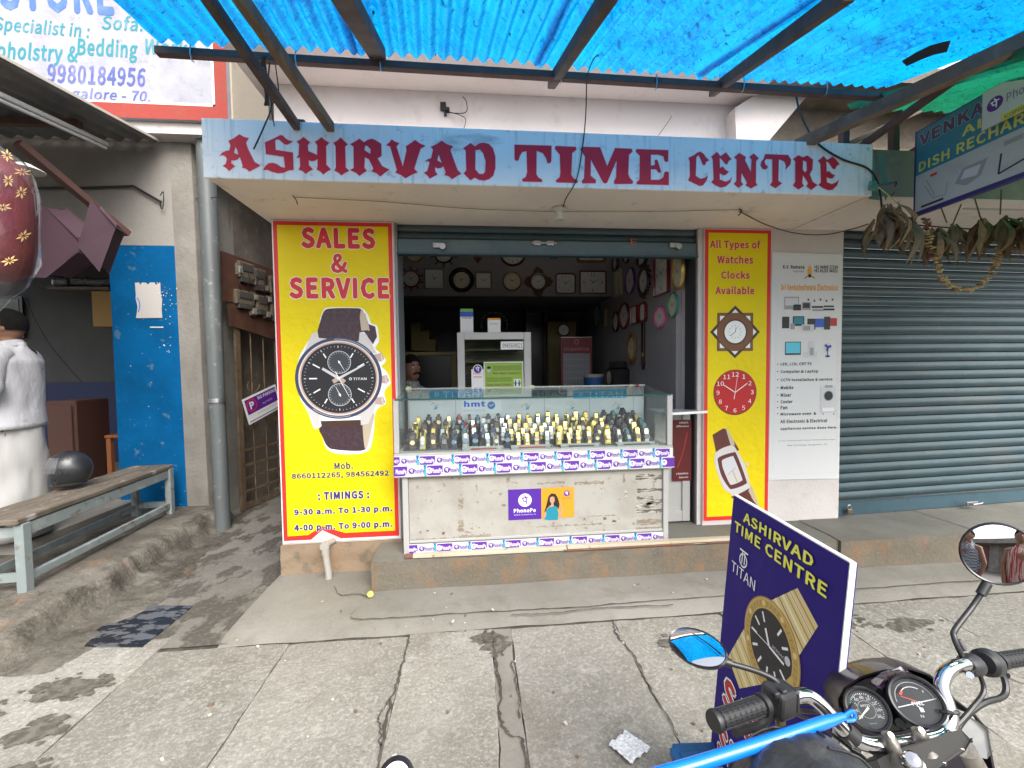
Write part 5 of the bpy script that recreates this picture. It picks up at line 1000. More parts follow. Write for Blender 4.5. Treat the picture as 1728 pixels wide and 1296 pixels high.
P.ptext('A Watch', (1146, 715), (1161, 711), K_pale, 2); P.ptext('difference', (1141, 721), (1162, 717), K_pale, 2); P.ptext('s Starts From', (1141, 801), (1161, 797), K_pale, 2); P.ptext('Diamonds', (1146, 807), (1161, 803.5), K_pale, 2)
P.path([P.px(1143, 790), P.px(1152, 765), P.px(1160, 730)], .006, C('red_swoosh', (.4, .03, .03)), 2); P.obj('poster', t)
# planks on the step
M_pl = pmat('cream_painted_plank', (.48, .43, .33), .7, layers=((7, .48, .62, (.42, .34, .22), .7, (.4, 1, 3)), (14, .60, .68, (.14, .09, .06), .7)), bump=((40, .002),)); M_pl2 = pmat('red_brown_plank', (.20, .085, .055), .7, layers=((9, .5, .62, (.12, .06, .04), .7, (.3, 1, 3)), (12, .58, .66, (.45, .40, .3), .6, (.5, 1, 3))))
a = onZ(688, 951, .226); b = onZ(990, 936, .226)
t = thing('timber_plank', 'cream painted plank lying on the step at the left front of the counter', 'plank', (0, 2.79, .227)); MB().bar((-.43, 2.805, .2385), (.62, 2.80, .2385), .045, .022).obj('plank', M_pl, t, bevel=.002); MB().box(-.485, -.432, 2.785, 2.825, .2275, .246).obj('end_block', M_pl2, t, bevel=.002)
t = thing('timber_plank', 'longer plank with red underside reaching past the right end of the counter', 'plank', (1.2, 2.79, .227)); MB().bar((.625, 2.80, .246), (1.83, 2.80, .246), .048, .018).obj('plank', M_pl, t, bevel=.002); MB().bar((.60, 2.797, .2315), (1.83, 2.797, .2315), .05, .010).obj('batten', M_pl2, t, bevel=.001)
# ------------------------------------------------------------------ left: upholstery shop, alley
lb = thing('corner_building', 'left building with white wall, blue pier and a painted upholstery board above', 'building', (-3.2, 4.3, .2))
YW = 4.3
pa = onY(298, 400, YW); XR = onY(317, 862, YW).x; XL = onY(205, 858, YW).x
zb = onY(300, 415, YW).z
MB().box(XL, XR-.0, YW, 4.75, .1, zb).obj('blue_pier', M_blue, lb)
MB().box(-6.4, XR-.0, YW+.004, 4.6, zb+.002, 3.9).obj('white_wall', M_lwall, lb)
MB().hex([(XR+.002, YW-.004, 0), (XR+.20, YW-.004, 0), (-2.52, 4.75, 0), (XR+.002, 5.2, 0)], [(XR-.02, YW-.004, 3.9), (XR+.17, YW-.004, 3.9), (-2.55, 4.75, 3.9), (XR-.02, 5.2, 3.9)]).obj('plaster_pier', M_pier, lb)
P = Print((0, YW-.006, 0), (1, 0, 0), (0, 0, 1)); pz = lambda x, y: P.px(x/3.24, 300+y/3.24)
pts = [(738, 574), (760, 573), (768, 585), (778, 572), (800, 574), (808, 584), (822, 572), (845, 572), (852, 586), (876, 571), (880, 640), (887, 665), (884, 720), (888, 766), (744, 767), (748, 740), (752, 705), (742, 660), (743, 640)]
P.poly([pz(*q) for q in pts], C('old_paper', (.44, .42, .40), .8), 1)
P.path([pz(748, 655), pz(760, 670), pz(766, 700), pz(757, 735)], .008, K_bluep, 2); P.obj('torn_poster', lb); P = Print((0, YW-.006, 0), (1, 0, 0), (0, 0, 1))
for i in range(46):
    x, y = R_.choice(((R_.gauss(925, 12), R_.uniform(600, 980)), (R_.uniform(660, 980), R_.uniform(480, 1260)), (R_.uniform(860, 930), R_.gauss(625, 12)))); a = pz(x, y); s = R_.uniform(.002, .008); P.poly([(a[0]-s, a[1]), (a[0], a[1]-s*R_.uniform(.5, 2)), (a[0]+s, a[1]), (a[0], a[1]+s)], C('paint_chip', (.5, .52, .55), .8), 1.4)
P.line(*pz(820, 817), *pz(893, 817), .012, C('paint_chip', (0, 0, 0)), 1.4); tag(P.obj('paint_chips', lb), kind='stuff')
# shop interior behind the pier
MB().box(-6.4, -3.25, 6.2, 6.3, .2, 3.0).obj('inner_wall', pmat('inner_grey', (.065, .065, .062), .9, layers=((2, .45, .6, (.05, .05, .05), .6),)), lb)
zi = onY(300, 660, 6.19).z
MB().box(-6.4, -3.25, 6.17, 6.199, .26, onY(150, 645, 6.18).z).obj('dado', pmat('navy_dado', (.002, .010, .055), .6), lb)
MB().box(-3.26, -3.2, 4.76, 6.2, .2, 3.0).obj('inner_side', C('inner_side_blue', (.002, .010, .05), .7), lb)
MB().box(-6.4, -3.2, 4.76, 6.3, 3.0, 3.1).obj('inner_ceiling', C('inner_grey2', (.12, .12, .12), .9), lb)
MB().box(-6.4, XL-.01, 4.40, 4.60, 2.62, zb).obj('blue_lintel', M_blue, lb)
# storage inside
t = thing('storage_box', 'yellow brown cardboard box on a rack inside the left shop', 'box', onY(175, 552, 5.0)); c = t.location
a = onY(156, 552, 5.0); b = onY(196, 490, 5.0); MB().box(a.x, b.x, 5.0, 5.3, a.z, b.z).obj('carton', pmat('carton', (.20, .12, .035), .8), t, bevel=.01)
t = thing('luggage_rack', 'dark wrapped goods stacked on a shelf inside the left shop', 'shelf', onY(140, 483, 5.0)); a = onY(85, 485, 5.0); b = onY(188, 452, 5.0)
MB().box(a.x, b.x, 4.95, 5.4, a.z-.03, a.z).obj('shelf_board', M_dwood, t)
for i in range(5): MB().obox((a.x+.12+.17*i, 5.1, a.z+.06+.01*(i % 2)), (.10, .12, .05), Matrix.Rotation(.2*(i % 3)-.2, 3, 'Z'), 0).obj('wrapped_roll', pmat('black_film', (.02, .02, .022), .25, bump=((12, .02),)), t, bevel=.03, seg=2)
t = thing('cabinet', 'low brown wooden cabinet inside the left shop', 'cabinet', onY(105, 780, 4.7)); a = onY(82, 782, 4.7); b = onY(127, 676, 4.7)
MB().box(a.x, b.x, 4.7, 5.1, .262, b.z).obj('carcass', pmat('brown_cabinet', (.075, .03, .02), .6), t, bevel=.01); MB().box(a.x+.03, b.x-.03, 4.68, 4.699, .32, b.z-.05).obj('door', pmat('brown_cabinet', (0, 0, 0)), t, bevel=.006)
t = thing('stool', 'orange brown wooden stool beside the blue pier', 'stool', onY(193, 790, 4.6)); a = onY(175, 735, 4.45); ztop = a.z
MB().box(a.x, a.x+.34, 4.45, 4.8, ztop-.03, ztop).obj('seat', pmat('orange_wood', (.22, .07, .018), .5), t, bevel=.006)
for x, y in ((.03, .03), (.30, .03), (.03, .32), (.30, .32)): MB().box(a.x+x-.02, a.x+x+.02, 4.45+y-.02, 4.45+y+.02, .262, ztop-.031).obj('leg', pmat('orange_wood', (0, 0, 0)), t)
t = thing('timber_sill', 'orange brown threshold board inside the left shop under the stool', 'board', (-3.6, 4.34, .262)); MB().box(-4.4, XL-.01, 4.36, 4.42, .262, .36).obj('board', pmat('orange_wood', (0, 0, 0)), t)
t = thing('framed_photo', 'dark framed picture on the wall above the man in white', 'picture', onY(12, 535, 6.16)); c = t.location; MB().box(c.x-.3, c.x+.2, 6.15, 6.165, c.z-.28, c.z+.28).obj('frame', M_blk, t); MB().box(c.x-.26, c.x+.16, 6.144, 6.149, c.z-.24, c.z+.24).obj('picture', pmat('dim_print', (.06, .07, .06), .4, layers=((9, .45, .6, (.14, .13, .11), .8),)), t)

# first floor sign board
us = thing('painted_signboard', 'big white painted board with faded blue upholstery lettering and red border', 'signboard', (-3, 4.1, 3.85))
YS = 4.1; br_ = onY(385, 205, YS); zs = br_.z
M_ub = pmat('board_white_plaster', (.36, .365, .40), .8, layers=((3.5, .45, .65, (.28, .28, .34), .8), (12, .6, .7, (.2, .19, .21), .4)), bump=((25, .003),)); M_ur = pmat('board_red_border', (.30, .04, .028), .75, layers=((8, .5, .68, (.26, .06, .045), .7), (30, .62, .7, (.38, .2, .17), .5)), bump=((25, .002),))
MB().box(-7, br_.x, YS, YS+.2, zs, 6.6).obj('panel', M_ub, us)
P = Print((0, YS, 0), (1, 0, 0), (0, 0, 1)); a = P.px(363, 180); P.rect(-7, zs, br_.x, a[1], M_ur, 1); P.rect(a[0], a[1], br_.x, 6.6, M_ur, 1); P.rect(-7, a[1], a[0]-.0, a[1]+.02, K_pale, 1.5); P.rect(a[0]-.02, a[1], a[0], 6.6, K_pale, 1.5)
M_tl = pmat('faded_teal', (.03, .22, .28), .8, layers=((5, .5, .66, (.2, .32, .38), .6),)); M_vb = pmat('faded_violet', (.08, .10, .32), .8, layers=((5, .48, .66, (.26, .27, .42), .7),)); M_bl3 = pmat('faded_blue', (.07, .15, .42), .8, layers=((5, .5, .7, (.2, .28, .5), .6),))
P.ptext('Specialist in :', (-8, 60), (151, 38), M_tl, 3, shear=.2, bold=.02, rot=-.03); P.ptext('Sofa.', (172, 50), (240, 28), M_tl, 3, shear=.2, bold=.02)
P.ptext('pholstry &', (-6, 107), (131, 76), M_tl, 3, shear=.2, bold=.03); P.ptext('Bedding', (131, 102), (232, 68), M_tl, 3, shear=.15, bold=.03); P.ptext('Works', (246, 92), (330, 68), M_tl, 3, shear=.2, bold=.03)
P.ptext('9980184956', (80, 140), (246, 115), M_vb, 3, shear=.15, bold=.03); P.ptext('Bangalore - 70.', (74, 171), (253, 153), M_vb, 3, shear=.2, bold=.02)
P.ptext('G STORE', (-60, 13), (190, -44), M_bl3, 3, bold=.05); P.obj('lettering', us)
MB().box(-7, br_.x+.0, YS+.05, YS+.5, zs-.10, zs-.002).obj('ledge', M_wall, us)
cw = thing('rendered_wall', 'sunlit cream rendered side wall between the board and the watch shop', 'wall', (-2.2, 4.5, 3.7))
MB().hex([(br_.x+.002, YS+.05, zs-.25), (br_.x+.02, YS+.05, zs-.25), (-1.75, 6.2, zs-.4), (br_.x, 6.2, zs-.4)], [(br_.x+.002, YS+.05, 6.8), (br_.x+.02, YS+.05, 6.8), (-1.75, 6.2, 6.8), (br_.x, 6.2, 6.8)]).obj('wall', M_cream, cw)
# cornice beam over the alley
MB().box(XR-.02, -1.41, 4.35, 4.6, 3.45, 3.72).obj('alley_beam', M_pier, lb)
MB().box(-1.44, -1.415, 3.2, 7.6, .0, 3.45).obj('alley_side_wall', M_brown, lb); MB().box(-2.9, -1.42, 7.6, 7.7, -.1, 3.6).obj('alley_end_wall', M_brown, lb)
MB().hex([(-2.62, 4.76, 0), (-2.58, 4.70, 0), (-2.15, 7.6, 0), (-2.9, 7.6, 0)], [(-2.62, 4.76, 3.45), (-2.55, 4.70, 3.45), (-2.12, 7.6, 3.45), (-2.9, 7.6, 3.45)]).obj('alley_wall', M_brown, lb)
# pipes
M_pvc = pmat('grey_pvc', (.115, .13, .13), .5, layers=((3, .45, .62, (.08, .09, .09), .7, (1, 1, .3)), (14, .60, .68, (.33, .33, .31), .5)), bump=((20, .001),))
t = thing('drain_pipe', 'thick grey drain pipe running down the pier at the alley mouth', 'pipe', (-2.4, 4.13, 0))
pb_ = onZ(377, 897, .0); pt_ = at(345, 215, 3.95)
MB().tube([pb_, pb_.lerp(pt_, .33), pb_.lerp(pt_, .66), pt_], [.060, .065, .071, .076], 24).obj('pipe', M_pvc, t, smooth=True)
c = onY(352, 702, pb_.lerp(pt_, .38).y); MB().tube([pb_.lerp(pt_, .315), pb_.lerp(pt_, .325)], .075, 20).obj('clamp', M_steel, t)
t = thing('dark_pipe', 'thin dark drain pipe behind the grey one', 'pipe', (-2.6, 4.3, 0)); MB().tube([at(348, 860, 4.25), at(323, 225, 4.25)], .022, 10).obj('pipe', C('black_pipe', (.04, .045, .045), .5), t, smooth=True)
t = thing('leaning_rod', 'dark blue steel rod slanting in the alley behind the canopy', 'rod', (-2, 4.6, 2.8)); MB().tube([at(368, 318, 4.3), at(415, 435, 5.1)], .018, 8).obj('rod', C('rod_blue', (.012, .025, .06), .4), t, smooth=True)
# rusty gate, boards and meters set into the alley's left wall
A0 = Vector((-2.44, 4.55, 0)); A1 = Vector((-1.98, 6.15, 0)); dA = (A1-A0).normalized(); nA = Vector((dA.y, -dA.x, 0)); LG = (A1-A0).length
def G(px, py, o=0.): return on(px, py, A0+nA*o, nA)
M_gate = pmat('rusty_gate', (.13, .088, .05), .8, .2, layers=((8, .45, .6, (.20, .15, .10), .7), (20, .58, .68, (.06, .035, .02), .7)), bump=((60, .001),))
g = thing('iron_gate', 'rusty ornamental iron gate in the alley behind the left yellow poster', 'gate', A0+Vector((0, 0, .02)))
zt_ = G(398, 532).z
for s in (0, LG*.94): p = A0+dA*s; MB().bar(p+Vector((0, 0, .03)), p+Vector((0, 0, zt_)), .055, .03, up=nA).obj('post', M_gate, g)
for z in (.06, .22, .36, .50, .66, zt_-.02): MB().bar(A0+Vector((0, 0, z)), A0+dA*LG*.94+Vector((0, 0, z)), .012, .022 if z not in (.06, zt_-.02) else .045).obj('rail', M_gate, g)
for i in range(1, 9): p = A0+dA*(LG*.94*i/9); MB().tube([p+Vector((0, 0, .06)), p+Vector((0, 0, zt_))], .007, 6).obj('bar', M_gate, g)
for i in range(4):
    for k, zc in enumerate((.95, 1.35)):
        c = A0+dA*(LG*.94*(2*i+1)/9)+Vector((0, 0, zc)); pts = []
        for j in range(16): a = j*.42; r = .012+.0062*j; pts.append(c+dA*(math.cos(a)*r*(1 if (i+k) % 2 else -1))+Vector((0, 0, math.sin(a)*r)))
        MB().tube(pts, .005, 5).obj('scroll', M_gate, g)
# meter boards
M_mb = pmat('meter_board_wood', (.065, .025, .014), .7, layers=((7, .45, .6, (.10, .045, .025), .7),)); M_met = pmat('dusty_meter', (.12, .095, .065), .7, layers=((18, .5, .62, (.06, .052, .04), .8),)); M_mk = C('meter_dark', (.06, .055, .05), .5)
mbr = thing('meter_board', 'wooden boards crowded with dusty electric meters and fuses above the alley gate', 'meter board', G(420, 480))
o3 = nA*.03
for q in (((371, 424), (475, 462), (475, 522), (374, 508)), ((383, 512), (475, 528), (475, 578), (386, 550))): MB().prism([G(*p, .005) for p in q], nA*.03).obj('board', M_mb, mbr)
def meter(px, py, w_, h_, kind, lab):
    p = G(px, py, .04); t = thing('electric_meter' if kind else 'fuse_holder', lab, 'meter' if kind else 'fuse', p); Mx = Matrix((dA, nA, Vector((0, 0, 1)))).transposed()
    if kind:
        MB().obox((0, 0, 0), (w_*.5, .03, h_*.5), Mx).obj('housing', M_met, t, world=False, bevel=.012, seg=2); MB().obox(nA*.032+Vector((0, 0, h_*.15)), (w_*.34, .006, h_*.2), Mx).obj('window', M_mk, t, world=False)
        MB().obox(nA*.012+Vector((0, 0, -h_*.62)), (w_*.38, .022, h_*.14), Mx).obj('terminal_cover', M_mk, t, world=False, bevel=.004)
    else: MB().obox((0, 0, 0), (w_*.5, .022, h_*.5), Mx).obj('body', M_met, t, world=False, bevel=.008); MB().obox(nA*.028, (w_*.3, .01, h_*.3), Mx).obj('carrier', M_pale_ := C('porcelain', (.22, .21, .18), .4), t, world=False, bevel=.003)
for px, py, w_, h_, k, lab in ((413, 457, .20, .17, 1, 'dusty electric meter at the left of the upper board'), (436, 469, .16, .19, 1, 'dusty electric meter in the middle of the upper board'), (462, 482, .16, .20, 1, 'dusty electric meter at the right of the upper board'), (411, 503, .24, .15, 1, 'wide electric meter at the left of the lower board'), (440, 512, .16, .17, 1, 'electric meter in the middle of the lower board'), (464, 521, .16, .19, 1, 'electric meter at the right of the lower board'),
                               (402, 455, .07, .12, 0, 'fuse holder left of the upper meters'), (446, 487, .09, .09, 0, 'fuse holder under the upper board, between meters'), (426, 526, .10, .10, 0, 'fuse holder under the lower board at the left'), (449, 531, .10, .10, 0, 'fuse holder under the lower board at the right'), (428, 502, .08, .09, 0, 'fuse holder between the two left lower meters'), (452, 506, .08, .09, 0, 'fuse holder above the lower right meter')): meter(px, py, w_, h_, k, lab)
for i in range(5): q = pline([G(400+14*i, 440+6*i, .05), G(408+13*i, 462+5*i, .09), G(404+14*i, 480+6*i, .08), G(412+12*i, 500+5*i, .05)], 5); tag(MB().tube(q, .004, 5).obj('loose_wire', M_blk), ('thin black wire looping over the meters, %s of five' % ('leftmost', 'second', 'middle', 'fourth', 'rightmost')[i]), 'wire', 'wires over the meters')
# no parking sign
sg = [(1328/3.24, 300+1213/3.24), (1508/3.24, 300+1128/3.24), (1546/3.24, 300+1250/3.24), (1365/3.24, 300+1352/3.24)]
t = thing('no_parking_sign', 'small tilted purple and white NO PARKING sign hung on the gate', 'sign', G(442, 684, .06))
pq = [G(*p, .06) for p in sg]; U = (pq[1]-pq[0]); V = (pq[0]-pq[3]); P = Print(pq[3], U, nA.cross(U.normalized()), .001); wS, hS = U.length, V.length
bm_ = MB().prism([P.P(x, y, -1) for x, y in ((0, 0), (wS, 0), (wS, hS), (0, hS))], -P.N*.006); bm_.obj('board', K_pale, t)
P.rect(.012, .01, wS-.012, hS-.012, K_pale, 0); P.rect(.02, hS*.36, wS-.02, hS-.02, K_purple, 1); P.rect(.02, .02, wS-.02, hS*.10, K_purple, 1); P.text('NO PARKING', wS*.40, hS*.74, wS*.95, hS*.87, K_pale, 2, bold=.03); P.text('by TATA', wS*.5, hS*.48, wS*.8, hS*.57, K_pale, 2)
P.ring(wS*.2, hS*.66, .055, .07, K_red, 2); P.text('P', wS*.2-.03, hS*.66-.04, wS*.2+.03, hS*.66+.04, K_pale, 3, bold=.04); P.text('NO PARKING AT ANY TIME', wS*.3, hS*.22, wS*.95, hS*.27, K_grey, 2); P.obj('face', t)

# white elbow pipe under the left poster
t = thing('waste_pipe', 'short pale plastic elbow pipe coming out under the left yellow poster', 'pipe', (-1.13, 3.0, .1)); M_wp = pmat('old_white_pvc', (.36, .34, .31), .5, layers=((14, .5, .62, (.34, .31, .26), .7),))
a = onY(563, 912, 3.09); b = onY(549, 921, 2.99); c = onY(551, 938, 2.985); d = onZ(556, 980, .0)
MB().tube([a, b+Vector((0, .03, 0)), b, Vector((b.x, b.y, b.z-.05)), Vector((d.x, 2.99, .06)), Vector((d.x, 2.99, -.01))], .023, 14).obj('pipe', M_wp, t, smooth=True); MB().lathe([(.031, .02), (.031, -.02)], b, (0, 1, .0), 16, close=True).obj('socket', M_wp, t, smooth=True)
MB().lathe([(.027, 0), (.027, .04)], Vector((b.x, b.y, b.z-.06)), (0, 0, 1), 16, close=True).obj('socket', M_wp, t, smooth=True)

# awning of the left shop
M_asb = pmat('cement_sheet', (.17, .17, .165), .85, layers=((2, .42, .6, (.11, .11, .11), .8), (9, .56, .68, (.25, .24, .22), .5)), bump=((20, .003),)); M_edge = C('sheet_edge', (.45, .42, .36), .8)
aw = thing('sheet_awning', 'grey corrugated cement sheet awning over the left shop on steel bars', 'awning', (-3.2, 3, 3.3))
E0 = onY(266, 238, 4.22); sl_ = -.14
def awp(x, y, k=0): return Vector((x, y, E0.z+sl_*(E0.y-y)*1.0 + .022*math.cos(2*math.pi*x/.15)+k))
yn = 1.15; 
def edge_x(y): return E0.x+(y-E0.y)*.02
up = MB().grid(lambda u, v: awp(edge_x(E0.y)-u*3.0, yn+v*(E0.y-yn), .0), 160, 6); up.grid(lambda u, v: awp(edge_x(E0.y)-u*3.0, yn+v*(E0.y-yn), .010), 160, 6)
up.obj('sheet', M_asb, aw, smooth=True); MB().bar(awp(E0.x+.006, yn, .005), awp(E0.x+.006, E0.y, .005), .010, .02).obj('sheet_edge', M_edge, aw)
for py in (165, 217): # purlins
    pt0 = onX(100, py, -2.9) if False else None
for y in (3.0, 3.75): z = E0.z+sl_*(E0.y-y)-.06; MB().bar((-6.2, y, z), (-3.15, y, z), .05, .05).obj('purlin', M_iron, aw)
t = thing('strut', 'brown steel strut bracing the left awning from the wall', 'strut', (-3.2, 3.5, 2.8)); MB().bar(at(30, 240, 3.0), at(215, 395, 3.75), .06, .05).obj('strut', pmat('strut_brown', (.095, .045, .035), .6), t)
t = thing('tube_light', 'white tube light fitting fixed under the left awning', 'light fitting', at(90, 205, 3.2)); a = at(-6, 158, 2.7); b = at(178, 243, 3.6); MB().bar(a, b, .05, .035).obj('batten', C('tube_white', (.48, .48, .46), .4), t, bevel=.006); MB().tube([a+Vector((0, 0, -.032)), b+Vector((0, 0, -.032))], .013, 10).obj('tube', C('tube_glass', (.6, .6, .6), .2), t, smooth=True)
t = thing('metal_shade', 'grey enamel lamp shade beside the red bolster', 'lamp shade', at(42, 283, 2.6)); MB().lathe([(.0, .04), (.03, .035), (.09, .0), (.092, -.005)], at(42, 286, 2.6), (0, 0, 1), 20).obj('shade', C('enamel', (.42, .42, .40), .4), t, smooth=True)
t = thing('conduit', 'black conduit bending down across the white wall to a hook', 'conduit', onY(150, 320, 4.27)); MB().tube([onY(40, 318, 4.28), onY(140, 317, 4.28), onY(225, 314, 4.28), onY(272, 341, 4.28)], .011, 8).obj('conduit', M_blk, t)
t = thing('wall_hook', 'small bent wire hook on the white wall above the blue pier', 'hook', onY(273, 335, 4.28)); MB().tube(pline([onY(270, 330, 4.27), onY(276, 324, 4.24), onY(275, 350, 4.26), onY(271, 350, 4.27), onY(271, 340, 4.27)], 4), .004, 6).obj('hook', M_blk, t)
# hanging cushions
M_foam = pmat('mauve_foam', (.055, .026, .038), .95, bump=((60, .002),)); 
t = thing('foam_cushion', 'mauve foam pad hanging behind the nearer one under the left awning', 'cushion', at(90, 410, 3.1)); f_ = [at(px, py, 3.1) for px, py in ((52, 359), (69, 347), (136, 404), (138, 424), (76, 465), (60, 464), (44, 420))]; MB().prism(f_, (.03, .16, .03)).obj('pad', M_foam, t, bevel=.02, seg=2)
t = thing('foam_cushion', 'nearer mauve foam block hanging in front of the blue pier', 'cushion', at(180, 395, 2.9)); f_ = [at(px, py, 2.85) for px, py in ((150, 352), (160, 341), (212, 385), (213, 400), (193, 455), (168, 452), (135, 412))]
MB().prism([at(px, py, 2.8) for px, py in ((183, 400), (205, 384), (213, 402), (192, 456), (168, 453))], (-.02, .13, .02)).obj('side', M_foam, t, bevel=.015, seg=2) if False else None
q = [at(*p, F) for p, F in (((154, 342), 2.95), ((198, 384), 2.8), ((168, 453), 2.8), ((134, 413), 2.95))]; ext_ = at(213, 392, 2.92)-q[1]; MB().prism(q, ext_).obj('block', M_foam, t, bevel=.018, seg=2)
# red bolster in clear plastic
t = thing('bolster', 'red bolster with gold flower print wrapped in clear plastic, hanging at the left edge', 'bolster', at(-10, 370, 2.3)); M_bol = pmat('red_satin', (.12, .004, .010), .45, layers=((4, .45, .6, (.07, .003, .006), .6),), bump=((8, .01),))
c = at(-12, 372, 2.3); mb = MB(); mb.lathe([(0, -.34), (.08, -.335), (.145, -.28), (.163, -.15), (.168, .05), (.16, .2), (.14, .30), (.08, .345), (0, .35)], c, (.03, 0, 1), 28, u=(1, 0, 0)); mb.obj('cover', M_bol, t, smooth=60)
M_gf = C('gold_thread', (.62, .40, .16), .5); mb = MB()
for k, (px, py) in enumerate(((12, 262), (14, 305), (36, 325), (40, 398), (16, 440), (5, 350), (38, 290))):
    mb = MB()
    for j in range(8):
        a = rad(j*45+k*20)
        for r0, r1 in ((2, 10+6*((j*3) % 4 > 1)),):
            P0 = [(px+math.cos(a)*r0, py+math.sin(a)*r0*.7), (px+math.cos(a+.25)*(r0+r1)/2, py+math.sin(a+.25)*(r0+r1)*.35), (px+math.cos(a)*r1, py+math.sin(a)*r1*.7), (px+math.cos(a-.25)*(r0+r1)/2, py+math.sin(a-.25)*(r0+r1)*.35)]
            vs = []
            for (x, y) in P0:
                d = ray(x, y); o = EYE-c; A = d.x**2+d.y**2; B = 2*(o.x*d.x+o.y*d.y); Cc = o.x**2+o.y**2-.172**2; D = B*B-4*A*Cc
                if D < 0: vs = []; break
                vs.append(EYE+d*((-B-math.sqrt(D))/(2*A)))
            if vs: mb.add(vs, [(0, 1, 2, 3)])
    if mb.v: mb.obj('flower_print', M_gf, t)
mb = MB(); mb.lathe([(.0, -.60), (.02, -.50), (.05, -.44), (.12, -.36), (.172, -.22), (.180, -.05), (.177, .15), (.165, .28), (.12, .35), (.03, .42), (.0, .46)], c, (.03, 0, 1), 40, u=(1, 0, 0))
mb.v = [p+Vector((nz(p.x*9, p.y*9, p.z*9), nz(p.x*9+5, p.y*9, p.z*9), 0))*.016+Vector((1, 1, 0))*.006*abs(nz(p.x*30, p.y*30, p.z*8)) for p in mb.v]; mb.obj('plastic_bag', glass('plastic_film', (.93, .93, .93), 1.5, .06, .02), t, smooth=60)

# ------------------------------------------------------------------ bench and helmet
M_bs = pmat('bench_seat_wood', (.14, .115, .088), .8, layers=((4, .45, .6, (.075, .06, .042), .8, (5, .8, 1)), (9, .57, .68, (.36, .36, .34), .6, (4, 1, 1))), bump=((40, .002, (6, 1, 1)),)); M_bf = pmat('bench_frame_paint', (.20, .235, .235), .7, layers=((7, .50, .64, (.30, .33, .32), .6), (11, .56, .64, (.14, .10, .07), .8)), bump=((40, .001),))
bn = thing('bench', 'long weathered bench with grey painted frame on the plinth by the blue pier', 'bench', (-2.85, 3.4, .17))
zB = .17; zT = .60; Fn = onZ(44, 1000, zB); Ff = onZ(288, 866, zB+.01)
dB = Vector((Ff.x-Fn.x, Ff.y-Fn.y, 0)).normalized(); sB = Vector((-dB.y, dB.x, 0)); LB = (Ff-Fn).length; WBn = .30
def BP(s, t_, z): return Vector((Fn.x, Fn.y, 0))+dB*s+sB*t_+Vector((0, 0, z))
for k in range(2): a = -.02+k*.17; mb = MB(); mb.add([], []); mb.hex([BP(-.05, a, zT), BP(LB+.03, a, zT), BP(LB+.03, a+.165, zT), BP(-.05, a+.165, zT)], [BP(-.05, a, zT+.035), BP(LB+.03, a, zT+.035), BP(LB+.03, a+.165, zT+.035), BP(-.05, a+.165, zT+.035)]); mb.obj('seat_board', M_bs, bn, bevel=.006)
for s in (0, LB):
    for t_ in (.0, .28): MB().bar(BP(s, t_, zB-.03), BP(s, t_, zT-.001), .05, .055, up=dB).obj('leg', M_bf, bn, bevel=.004)
for t_ in (0, .28): MB().bar(BP(.03, t_, zT-.045), BP(LB-.03, t_, zT-.045), .025, .075).obj('rail', M_bf, bn, bevel=.003); MB().bar(BP(.03, t_, zB+.09), BP(LB-.03, t_, zB+.09), .03, .05).obj('stretcher', M_bf, bn, bevel=.003)
for s in (0, LB): MB().bar(BP(s, .026, zT-.05), BP(s, .254, zT-.05), .025, .06).obj('cross_rail', M_bf, bn); MB().bar(BP(s, .026, zB+.1), BP(s, .254, zB+.1), .025, .05).obj('cross_rail', M_bf, bn)
# helmet
hp = onZ(118, 825, zT+.036); hl = thing('helmet', 'black full face motorcycle helmet with raised clear visor lying on the bench', 'helmet', (hp.x, hp.y, zT+.036), rot=(0, 0, rad(205))); hl.scale = (.95, .98, 1.14)
M_hel = pmat('helmet_black', (.016, .018, .021), .38, coat=.25, layers=((30, .6, .7, (.06, .06, .065), .5),), obj=True)
def helm(u, v, k=1., zmin=.0):
    th = 2*math.pi*u; ph = math.pi*(.0+v*.80); x = math.sin(ph)*math.cos(th)*.140; y = math.sin(ph)*math.sin(th)*.112; z = .125+math.cos(ph)*.125
    if z < .125: f_ = (.125-z)/.125; x = x*(1-.10*f_)+.02*f_*(x > 0); y *= 1-.12*f_
    return Vector((x*k, y*k, max(zmin, .125+(z-.125)*k)))
mb = MB(); nu, nv = 48, 28; V_ = [helm(i/nu, j/nv) for j in range(nv+1) for i in range(nu)]
keep = lambda p: not (p.x > .055 and .045 < p.z < .150 and abs(p.y) < .092)
fs = [f for f in [(j*nu+i, j*nu+(i+1) % nu, (j+1)*nu+(i+1) % nu, (j+1)*nu+i) for j in range(nv) for i in range(nu)] if all(keep(V_[q]) for q in f)]
mb.add(V_, fs); o = mb.obj('shell', M_hel, hl, smooth=True, world=False); sm = o.modifiers.new('s', 'SOLIDIFY'); sm.thickness = .012
mb = MB().grid(lambda u, v: helm((u-.5)*.42 % 1.0, .30+v*.33, 1.02), 24, 10); mb.obj('visor', glass('visor', (.40, .40, .40), 1.7, .12, .10), hl, smooth=True, world=False)
for s in (-1, 1): MB().lathe([(.022, 0), (.020, .006), (0, .007)], (.02, s*.109, .13), (0, s, 0), 16).obj('visor_hinge', M_hel, hl, smooth=True, world=False)
MB().lathe([(.100, .02), (.085, .10), (.0, .16)], (0, 0, .015), n=20, sx=1, sy=.85, u=(1, 0, 0)).obj('lining', C('lining_black', (.01, .01, .01), .9), hl, smooth=True, world=False)
Ph = Print((-.02, .085, .205), (-1, 0, 0), (0, -.5, .8)); Ph.text('Vega', -.035, -.01, .03, .008, C('helmet_script', (.55, .55, .4)), 12, shear=.3, bold=.02); 
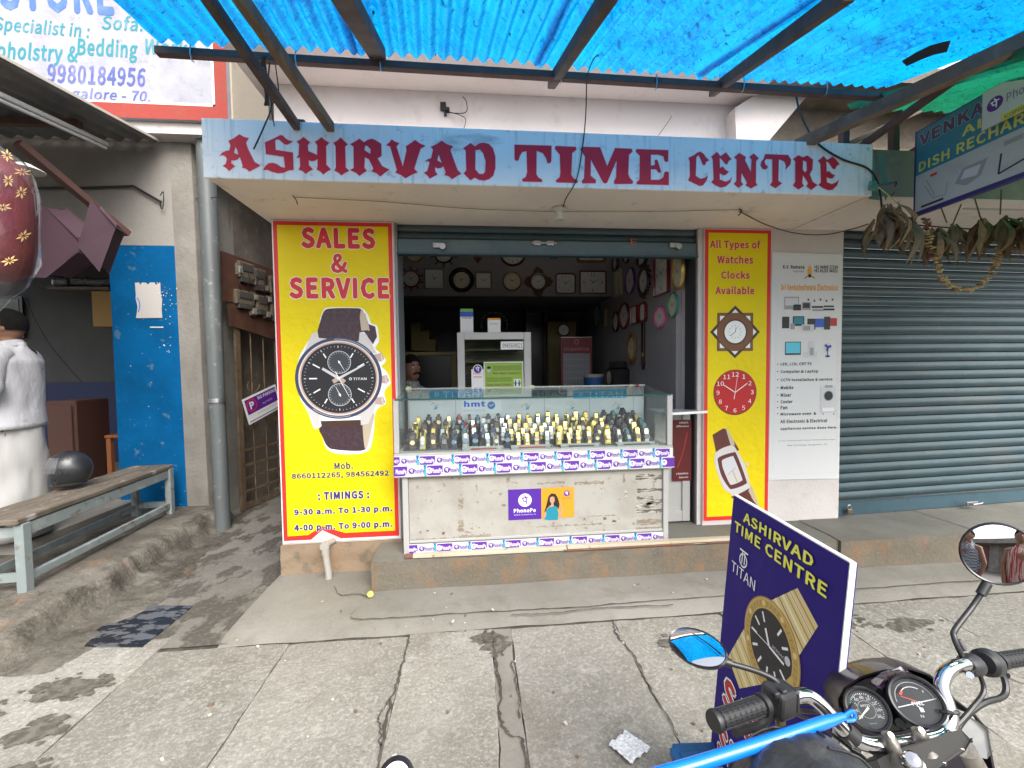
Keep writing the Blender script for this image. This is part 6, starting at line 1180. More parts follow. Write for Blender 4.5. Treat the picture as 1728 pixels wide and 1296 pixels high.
# ------------------------------------------------------------------ translucent roof over the pavement
M_rb = sheetmat('blue_fibre_sheet', (.002, .26, .56), (.001, .085, .33), (.001, .012, .07), .80, .05)
M_rg = sheetmat('green_fibre_sheet', (.01, .20, .11), (.004, .11, .05), (.003, .04, .02), .5, .02)
rf = thing('roof_canopy', 'blue corrugated fibre sheet roof on dark timber and steel over the pavement', 'roof', (.4, 1.8, 3.1))
RZ = lambda y: 3.205+.41*(y-2.35)
def rsheet(name, far0, far1, near0, near1, yf, yn, k, mat, dz=0., parent=rf):
    wd = far1-far0; npt = int(wd/.076)*10
    def f(u, v):
        x = (far0+(far1-far0)*u)*(v)+(near0+(near1-near0)*u)*(1-v); y = yn+(yf-yn)*v+.012*nz(u*7, 3)*(v == 1); cu = .016*math.cos(2*math.pi*(wd/.076)*u)
        sag = .012*nz(u*3+far0, v*3); return Vector((x, y, RZ(y)+.012+cu+sag+dz+.0025*nz(x*6, y*6, 2)))
    return MB().grid(f, npt, 24).obj(name, mat, parent, smooth=60)
rsheet('sheet', -1.66, -.60, -1.26, -.42, 2.43, 1.28, 0, M_rb); rsheet('sheet', -.64, .42, -.45, .41, 2.46, 1.28, 0, M_rb, .006); rsheet('sheet', .38, 1.44, .38, 1.28, 2.50, 1.28, 0, M_rb, .0); rsheet('sheet', 1.40, 2.72, 1.25, 2.36, 2.56, 1.28, 0, M_rb, .006)
gs = thing('green_roof_sheet', 'green corrugated fibre roof sheet beyond the blue one at the right', 'roof', (3, 2, 3.1)); rsheet('sheet', 2.50, 4.6, 2.10, 4.6, 2.62, .6, 0, M_rg, -.12, gs)
def robj(n, a, b, w_, h_, m=M_dwood, **k): return MB().bar(a, b, w_, h_, **k).obj(n, m, rf, bevel=.004)
bz = 3.178
robj('purlin', onY(264, 87, 2.35), onY(1535, 166, 2.35), .040, .040, M_iron)
for xa, xb, w_ in ((-.49, -.44, .085), (.49, .49, .048), (1.50, 1.27, .038)):
    robj('rafter', Vector((xa, 2.52 if xa > 0 else 2.36, RZ(2.44)-.045)), Vector((xb, 1.32, RZ(1.32)-.045)), w_, .06)
for x in (-1.1, .6, 1.9): pass
c1 = Vector((-.93, 2.46, 2.86)); c2 = Vector((-.72, 2.47, 2.86)); far = at(362, -30, 1.42)
robj('brace', onY(503, 216, 2.47), far+Vector((-.06, 0, 0)), .036, .05); robj('brace', onY(560, 218, 2.47), far+Vector((.05, 0, .0)), .042, .055, M_wwood)
robj('post', onY(510, 216, 2.50), onY(510, 204, 2.5), .04, .04, M_iron)
robj('edge_beam', onY(1345, 246, 2.53), at(1760, 56, 1.70), .055, .07, M_wwood); robj('brace', onY(1432, 262, 2.60), at(1680, 85, 2.0), .035, .04, M_iron)
robj('brace', onY(1530, 262, 2.75), at(1740, 118, 2.05), .03, .03, M_iron); robj('brace', onY(1400, 258, 2.75), onY(1600, 165, 2.7), .03, .035, M_dwood)
for px_, top in ((1424, 195), (1508, 205)): robj('post', onY(px_, 262, 2.52), onY(px_, top, 2.52), .045, .045, M_iron)
mb = MB()
for px_, py_ in ((322, 90), (499, 100), (642, 108), (947, 128), (1108, 140), (1255, 143), (1395, 150)):
    p = onY(px_, py_, 2.325); q = [p+Vector((0, 0, .045)), p+Vector((0, -.006, .0)), p+Vector((0, .004, -.03)), p+Vector((0, .02, -.028))]; MB().tube(q, .0035, 6).obj('hook_bolt', M_steel, rf)
t = thing('black_rag', 'torn black cloth strip caught under the blue roof at the right', 'rag', on(1560, 90, (0, 2.35, 3.19), (0, -.41, 1))); n_ = (0, -.41, 1); rp = [on(*p, (0, 2.35, 3.17), n_) for p in ((1522, 104), (1545, 90), (1570, 78), (1592, 72), (1604, 70), (1598, 88), (1578, 92), (1556, 100), (1530, 112))]
MB().prism(rp, (0, 0, .004)).obj('cloth', C('rag_black', (.012, .015, .03), .9), t)
t = thing('tube_light', 'white tube light end hanging under the blue roof at the top', 'light fitting', at(1500, 6, 1.9)); MB().tube([at(1440, -8, 1.75), at(1528, 8, 1.9)], .016, 12).obj('tube', C('tube_glass', (.6, .6, .6), .2), t, smooth=True); MB().tube([at(1519, 6.5, 1.885), at(1534, 9, 1.91)], .019, 12).obj('cap', C('cap_grey', (.4, .4, .4), .3), t, smooth=True)

mb = MB()
for i in range(150):
    y = 1.3+1.2*R_.random(); x = R_.uniform(-1.2, 2.3); s_ = R_.uniform(.004, .016); a = R_.uniform(0, 3.1); z = RZ(y)+.034; p = [(math.cos(a)*s_*2.2, math.sin(a)*s_*2.2), (-math.sin(a)*s_*.7, math.cos(a)*s_*.7)]
    mb.add([(x+p[0][0], y+p[0][1], z), (x+p[1][0], y+p[1][1], z+.004), (x-p[0][0], y-p[0][1], z), (x-p[1][0], y-p[1][1], z+.002)], [(0, 1, 2, 3)])
tag(mb.obj('roof_debris', C('dead_leaf_dark', (.05, .035, .02), .9), rf), kind='stuff')

# ------------------------------------------------------------------ wires and small fixtures
M_wire = C('wire_black', (.015, .015, .016), .5)
def wire(pts, r, lab, m=M_wire, n=6, grp='loose wires around the shop front'): o = MB().tube(pline(pts, n), r, 6).obj('wire', m, None, smooth=True); return tag(o, lab, 'wire', grp)
wire([onY(990, 128, 2.35), onY(988, 200, 2.43), onY(981, 262, 2.44), onY(972, 305, 2.44), onY(955, 335, 2.5), onZ(950, 352, 2.555)], .0035, 'black wire dropping across the word TIME to the bulb holder')
wire([onY(1075, -5, 1.9), onY(1045, 60, 2.1), onY(1022, 85, 2.2), onY(1003, 98, 2.28), onY(990, 128, 2.33)], .003, 'black wire running down the blue roof above TIME'); wire([onY(1015, 88, 2.2), onY(1030, 80, 2.2), onY(1038, 84, 2.2)], .006, 'short taped wire end on the roof wire')
wire([onY(1342, 155, 2.5), onY(1352, 195, 2.48), onY(1378, 240, 2.44), onY(1420, 268, 2.44), onY(1462, 283, 2.44), onY(1480, 305, 2.43), onY(1487, 340, 2.42), onY(1488, 372, 2.42)], .006, 'thick black cable sagging across the right end of the name board')
wire([onY(455, 105, 2.3), onY(452, 150, 2.38), onY(458, 180, 2.40), onY(445, 215, 2.42), onY(428, 252, 2.43)], .004, 'black wire hanging in front of the first letter A'); wire([onY(465, 110, 2.3), onY(470, 160, 2.38), onY(458, 180, 2.40), onY(463, 213, 2.41)], .003, 'thin wire hanging beside the left timber brace')
t = thing('cable_bundle', 'knot of taped black cables tied to the left timber brace', 'cable', onY(448, 150, 2.3)); mb = MB()
for k in range(4): mb.tube(pline([onY(446+4*math.sin(k*2), 95, 2.2), onY(444+5*math.cos(k*3), 125, 2.28), onY(451+4*math.sin(k*5), 150, 2.33), onY(450+3*math.cos(k), 178, 2.38)], 5), .006, 6)
mb.obj('cables', M_wire, t)
wire([onZ(498, 333, 2.555), onZ(640, 340, 2.55), onZ(790, 352, 2.55), onZ(940, 357, 2.552), onZ(1090, 357, 2.55), onZ(1245, 354, 2.553)], .0022, 'thin yellow string stretched along the soffit', C('string_yellow', (.30, .22, .10), .8))
wire([onZ(1247, 356, 2.55), onY(1290, 378, 2.9), onY(1340, 393, 2.95), onY(1390, 396, 2.9), onY(1440, 386, 2.7), onY(1465, 378, 2.5)], .004, 'brown wire sagging from the soffit hook to the dried leaves', C('wire_brown', (.12, .05, .04), .6))
wire([at(0, 355, 3.6), at(60, 355, 3.8), at(160, 352, 3.95), at(262, 333, 4.05), at(330, 335, 4.0), at(398, 330, 3.7)], .004, 'black wire crossing the white wall on the left towards the canopy')
wire([at(40, 498, 4.8), at(62, 545, 4.8), at(90, 590, 4.8), at(138, 645, 4.8)], .005, 'black wire hanging diagonally inside the left shop')
wire([onZ(1247, 350, 2.55)+Vector((0, 0, -.01)), onZ(1252, 356, 2.54), onZ(1246, 364, 2.53)], .004, 'small knotted wire on the soffit hook'); wire([onZ(494, 330, 2.55), onZ(500, 338, 2.54), onZ(502, 345, 2.52)], .003, 'frayed wire end at the left of the soffit')
wire([onY(752, 190, 3.08), onY(785, 190, 3.02), onY(787, 172, 3.0), onY(781, 163, 3.0)], .003, 'curled wire sticking out of the wall hole'); wire([onY(755, 188, 3.08), onY(775, 194, 3.04), onY(786, 202, 3.05), onY(781, 222, 3.06)], .0025, 'thin wire drooping from the wall hole')
wire([onY(1133, 195, 3.06), onY(1128, 205, 3.07), onY(1107, 234, 3.08)], .002, 'thin wire on the upper wall above CENTRE')
mb = MB(); a = onY(748, 182, 3.095); t = thing('wall_socket', 'broken black switch box hole in the upper wall', 'switch box', a); MB().box(-.02, .02, -.02, 0, -.025, .03).box(.01, .045, -.03, 0, -.03, -.01).box(.005, .025, -.015, 0, -.06, -.04).obj('box', M_blk, t, world=False)
t = thing('bulb_holder', 'white porcelain bulb holder under the soffit', 'bulb holder', onZ(944, 352, 2.556)); c = t.location; MB().lathe([(.0, 0), (.05, 0), (.05, -.012), (.028, -.02), (.026, -.062), (.031, -.064), (.031, -.075), (.02, -.075), (.02, -.06), (0, -.06)], (0, 0, 0), n=24).obj('holder', C('porcelain_white', (.6, .59, .56), .25), t, smooth=True, world=False)

# ------------------------------------------------------------------ right side signs
XS = 2.75; S0 = Vector((2.78, 2.42, 2.42)); S1_ = Vector((2.70, 1.20, 2.42)); US = (S1_-S0); US.z = 0
vs_ = thing('shop_sign', 'blue and white hanging sign lettered ALL TYPES OF DISH RECHARGE', 'sign', S0); P = Print(S0, US, (0, 0, 1)); LS = US.length; HS = .52; M_sb = pmat('sign_blue', (.03, .21, .31), .55, layers=((3, .5, .65, (.06, .24, .31), .5),)); M_sw = pmat('sign_weathered_white', (.50, .51, .50), .6, layers=((5, .5, .66, (.40, .41, .40), .7),)); M_ly = C('sign_yellow', (.66, .62, .12)); M_dk = C('sign_dark_text', (.09, .05, .13))
mb = MB().prism([P.P(x, y, 0) for x, y in ((0, 0), (LS, 0), (LS, HS), (0, HS))], -P.N*.03); mb.obj('panel', K_navy, vs_)
P.rect(.0, .0, LS, HS, K_navy, 1); P.rect(.012, .022, LS-.01, HS*.47, M_sw, 2); P.rect(.012, HS*.47, LS-.01, HS-.008, M_sb, 2)
P.text('VENKATESHWARA', .03, HS*.80, .95, HS*.94, M_dk, 4, bold=.05, out=C('sign_text_edge', (.35, .42, .48)), ow=.03); P.text('ALL TYPES OF', .27, HS*.665, .98, HS*.765, M_ly, 4, bold=.03); P.text('DISH RECHARGE AVAILABLE', .03, HS*.50, 1.10, HS*.615, M_ly, 4, bold=.03)
P.path([(.07, .16), (.12, .07), (.19, .06), (.20, .13)], .006, K_grey, 3); P.line(.08, .19, .13, .08, .006, K_grey, 3); P.rect(.05, .035, .18, .048, K_black, 3)
P.poly([(.24, .10), (.28, .17), (.40, .17), (.37, .09), (.30, .065)], K_grey, 3); P.poly([(.27, .11), (.29, .155), (.37, .15), (.35, .10)], K_lg, 4); P.path([(.46, .16), (.45, .06), (.62, .10)], .009, K_black, 3); P.rect(.47, .19, .55, .215, K_grey, 3); P.rect(.10, .20, .14, .215, K_red, 3); P.text('DISH', .72, .19, .80, .215, K_red, 3); P.text('TV', .81, .19, .85, .212, K_grey, 3); P.ring(.87, .12, .02, .03, K_red, 3, ky=1.3); P.path([(.76, .18), (.72, .11), (.80, .13)], .004, K_grey, 3)
P.obj('lettering', vs_)
q4 = [on(x, y, S0-P.N*-.03, P.N) for x, y in ((1659, 158), (1760, 95), (1760, 168), (1661, 220))]
t = thing('wallet_sign', 'white board with purple round mark overlapping the blue sign', 'sign', q4[0]); P2 = Print(S0+P.N*.034, US, (0, 0, 1)); loc = [((p-P2.O).dot(P2.U), (p-P2.O).dot(P2.V)) for p in q4]; xa, ya = loc[0][0], loc[3][1]; xb = loc[1][0]+.2; yb = loc[0][1]
mb = MB().prism([P2.P(x, y, -1) for x, y in ((xa, ya), (xb, ya), (xb, yb), (xa+.0, yb))], -P2.N*.006); mb.obj('board', M_sw, t)
P2.rect(xa+.004, ya+.004, xb, yb-.004, C('board_offwhite', (.62, .63, .64)), 0); cx_, cy_ = P2.px(1679, 175); pe_logo(P2, cx_, cy_, .036, K_purple, K_pale, 1); P2.text('PhonePe', *P2.px(1699, 172), P2.px(1699, 172)[0]+.17, P2.px(1699, 172)[1]+.045, C('wallet_text', (.16, .10, .36)), 2); P2.rect(*P2.px(1688, 206), xb-.01, P2.px(1688, 206)[1]+.035, M_ly, 1); P2.text('ACCEPTED HERE', P2.px(1694, 203)[0], P2.px(1694, 203)[1]+.006, P2.px(1694, 203)[0]+.14, P2.px(1694, 203)[1]+.024, K_black, 2); P2.obj('print', t)
# board behind the leaves with red numerals
t = thing('back_signboard', 'pale board with red and white round lettering behind the hanging leaves', 'signboard', onY(1700, 330, 2.7)); a = onY(1640, 345, 2.6); P = Print((0, 2.6, 0), (1, 0, 0), (0, 0, 1)); a = P.px(1630, 352); b = P.px(1800, 300); MB().box(a[0], b[0], 2.602, 2.62, a[1], b[1]).obj('board', M_sw, t)
for px_, py_ in ((1679, 325), (1711, 322)): a = P.px(px_, py_); P.ring(*a, .030, .052, C('round_red', (.45, .05, .02)), 1.2); P.disc(*a, .034, C('round_red', (0, 0, 0)), 1); P.poly([(a[0]-.025, a[1]-.004), (a[0]+.02, a[1]+.002), (a[0]+.022, a[1]+.014), (a[0]-.02, a[1]+.012)], K_lg, 2); P.ring(*a, .052, .058, K_lg, 1.1)
P.obj('print', t)
# pipe and teal strips on the bare lintel end
P = Print((0, 2.474, 0), (1, 0, 0), (0, 0, 1)); M_te = pmat('teal_streak', (.13, .26, .23), .8, layers=((6, .45, .6, (.22, .25, .22), .8, (1, 1, .4)),)); P.ppoly([(1463, 257), (1475, 258), (1478, 300), (1484, 338), (1466, 336), (1466, 300)], M_te, 1); P.ppoly([(1480, 258), (1492, 259), (1500, 325), (1494, 340), (1488, 310)], M_te, 1); o = P.obj('paint_streaks', ext)
t = thing('pipe_stub', 'short grey pipe end tied with green string beside the name board', 'pipe', onY(1490, 312, 2.42)); MB().tube([onY(1468, 317, 2.43), onY(1510, 311, 2.40)], .016, 12).obj('pipe', M_pvc, t, smooth=True); MB().tube([onY(1509, 311, 2.398), onY(1511, 311, 2.396)], .0165, 12).obj('mouth', M_blk, t)
mb = MB()
for k in range(6): mb.tube(pline([onY(1468+2*k, 306, 2.40), onY(1466+3*k, 314, 2.395), onY(1470+2*k, 322, 2.40)], 3), .003, 5)
mb.obj('string', C('green_string', (.10, .30, .20), .8), t)
wire([onY(1482, 316, 2.40), onY(1500, 330, 2.40), onY(1520, 350, 2.40), onY(1522, 366, 2.40)], .003, 'pale green string from the pipe stub', C('string_lime', (.45, .5, .2), .8)); wire([onY(1533, 300, 2.6), onY(1515, 318, 2.5), onY(1503, 332, 2.45)], .0025, 'thin wire from the pipe stub up to the blue sign')
# dried leaves on a string
M_lf = [pmat('dried_leaf_olive', (.20, .125, .065), .8, layers=((30, .45, .6, (.10, .09, .045), .7),)), pmat('dried_leaf_tan', (.34, .22, .12), .8, layers=((30, .45, .6, (.2, .14, .07), .7),)), pmat('dried_leaf_grey', (.22, .15, .09), .8)]
def leaf(mb, p, d, ln, w_, curl, m):
    d = d.normalized(); s = d.cross(Vector((R_.uniform(-.5, .5), -1, .1))).normalized(); nn = s.cross(d); rows = []
    for i in range(7):
        t = i/6; ww = w_*math.sin(math.pi*min(1, t*.9+.08))*(1-.15*t); c = p+d*ln*t+nn*(curl*math.sin(t*3)*ln); fold = nn*ww*R_.uniform(.3, .8)
        rows += [c-s*ww+fold, c, c+s*ww+fold]
    mb.add(rows, [(3*i+k, 3*i+k+1, 3*i+k+4, 3*i+k+3) for i in range(6) for k in (0, 1)], m)
t = thing('leaf_garland', 'string of dried mango leaves tied across the neighbouring shop front', 'garland', onY(1560, 380, 2.42))
stp2 = [onY(1485, 372, 2.42), onY(1530, 378, 2.40), onY(1600, 384, 2.36), onY(1660, 386, 2.32), onY(1700, 374, 2.28), onY(1790, 360, 2.2)]
MB().tube(pline(stp2, 5), .004, 6).obj('string', M_wire, t)
def bunch(px, py, ln, n, y, w_=.028, sp=.5, tone=None):
    n = int(n*1.7); w_ *= .72
    for i in range(n):
        mb = MB(); p = onY(px+R_.uniform(-8, 8), py+R_.uniform(-6, 14), y+R_.uniform(-.04, .04)); d = Vector((R_.uniform(-sp, sp), R_.uniform(-.35, .35), -1)); k = R_.randrange(3) if tone is None else tone
        leaf(mb, p, d, ln*R_.uniform(.8, 1.3), w_*R_.uniform(.7, 1.5), R_.uniform(-.32, .32), 0); mb.obj('leaf', M_lf[k], t, smooth=60)
bunch(1496, 350, .23, 10, 2.42, .036, .28); bunch(1482, 372, .20, 4, 2.42, .026, .5, 0); bunch(1510, 345, .2, 7, 2.42, .032, .4, 1); bunch(1528, 372, .22, 5, 2.40, .026, .5, 2); bunch(1580, 385, .18, 9, 2.38, .03, .35); bunch(1610, 380, .16, 8, 2.36, .03, .7, 0); bunch(1655, 372, .20, 11, 2.34, .034, .5); bunch(1692, 365, .20, 9, 2.30, .032, .45, 0); bunch(1722, 372, .2, 8, 2.26, .03, .5)
for a, b in (((1588, 350), (1598, 376)), ((1622, 345), (1608, 378)), ((1645, 335), (1656, 372)), ((1690, 320), (1688, 362))): MB().tube([onY(*a, 2.37), onY(*b, 2.37)], .004, 5).obj('stalk', M_wwood, t)
t = thing('flower_garland', 'withered cream flower garland hanging in a loop in front of the shutter', 'garland', onY(1633, 470, 2.34))
lp = pline([onY(*p, 2.34) for p in ((1562, 372), (1566, 392), (1572, 425), (1580, 445), (1592, 472), (1615, 488), (1640, 490), (1662, 476), (1678, 450), (1686, 425), (1692, 400), (1700, 370))], 7)
MB().tube(lp, .003, 5).obj('thread', M_wwood, t)
M_fg = [pmat('withered_petal', (.46, .34, .17), .8), pmat('withered_brown', (.22, .13, .06), .8), pmat('withered_red', (.2, .03, .03), .8)]
for i, p in enumerate(lp):
    for k in range(2):
        mb = MB(); a = R_.uniform(0, 6.28); d = Vector((math.cos(a), math.sin(a)*.8, R_.uniform(-.5, .5))).normalized(); s = d.cross(Vector((0, 0, 1))).normalized()*.006
        mb.prism([p-d*.004-s, p+d*.019-s*1.5, p+d*.024+s, p-d*.003+s], (0, 0, .007)); mb.obj('petal', M_fg[0 if (6 < i < len(lp)-10 and R_.random() < .8) else 1 if R_.random() < .8 else 2], t, bevel=.002)
# ------------------------------------------------------------------ standing board on the pavement
TL = at(1238, 838, 1.46); TRr = at(1433, 950, .955); Ub = TRr-TL; Ub.z = 0; LBd = Ub.length; zT_ = TL.z; zB_ = .14; HB = zT_-zB_
ab = thing('pavement_board', 'dark blue standing board with yellow lettering and a gold watch beside the motorcycle', 'signboard', (TL.x+.02, TL.y-.25, 0))
_lean = Vector((.078, 0, .90)); P = Print((TL.x-.078, TL.y, zB_), Ub, _lean); nB = P.N; HB = _lean.length
MB().prism([P.P(x, y, 0) for x, y in ((0, 0), (LBd, 0), (LBd, HB), (0, HB))], -nB*.020).obj('panel', [pmat('board_navy', (.022, .010, .17), .6, spec=.2, layers=((3, .5, .7, (.03, .018, .17), .5),))], ab)
M_al = pmat('board_white_edge', (.68, .68, .68), .5, layers=((60, .6, .7, (.3, .3, .3), .5),))
MB().prism([P.P(LBd+.0005, -.002, 0), P.P(LBd+.0035, -.002, 0), P.P(LBd+.0035, HB+.003, 0), P.P(LBd+.0005, HB+.003, 0)], -nB*.0145).obj('edge_strip', M_al, ab); MB().prism([P.P(0, HB+.0005, 0), P.P(LBd, HB+.0005, 0), P.P(LBd, HB+.004, 0), P.P(0, HB+.004, 0)], -nB*.014).obj('edge_strip', M_al, ab)
K_by = C('board_lemon', (.82, .80, .10)); q4 = lambda *pts: [(1120+x/2.722, 820+y/2.722) for x, y in pts]; k4 = C('board_text_outline', (.005, .004, .03))  # last colour: dark printed outline around the yellow lettering
def bt(s, p0, p1, m, **k): a = P.px(*q4(p0)[0]); b = P.px(*q4(p1)[0]); P.text(s, a[0], a[1], b[0], b[1], m, 5, **k)
bt('ASHIRVAD', (374, 166), (706, 320), K_by, bold=.034, out=k4, ow=.03); bt('TIME CENTRE', (332, 208), (770, 454), K_by, bold=.03, out=k4, ow=.03); bt('TITAN', (318, 388), (431, 438), K_pale, bold=.0)
a, b = P.px(*q4((374, 346))[0]); P.ring(a, b, .018, .023, K_pale, 5); P.line(a-.007, b+.03, a-.007, b-.012, .005, K_pale, 5); P.line(a+.007, b+.03, a+.007, b-.012, .005, K_pale, 5); P.line(a-.024, b+.03, a+.024, b+.03, .005, K_pale, 5)
K_br = pmat('print_bracelet', (.74, .58, .26), .4)
br1 = [(485, 535), (625, 470), (720, 645), (608, 815)]; P.ppoly(q4(*br1), K_br, 2)
br2 = [(300, 785), (385, 640), (420, 780), (495, 905), (352, 932)]; P.ppoly(q4(*br2), K_br, 2)
for i in range(1, 8):
    t_ = i/8; p = q4((485+140*t_, 535-65*t_), (608+112*t_, 815-170*t_)); P.line(*P.px(*p[0]), *P.px(*p[1]), .004 if i % 2 else .010, K_dgold if i % 2 else C('print_bracelet_pale', (.85, .76, .48)), 2.6+.1*(i % 2)); P.line(*P.px(*p[0]), *P.px(*p[1]), .0025, K_wood, 2.9) if i % 3 == 0 else None
    p = q4((300+85*t_, 785-145*t_), (352+143*t_, 932-27*t_)); P.line(*P.px(*p[0]), *P.px(*p[1]), .004 if i % 2 else .009, K_dgold if i % 2 else C('print_bracelet_pale', (0, 0, 0)), 2.6+.1*(i % 2))
a, b = P.px(*q4((494, 738))[0]); R1 = .127
P.disc(a, b, R1*1.03, K_dgold, 3, 48); P.disc(a, b, R1, K_gold, 3.3, 48); P.ring(a, b, R1*.80, R1*.96, C('print_bezel', (.50, .33, .09)), 3.6, 48)
for i in range(40): t_ = rad(i*9+3); P.line(a+R1*.83*math.sin(t_), b+R1*.83*math.cos(t_), a+R1*.93*math.sin(t_+.03), b+R1*.93*math.cos(t_+.03), .004, K_dgold, 3.9)
for i in range(8): t_ = rad(i*45+22); P.disc(a+R1*.885*math.sin(t_), b+R1*.885*math.cos(t_), .008, K_br, 4.2, 12)
P.disc(a, b, R1*.77, K_dial, 4.3, 48)
for i in range(1, 12):
    if i == 3: continue
    t_ = rad(i*30); P.line(a+R1*.48*math.sin(t_), b+R1*.48*math.cos(t_), a+R1*.70*math.sin(t_), b+R1*.70*math.cos(t_), .007, K_pale, 5)
P.line(a, b, *P.px(*q4((563, 822))[0]), .007, K_pale, 6); P.line(a, b, *P.px(*q4((478, 655))[0]), .009, K_pale, 6); P.line(a, b, *P.px(*q4((412, 652))[0]), .0025, K_pale, 6)
P.text('VERSACE', a+.012, b+.005, a+.075, b+.014, K_lg, 5, rot=.0); P.disc(a+R1*.62, b+.012, .012, K_lg, 5, 12); P.ring(a, b, R1*.2, R1*.22, C('sub', (.03, .03, .04)), 4.6)
P.ppoly(q4((560, 905), (600, 868), (606, 900), (590, 950), (565, 950)), K_gold, 4.4)
e, f = P.px(1221, 1184); P.text('SALES', e, f, LBd*.90, f+.098, K_clock, 6, bold=.05, out=K_pale, ow=.055); e, f = P.px(1212, 1262); P.text('SERVICE', e, f-.006, LBd*.95, f+.098, K_clock, 6, bold=.04, out=K_pale, ow=.05)
P.text('&', LBd*.66, .02, LBd*.8, .06, K_pale, 6); P.obj('print', ab)
M_bm = pmat('blue_steel', (.015, .10, .26), .5, .2, layers=((14, .5, .65, (.02, .06, .14), .7),)); p0 = TL+Vector((.01, .01, 0))
for (x, y) in ((-.20, .03), (.16, .03)): MB().bar((TL.x+x, TL.y+y, .02), (TL.x+x+.03, TL.y-.62, .02), .035, .03).obj('foot', M_bm, ab, bevel=.002)
for y in (.03, -.55): MB().bar((TL.x-.20, TL.y+y, .045), (TL.x+.18, TL.y+y, .045), .035, .02).obj('cross_foot', M_bm, ab, bevel=.002); MB().bar((TL.x+.012, TL.y+y*.8, .055), (TL.x+.012, TL.y+y*.8, .16), .03, .02, up=(0, 1, 0)).obj('upright', M_bm, ab)
MB().bar((TL.x+.012, TL.y+.01, .135), (TL.x+.02, TL.y-.50, .135), .03, .012).obj('bottom_rail', M_bm, ab)
for a_, b_ in (((1138, 1268, 1.44), (1232, 1264, 1.47)), ((1138, 1266, 1.44), (1158, 1310, 1.36)), ((1150, 1282, 1.40), (1215, 1280, 1.42))): MB().bar(at(*a_), at(*b_), .034, .028).obj('base_rail', M_bm, ab, bevel=.002)
# litter
t = thing('paper_litter', 'crumpled grey printed paper lying on the pavement left of the blue board', 'litter', onZ(1062, 1266, .01)); q = [onZ(*p, .008) for p in ((1027, 1260), (1059, 1237), (1098, 1268), (1063, 1294))]
MB().grid(lambda u, v: (q[0].lerp(q[1], u)).lerp(q[3].lerp(q[2], u), v)+Vector((0, 0, .004+.012*abs(math.sin(u*9+v*2))+.01*abs(nz(u*4, v*4, 2)))), 16, 12).obj('sheet', pmat('newsprint', (.62, .62, .64), .8, layers=((60, .5, .6, (.25, .25, .27), .6, (1, 4, 1)),)), t)
for i, (px, py, lab, col) in enumerate(((625, 1003, 'squashed yellow lemon at the left foot of the step', (.55, .52, .12)),)):
    c = onZ(px, py, .045); t = thing('lemon', lab, 'lemon', c); MB().lathe([(0, -.024), (.014, -.018), (.022, 0), (.014, .018), (0, .026)], (0, 0, -.0), (.3, -.3, 1), 14).obj('fruit', C('lemon', col, .5), t, smooth=True, world=False)
mb = MB()
for i in range(70):
    x = R_.uniform(-1.6, 2.4); y = R_.uniform(1.5, 2.7); s = R_.uniform(.002, .006); z = .003 if y < 2.33 else .03; mb.obox((x, y, z+s*.5), (s*R_.uniform(.6, 2), s, s*.5), Matrix.Rotation(R_.uniform(0, 3), 3, 'Z'), R_.randrange(2))
tag(mb.obj('pavement_grit', [C('grit_pale', (.45, .42, .36), .9), C('grit_brown', (.16, .11, .07), .9)]), kind='stuff')

# ------------------------------------------------------------------ motorcycle
M_chr = pmat('chrome', (.62, .62, .63), .10, 1.0); M_rub = pmat('grip_rubber', (.018, .018, .019), .45); M_plm = pmat('black_plastic', (.022, .022, .024), .38, layers=((20, .5, .7, (.05, .05, .05), .5),)); M_alu = pmat('dusty_aluminium', (.36, .34, .31), .38, .75, layers=((30, .48, .62, (.22, .19, .16), .7),)); M_gl2 = pmat('gloss_black_paint', (.008, .006, .010), .35, coat=.35)
mo = thing('motorcycle', 'front half of a black motorcycle with chrome handlebar, two mirrors and round gauges', 'motorcycle', at(1500, 1296, .8))
V3 = lambda x, y, F: at(x, y, F)
hb = pline([V3(1318, 1182, .765), V3(1340, 1175, .765), V3(1362, 1174, .77), V3(1386, 1190, .765), V3(1414, 1221, .755), V3(1440, 1246, .75), V3(1473, 1257, .75), V3(1524, 1253, .76), V3(1565, 1247, .77), V3(1592, 1236, .785), V3(1603, 1213, .80), V3(1597, 1185, .815), V3(1589, 1158, .83), V3(1597, 1135, .845), V3(1618, 1123, .86), V3(1650, 1120, .88)], 5)
MB().tube(hb, .0125, 16).obj('handlebar', M_chr, mo, smooth=True)
def grip(a, b, sw):
    d = (b-a); L = d.length; d.normalize(); mb = MB(); prof = [(0, 0), (.016, 0), (.0175, .003), (.0175, .008), (.0135, .011)]; h = .013
    while h < L-.012: prof += [(.0135, h), (.0152, h+.0015), (.0152, h+.0085), (.0135, h+.010), (.0128, h+.0112)]; h += .0125
    prof += [(.018, L-.010), (.018, L), (.0, L)]; mb.lathe(prof, a, d, 22); o = mb.obj('grip', M_rub, mo, smooth=True)
    u, v, _ = axes(d); mb = MB()
    for k in range(14): t_ = 2*math.pi*k/14; e = (u*math.cos(t_)+v*math.sin(t_)); mb.bar(a+d*.014+e*.0145, a+d*(L-.014)+e*.0145, .0022, .0032, up=e)
    mb.obj('grip_rib', M_rub, mo)
grip(V3(1203, 1218, .70), V3(1290, 1188, .745), 1); grip(V3(1790, 1100, .96), V3(1682, 1116, .905), 1)
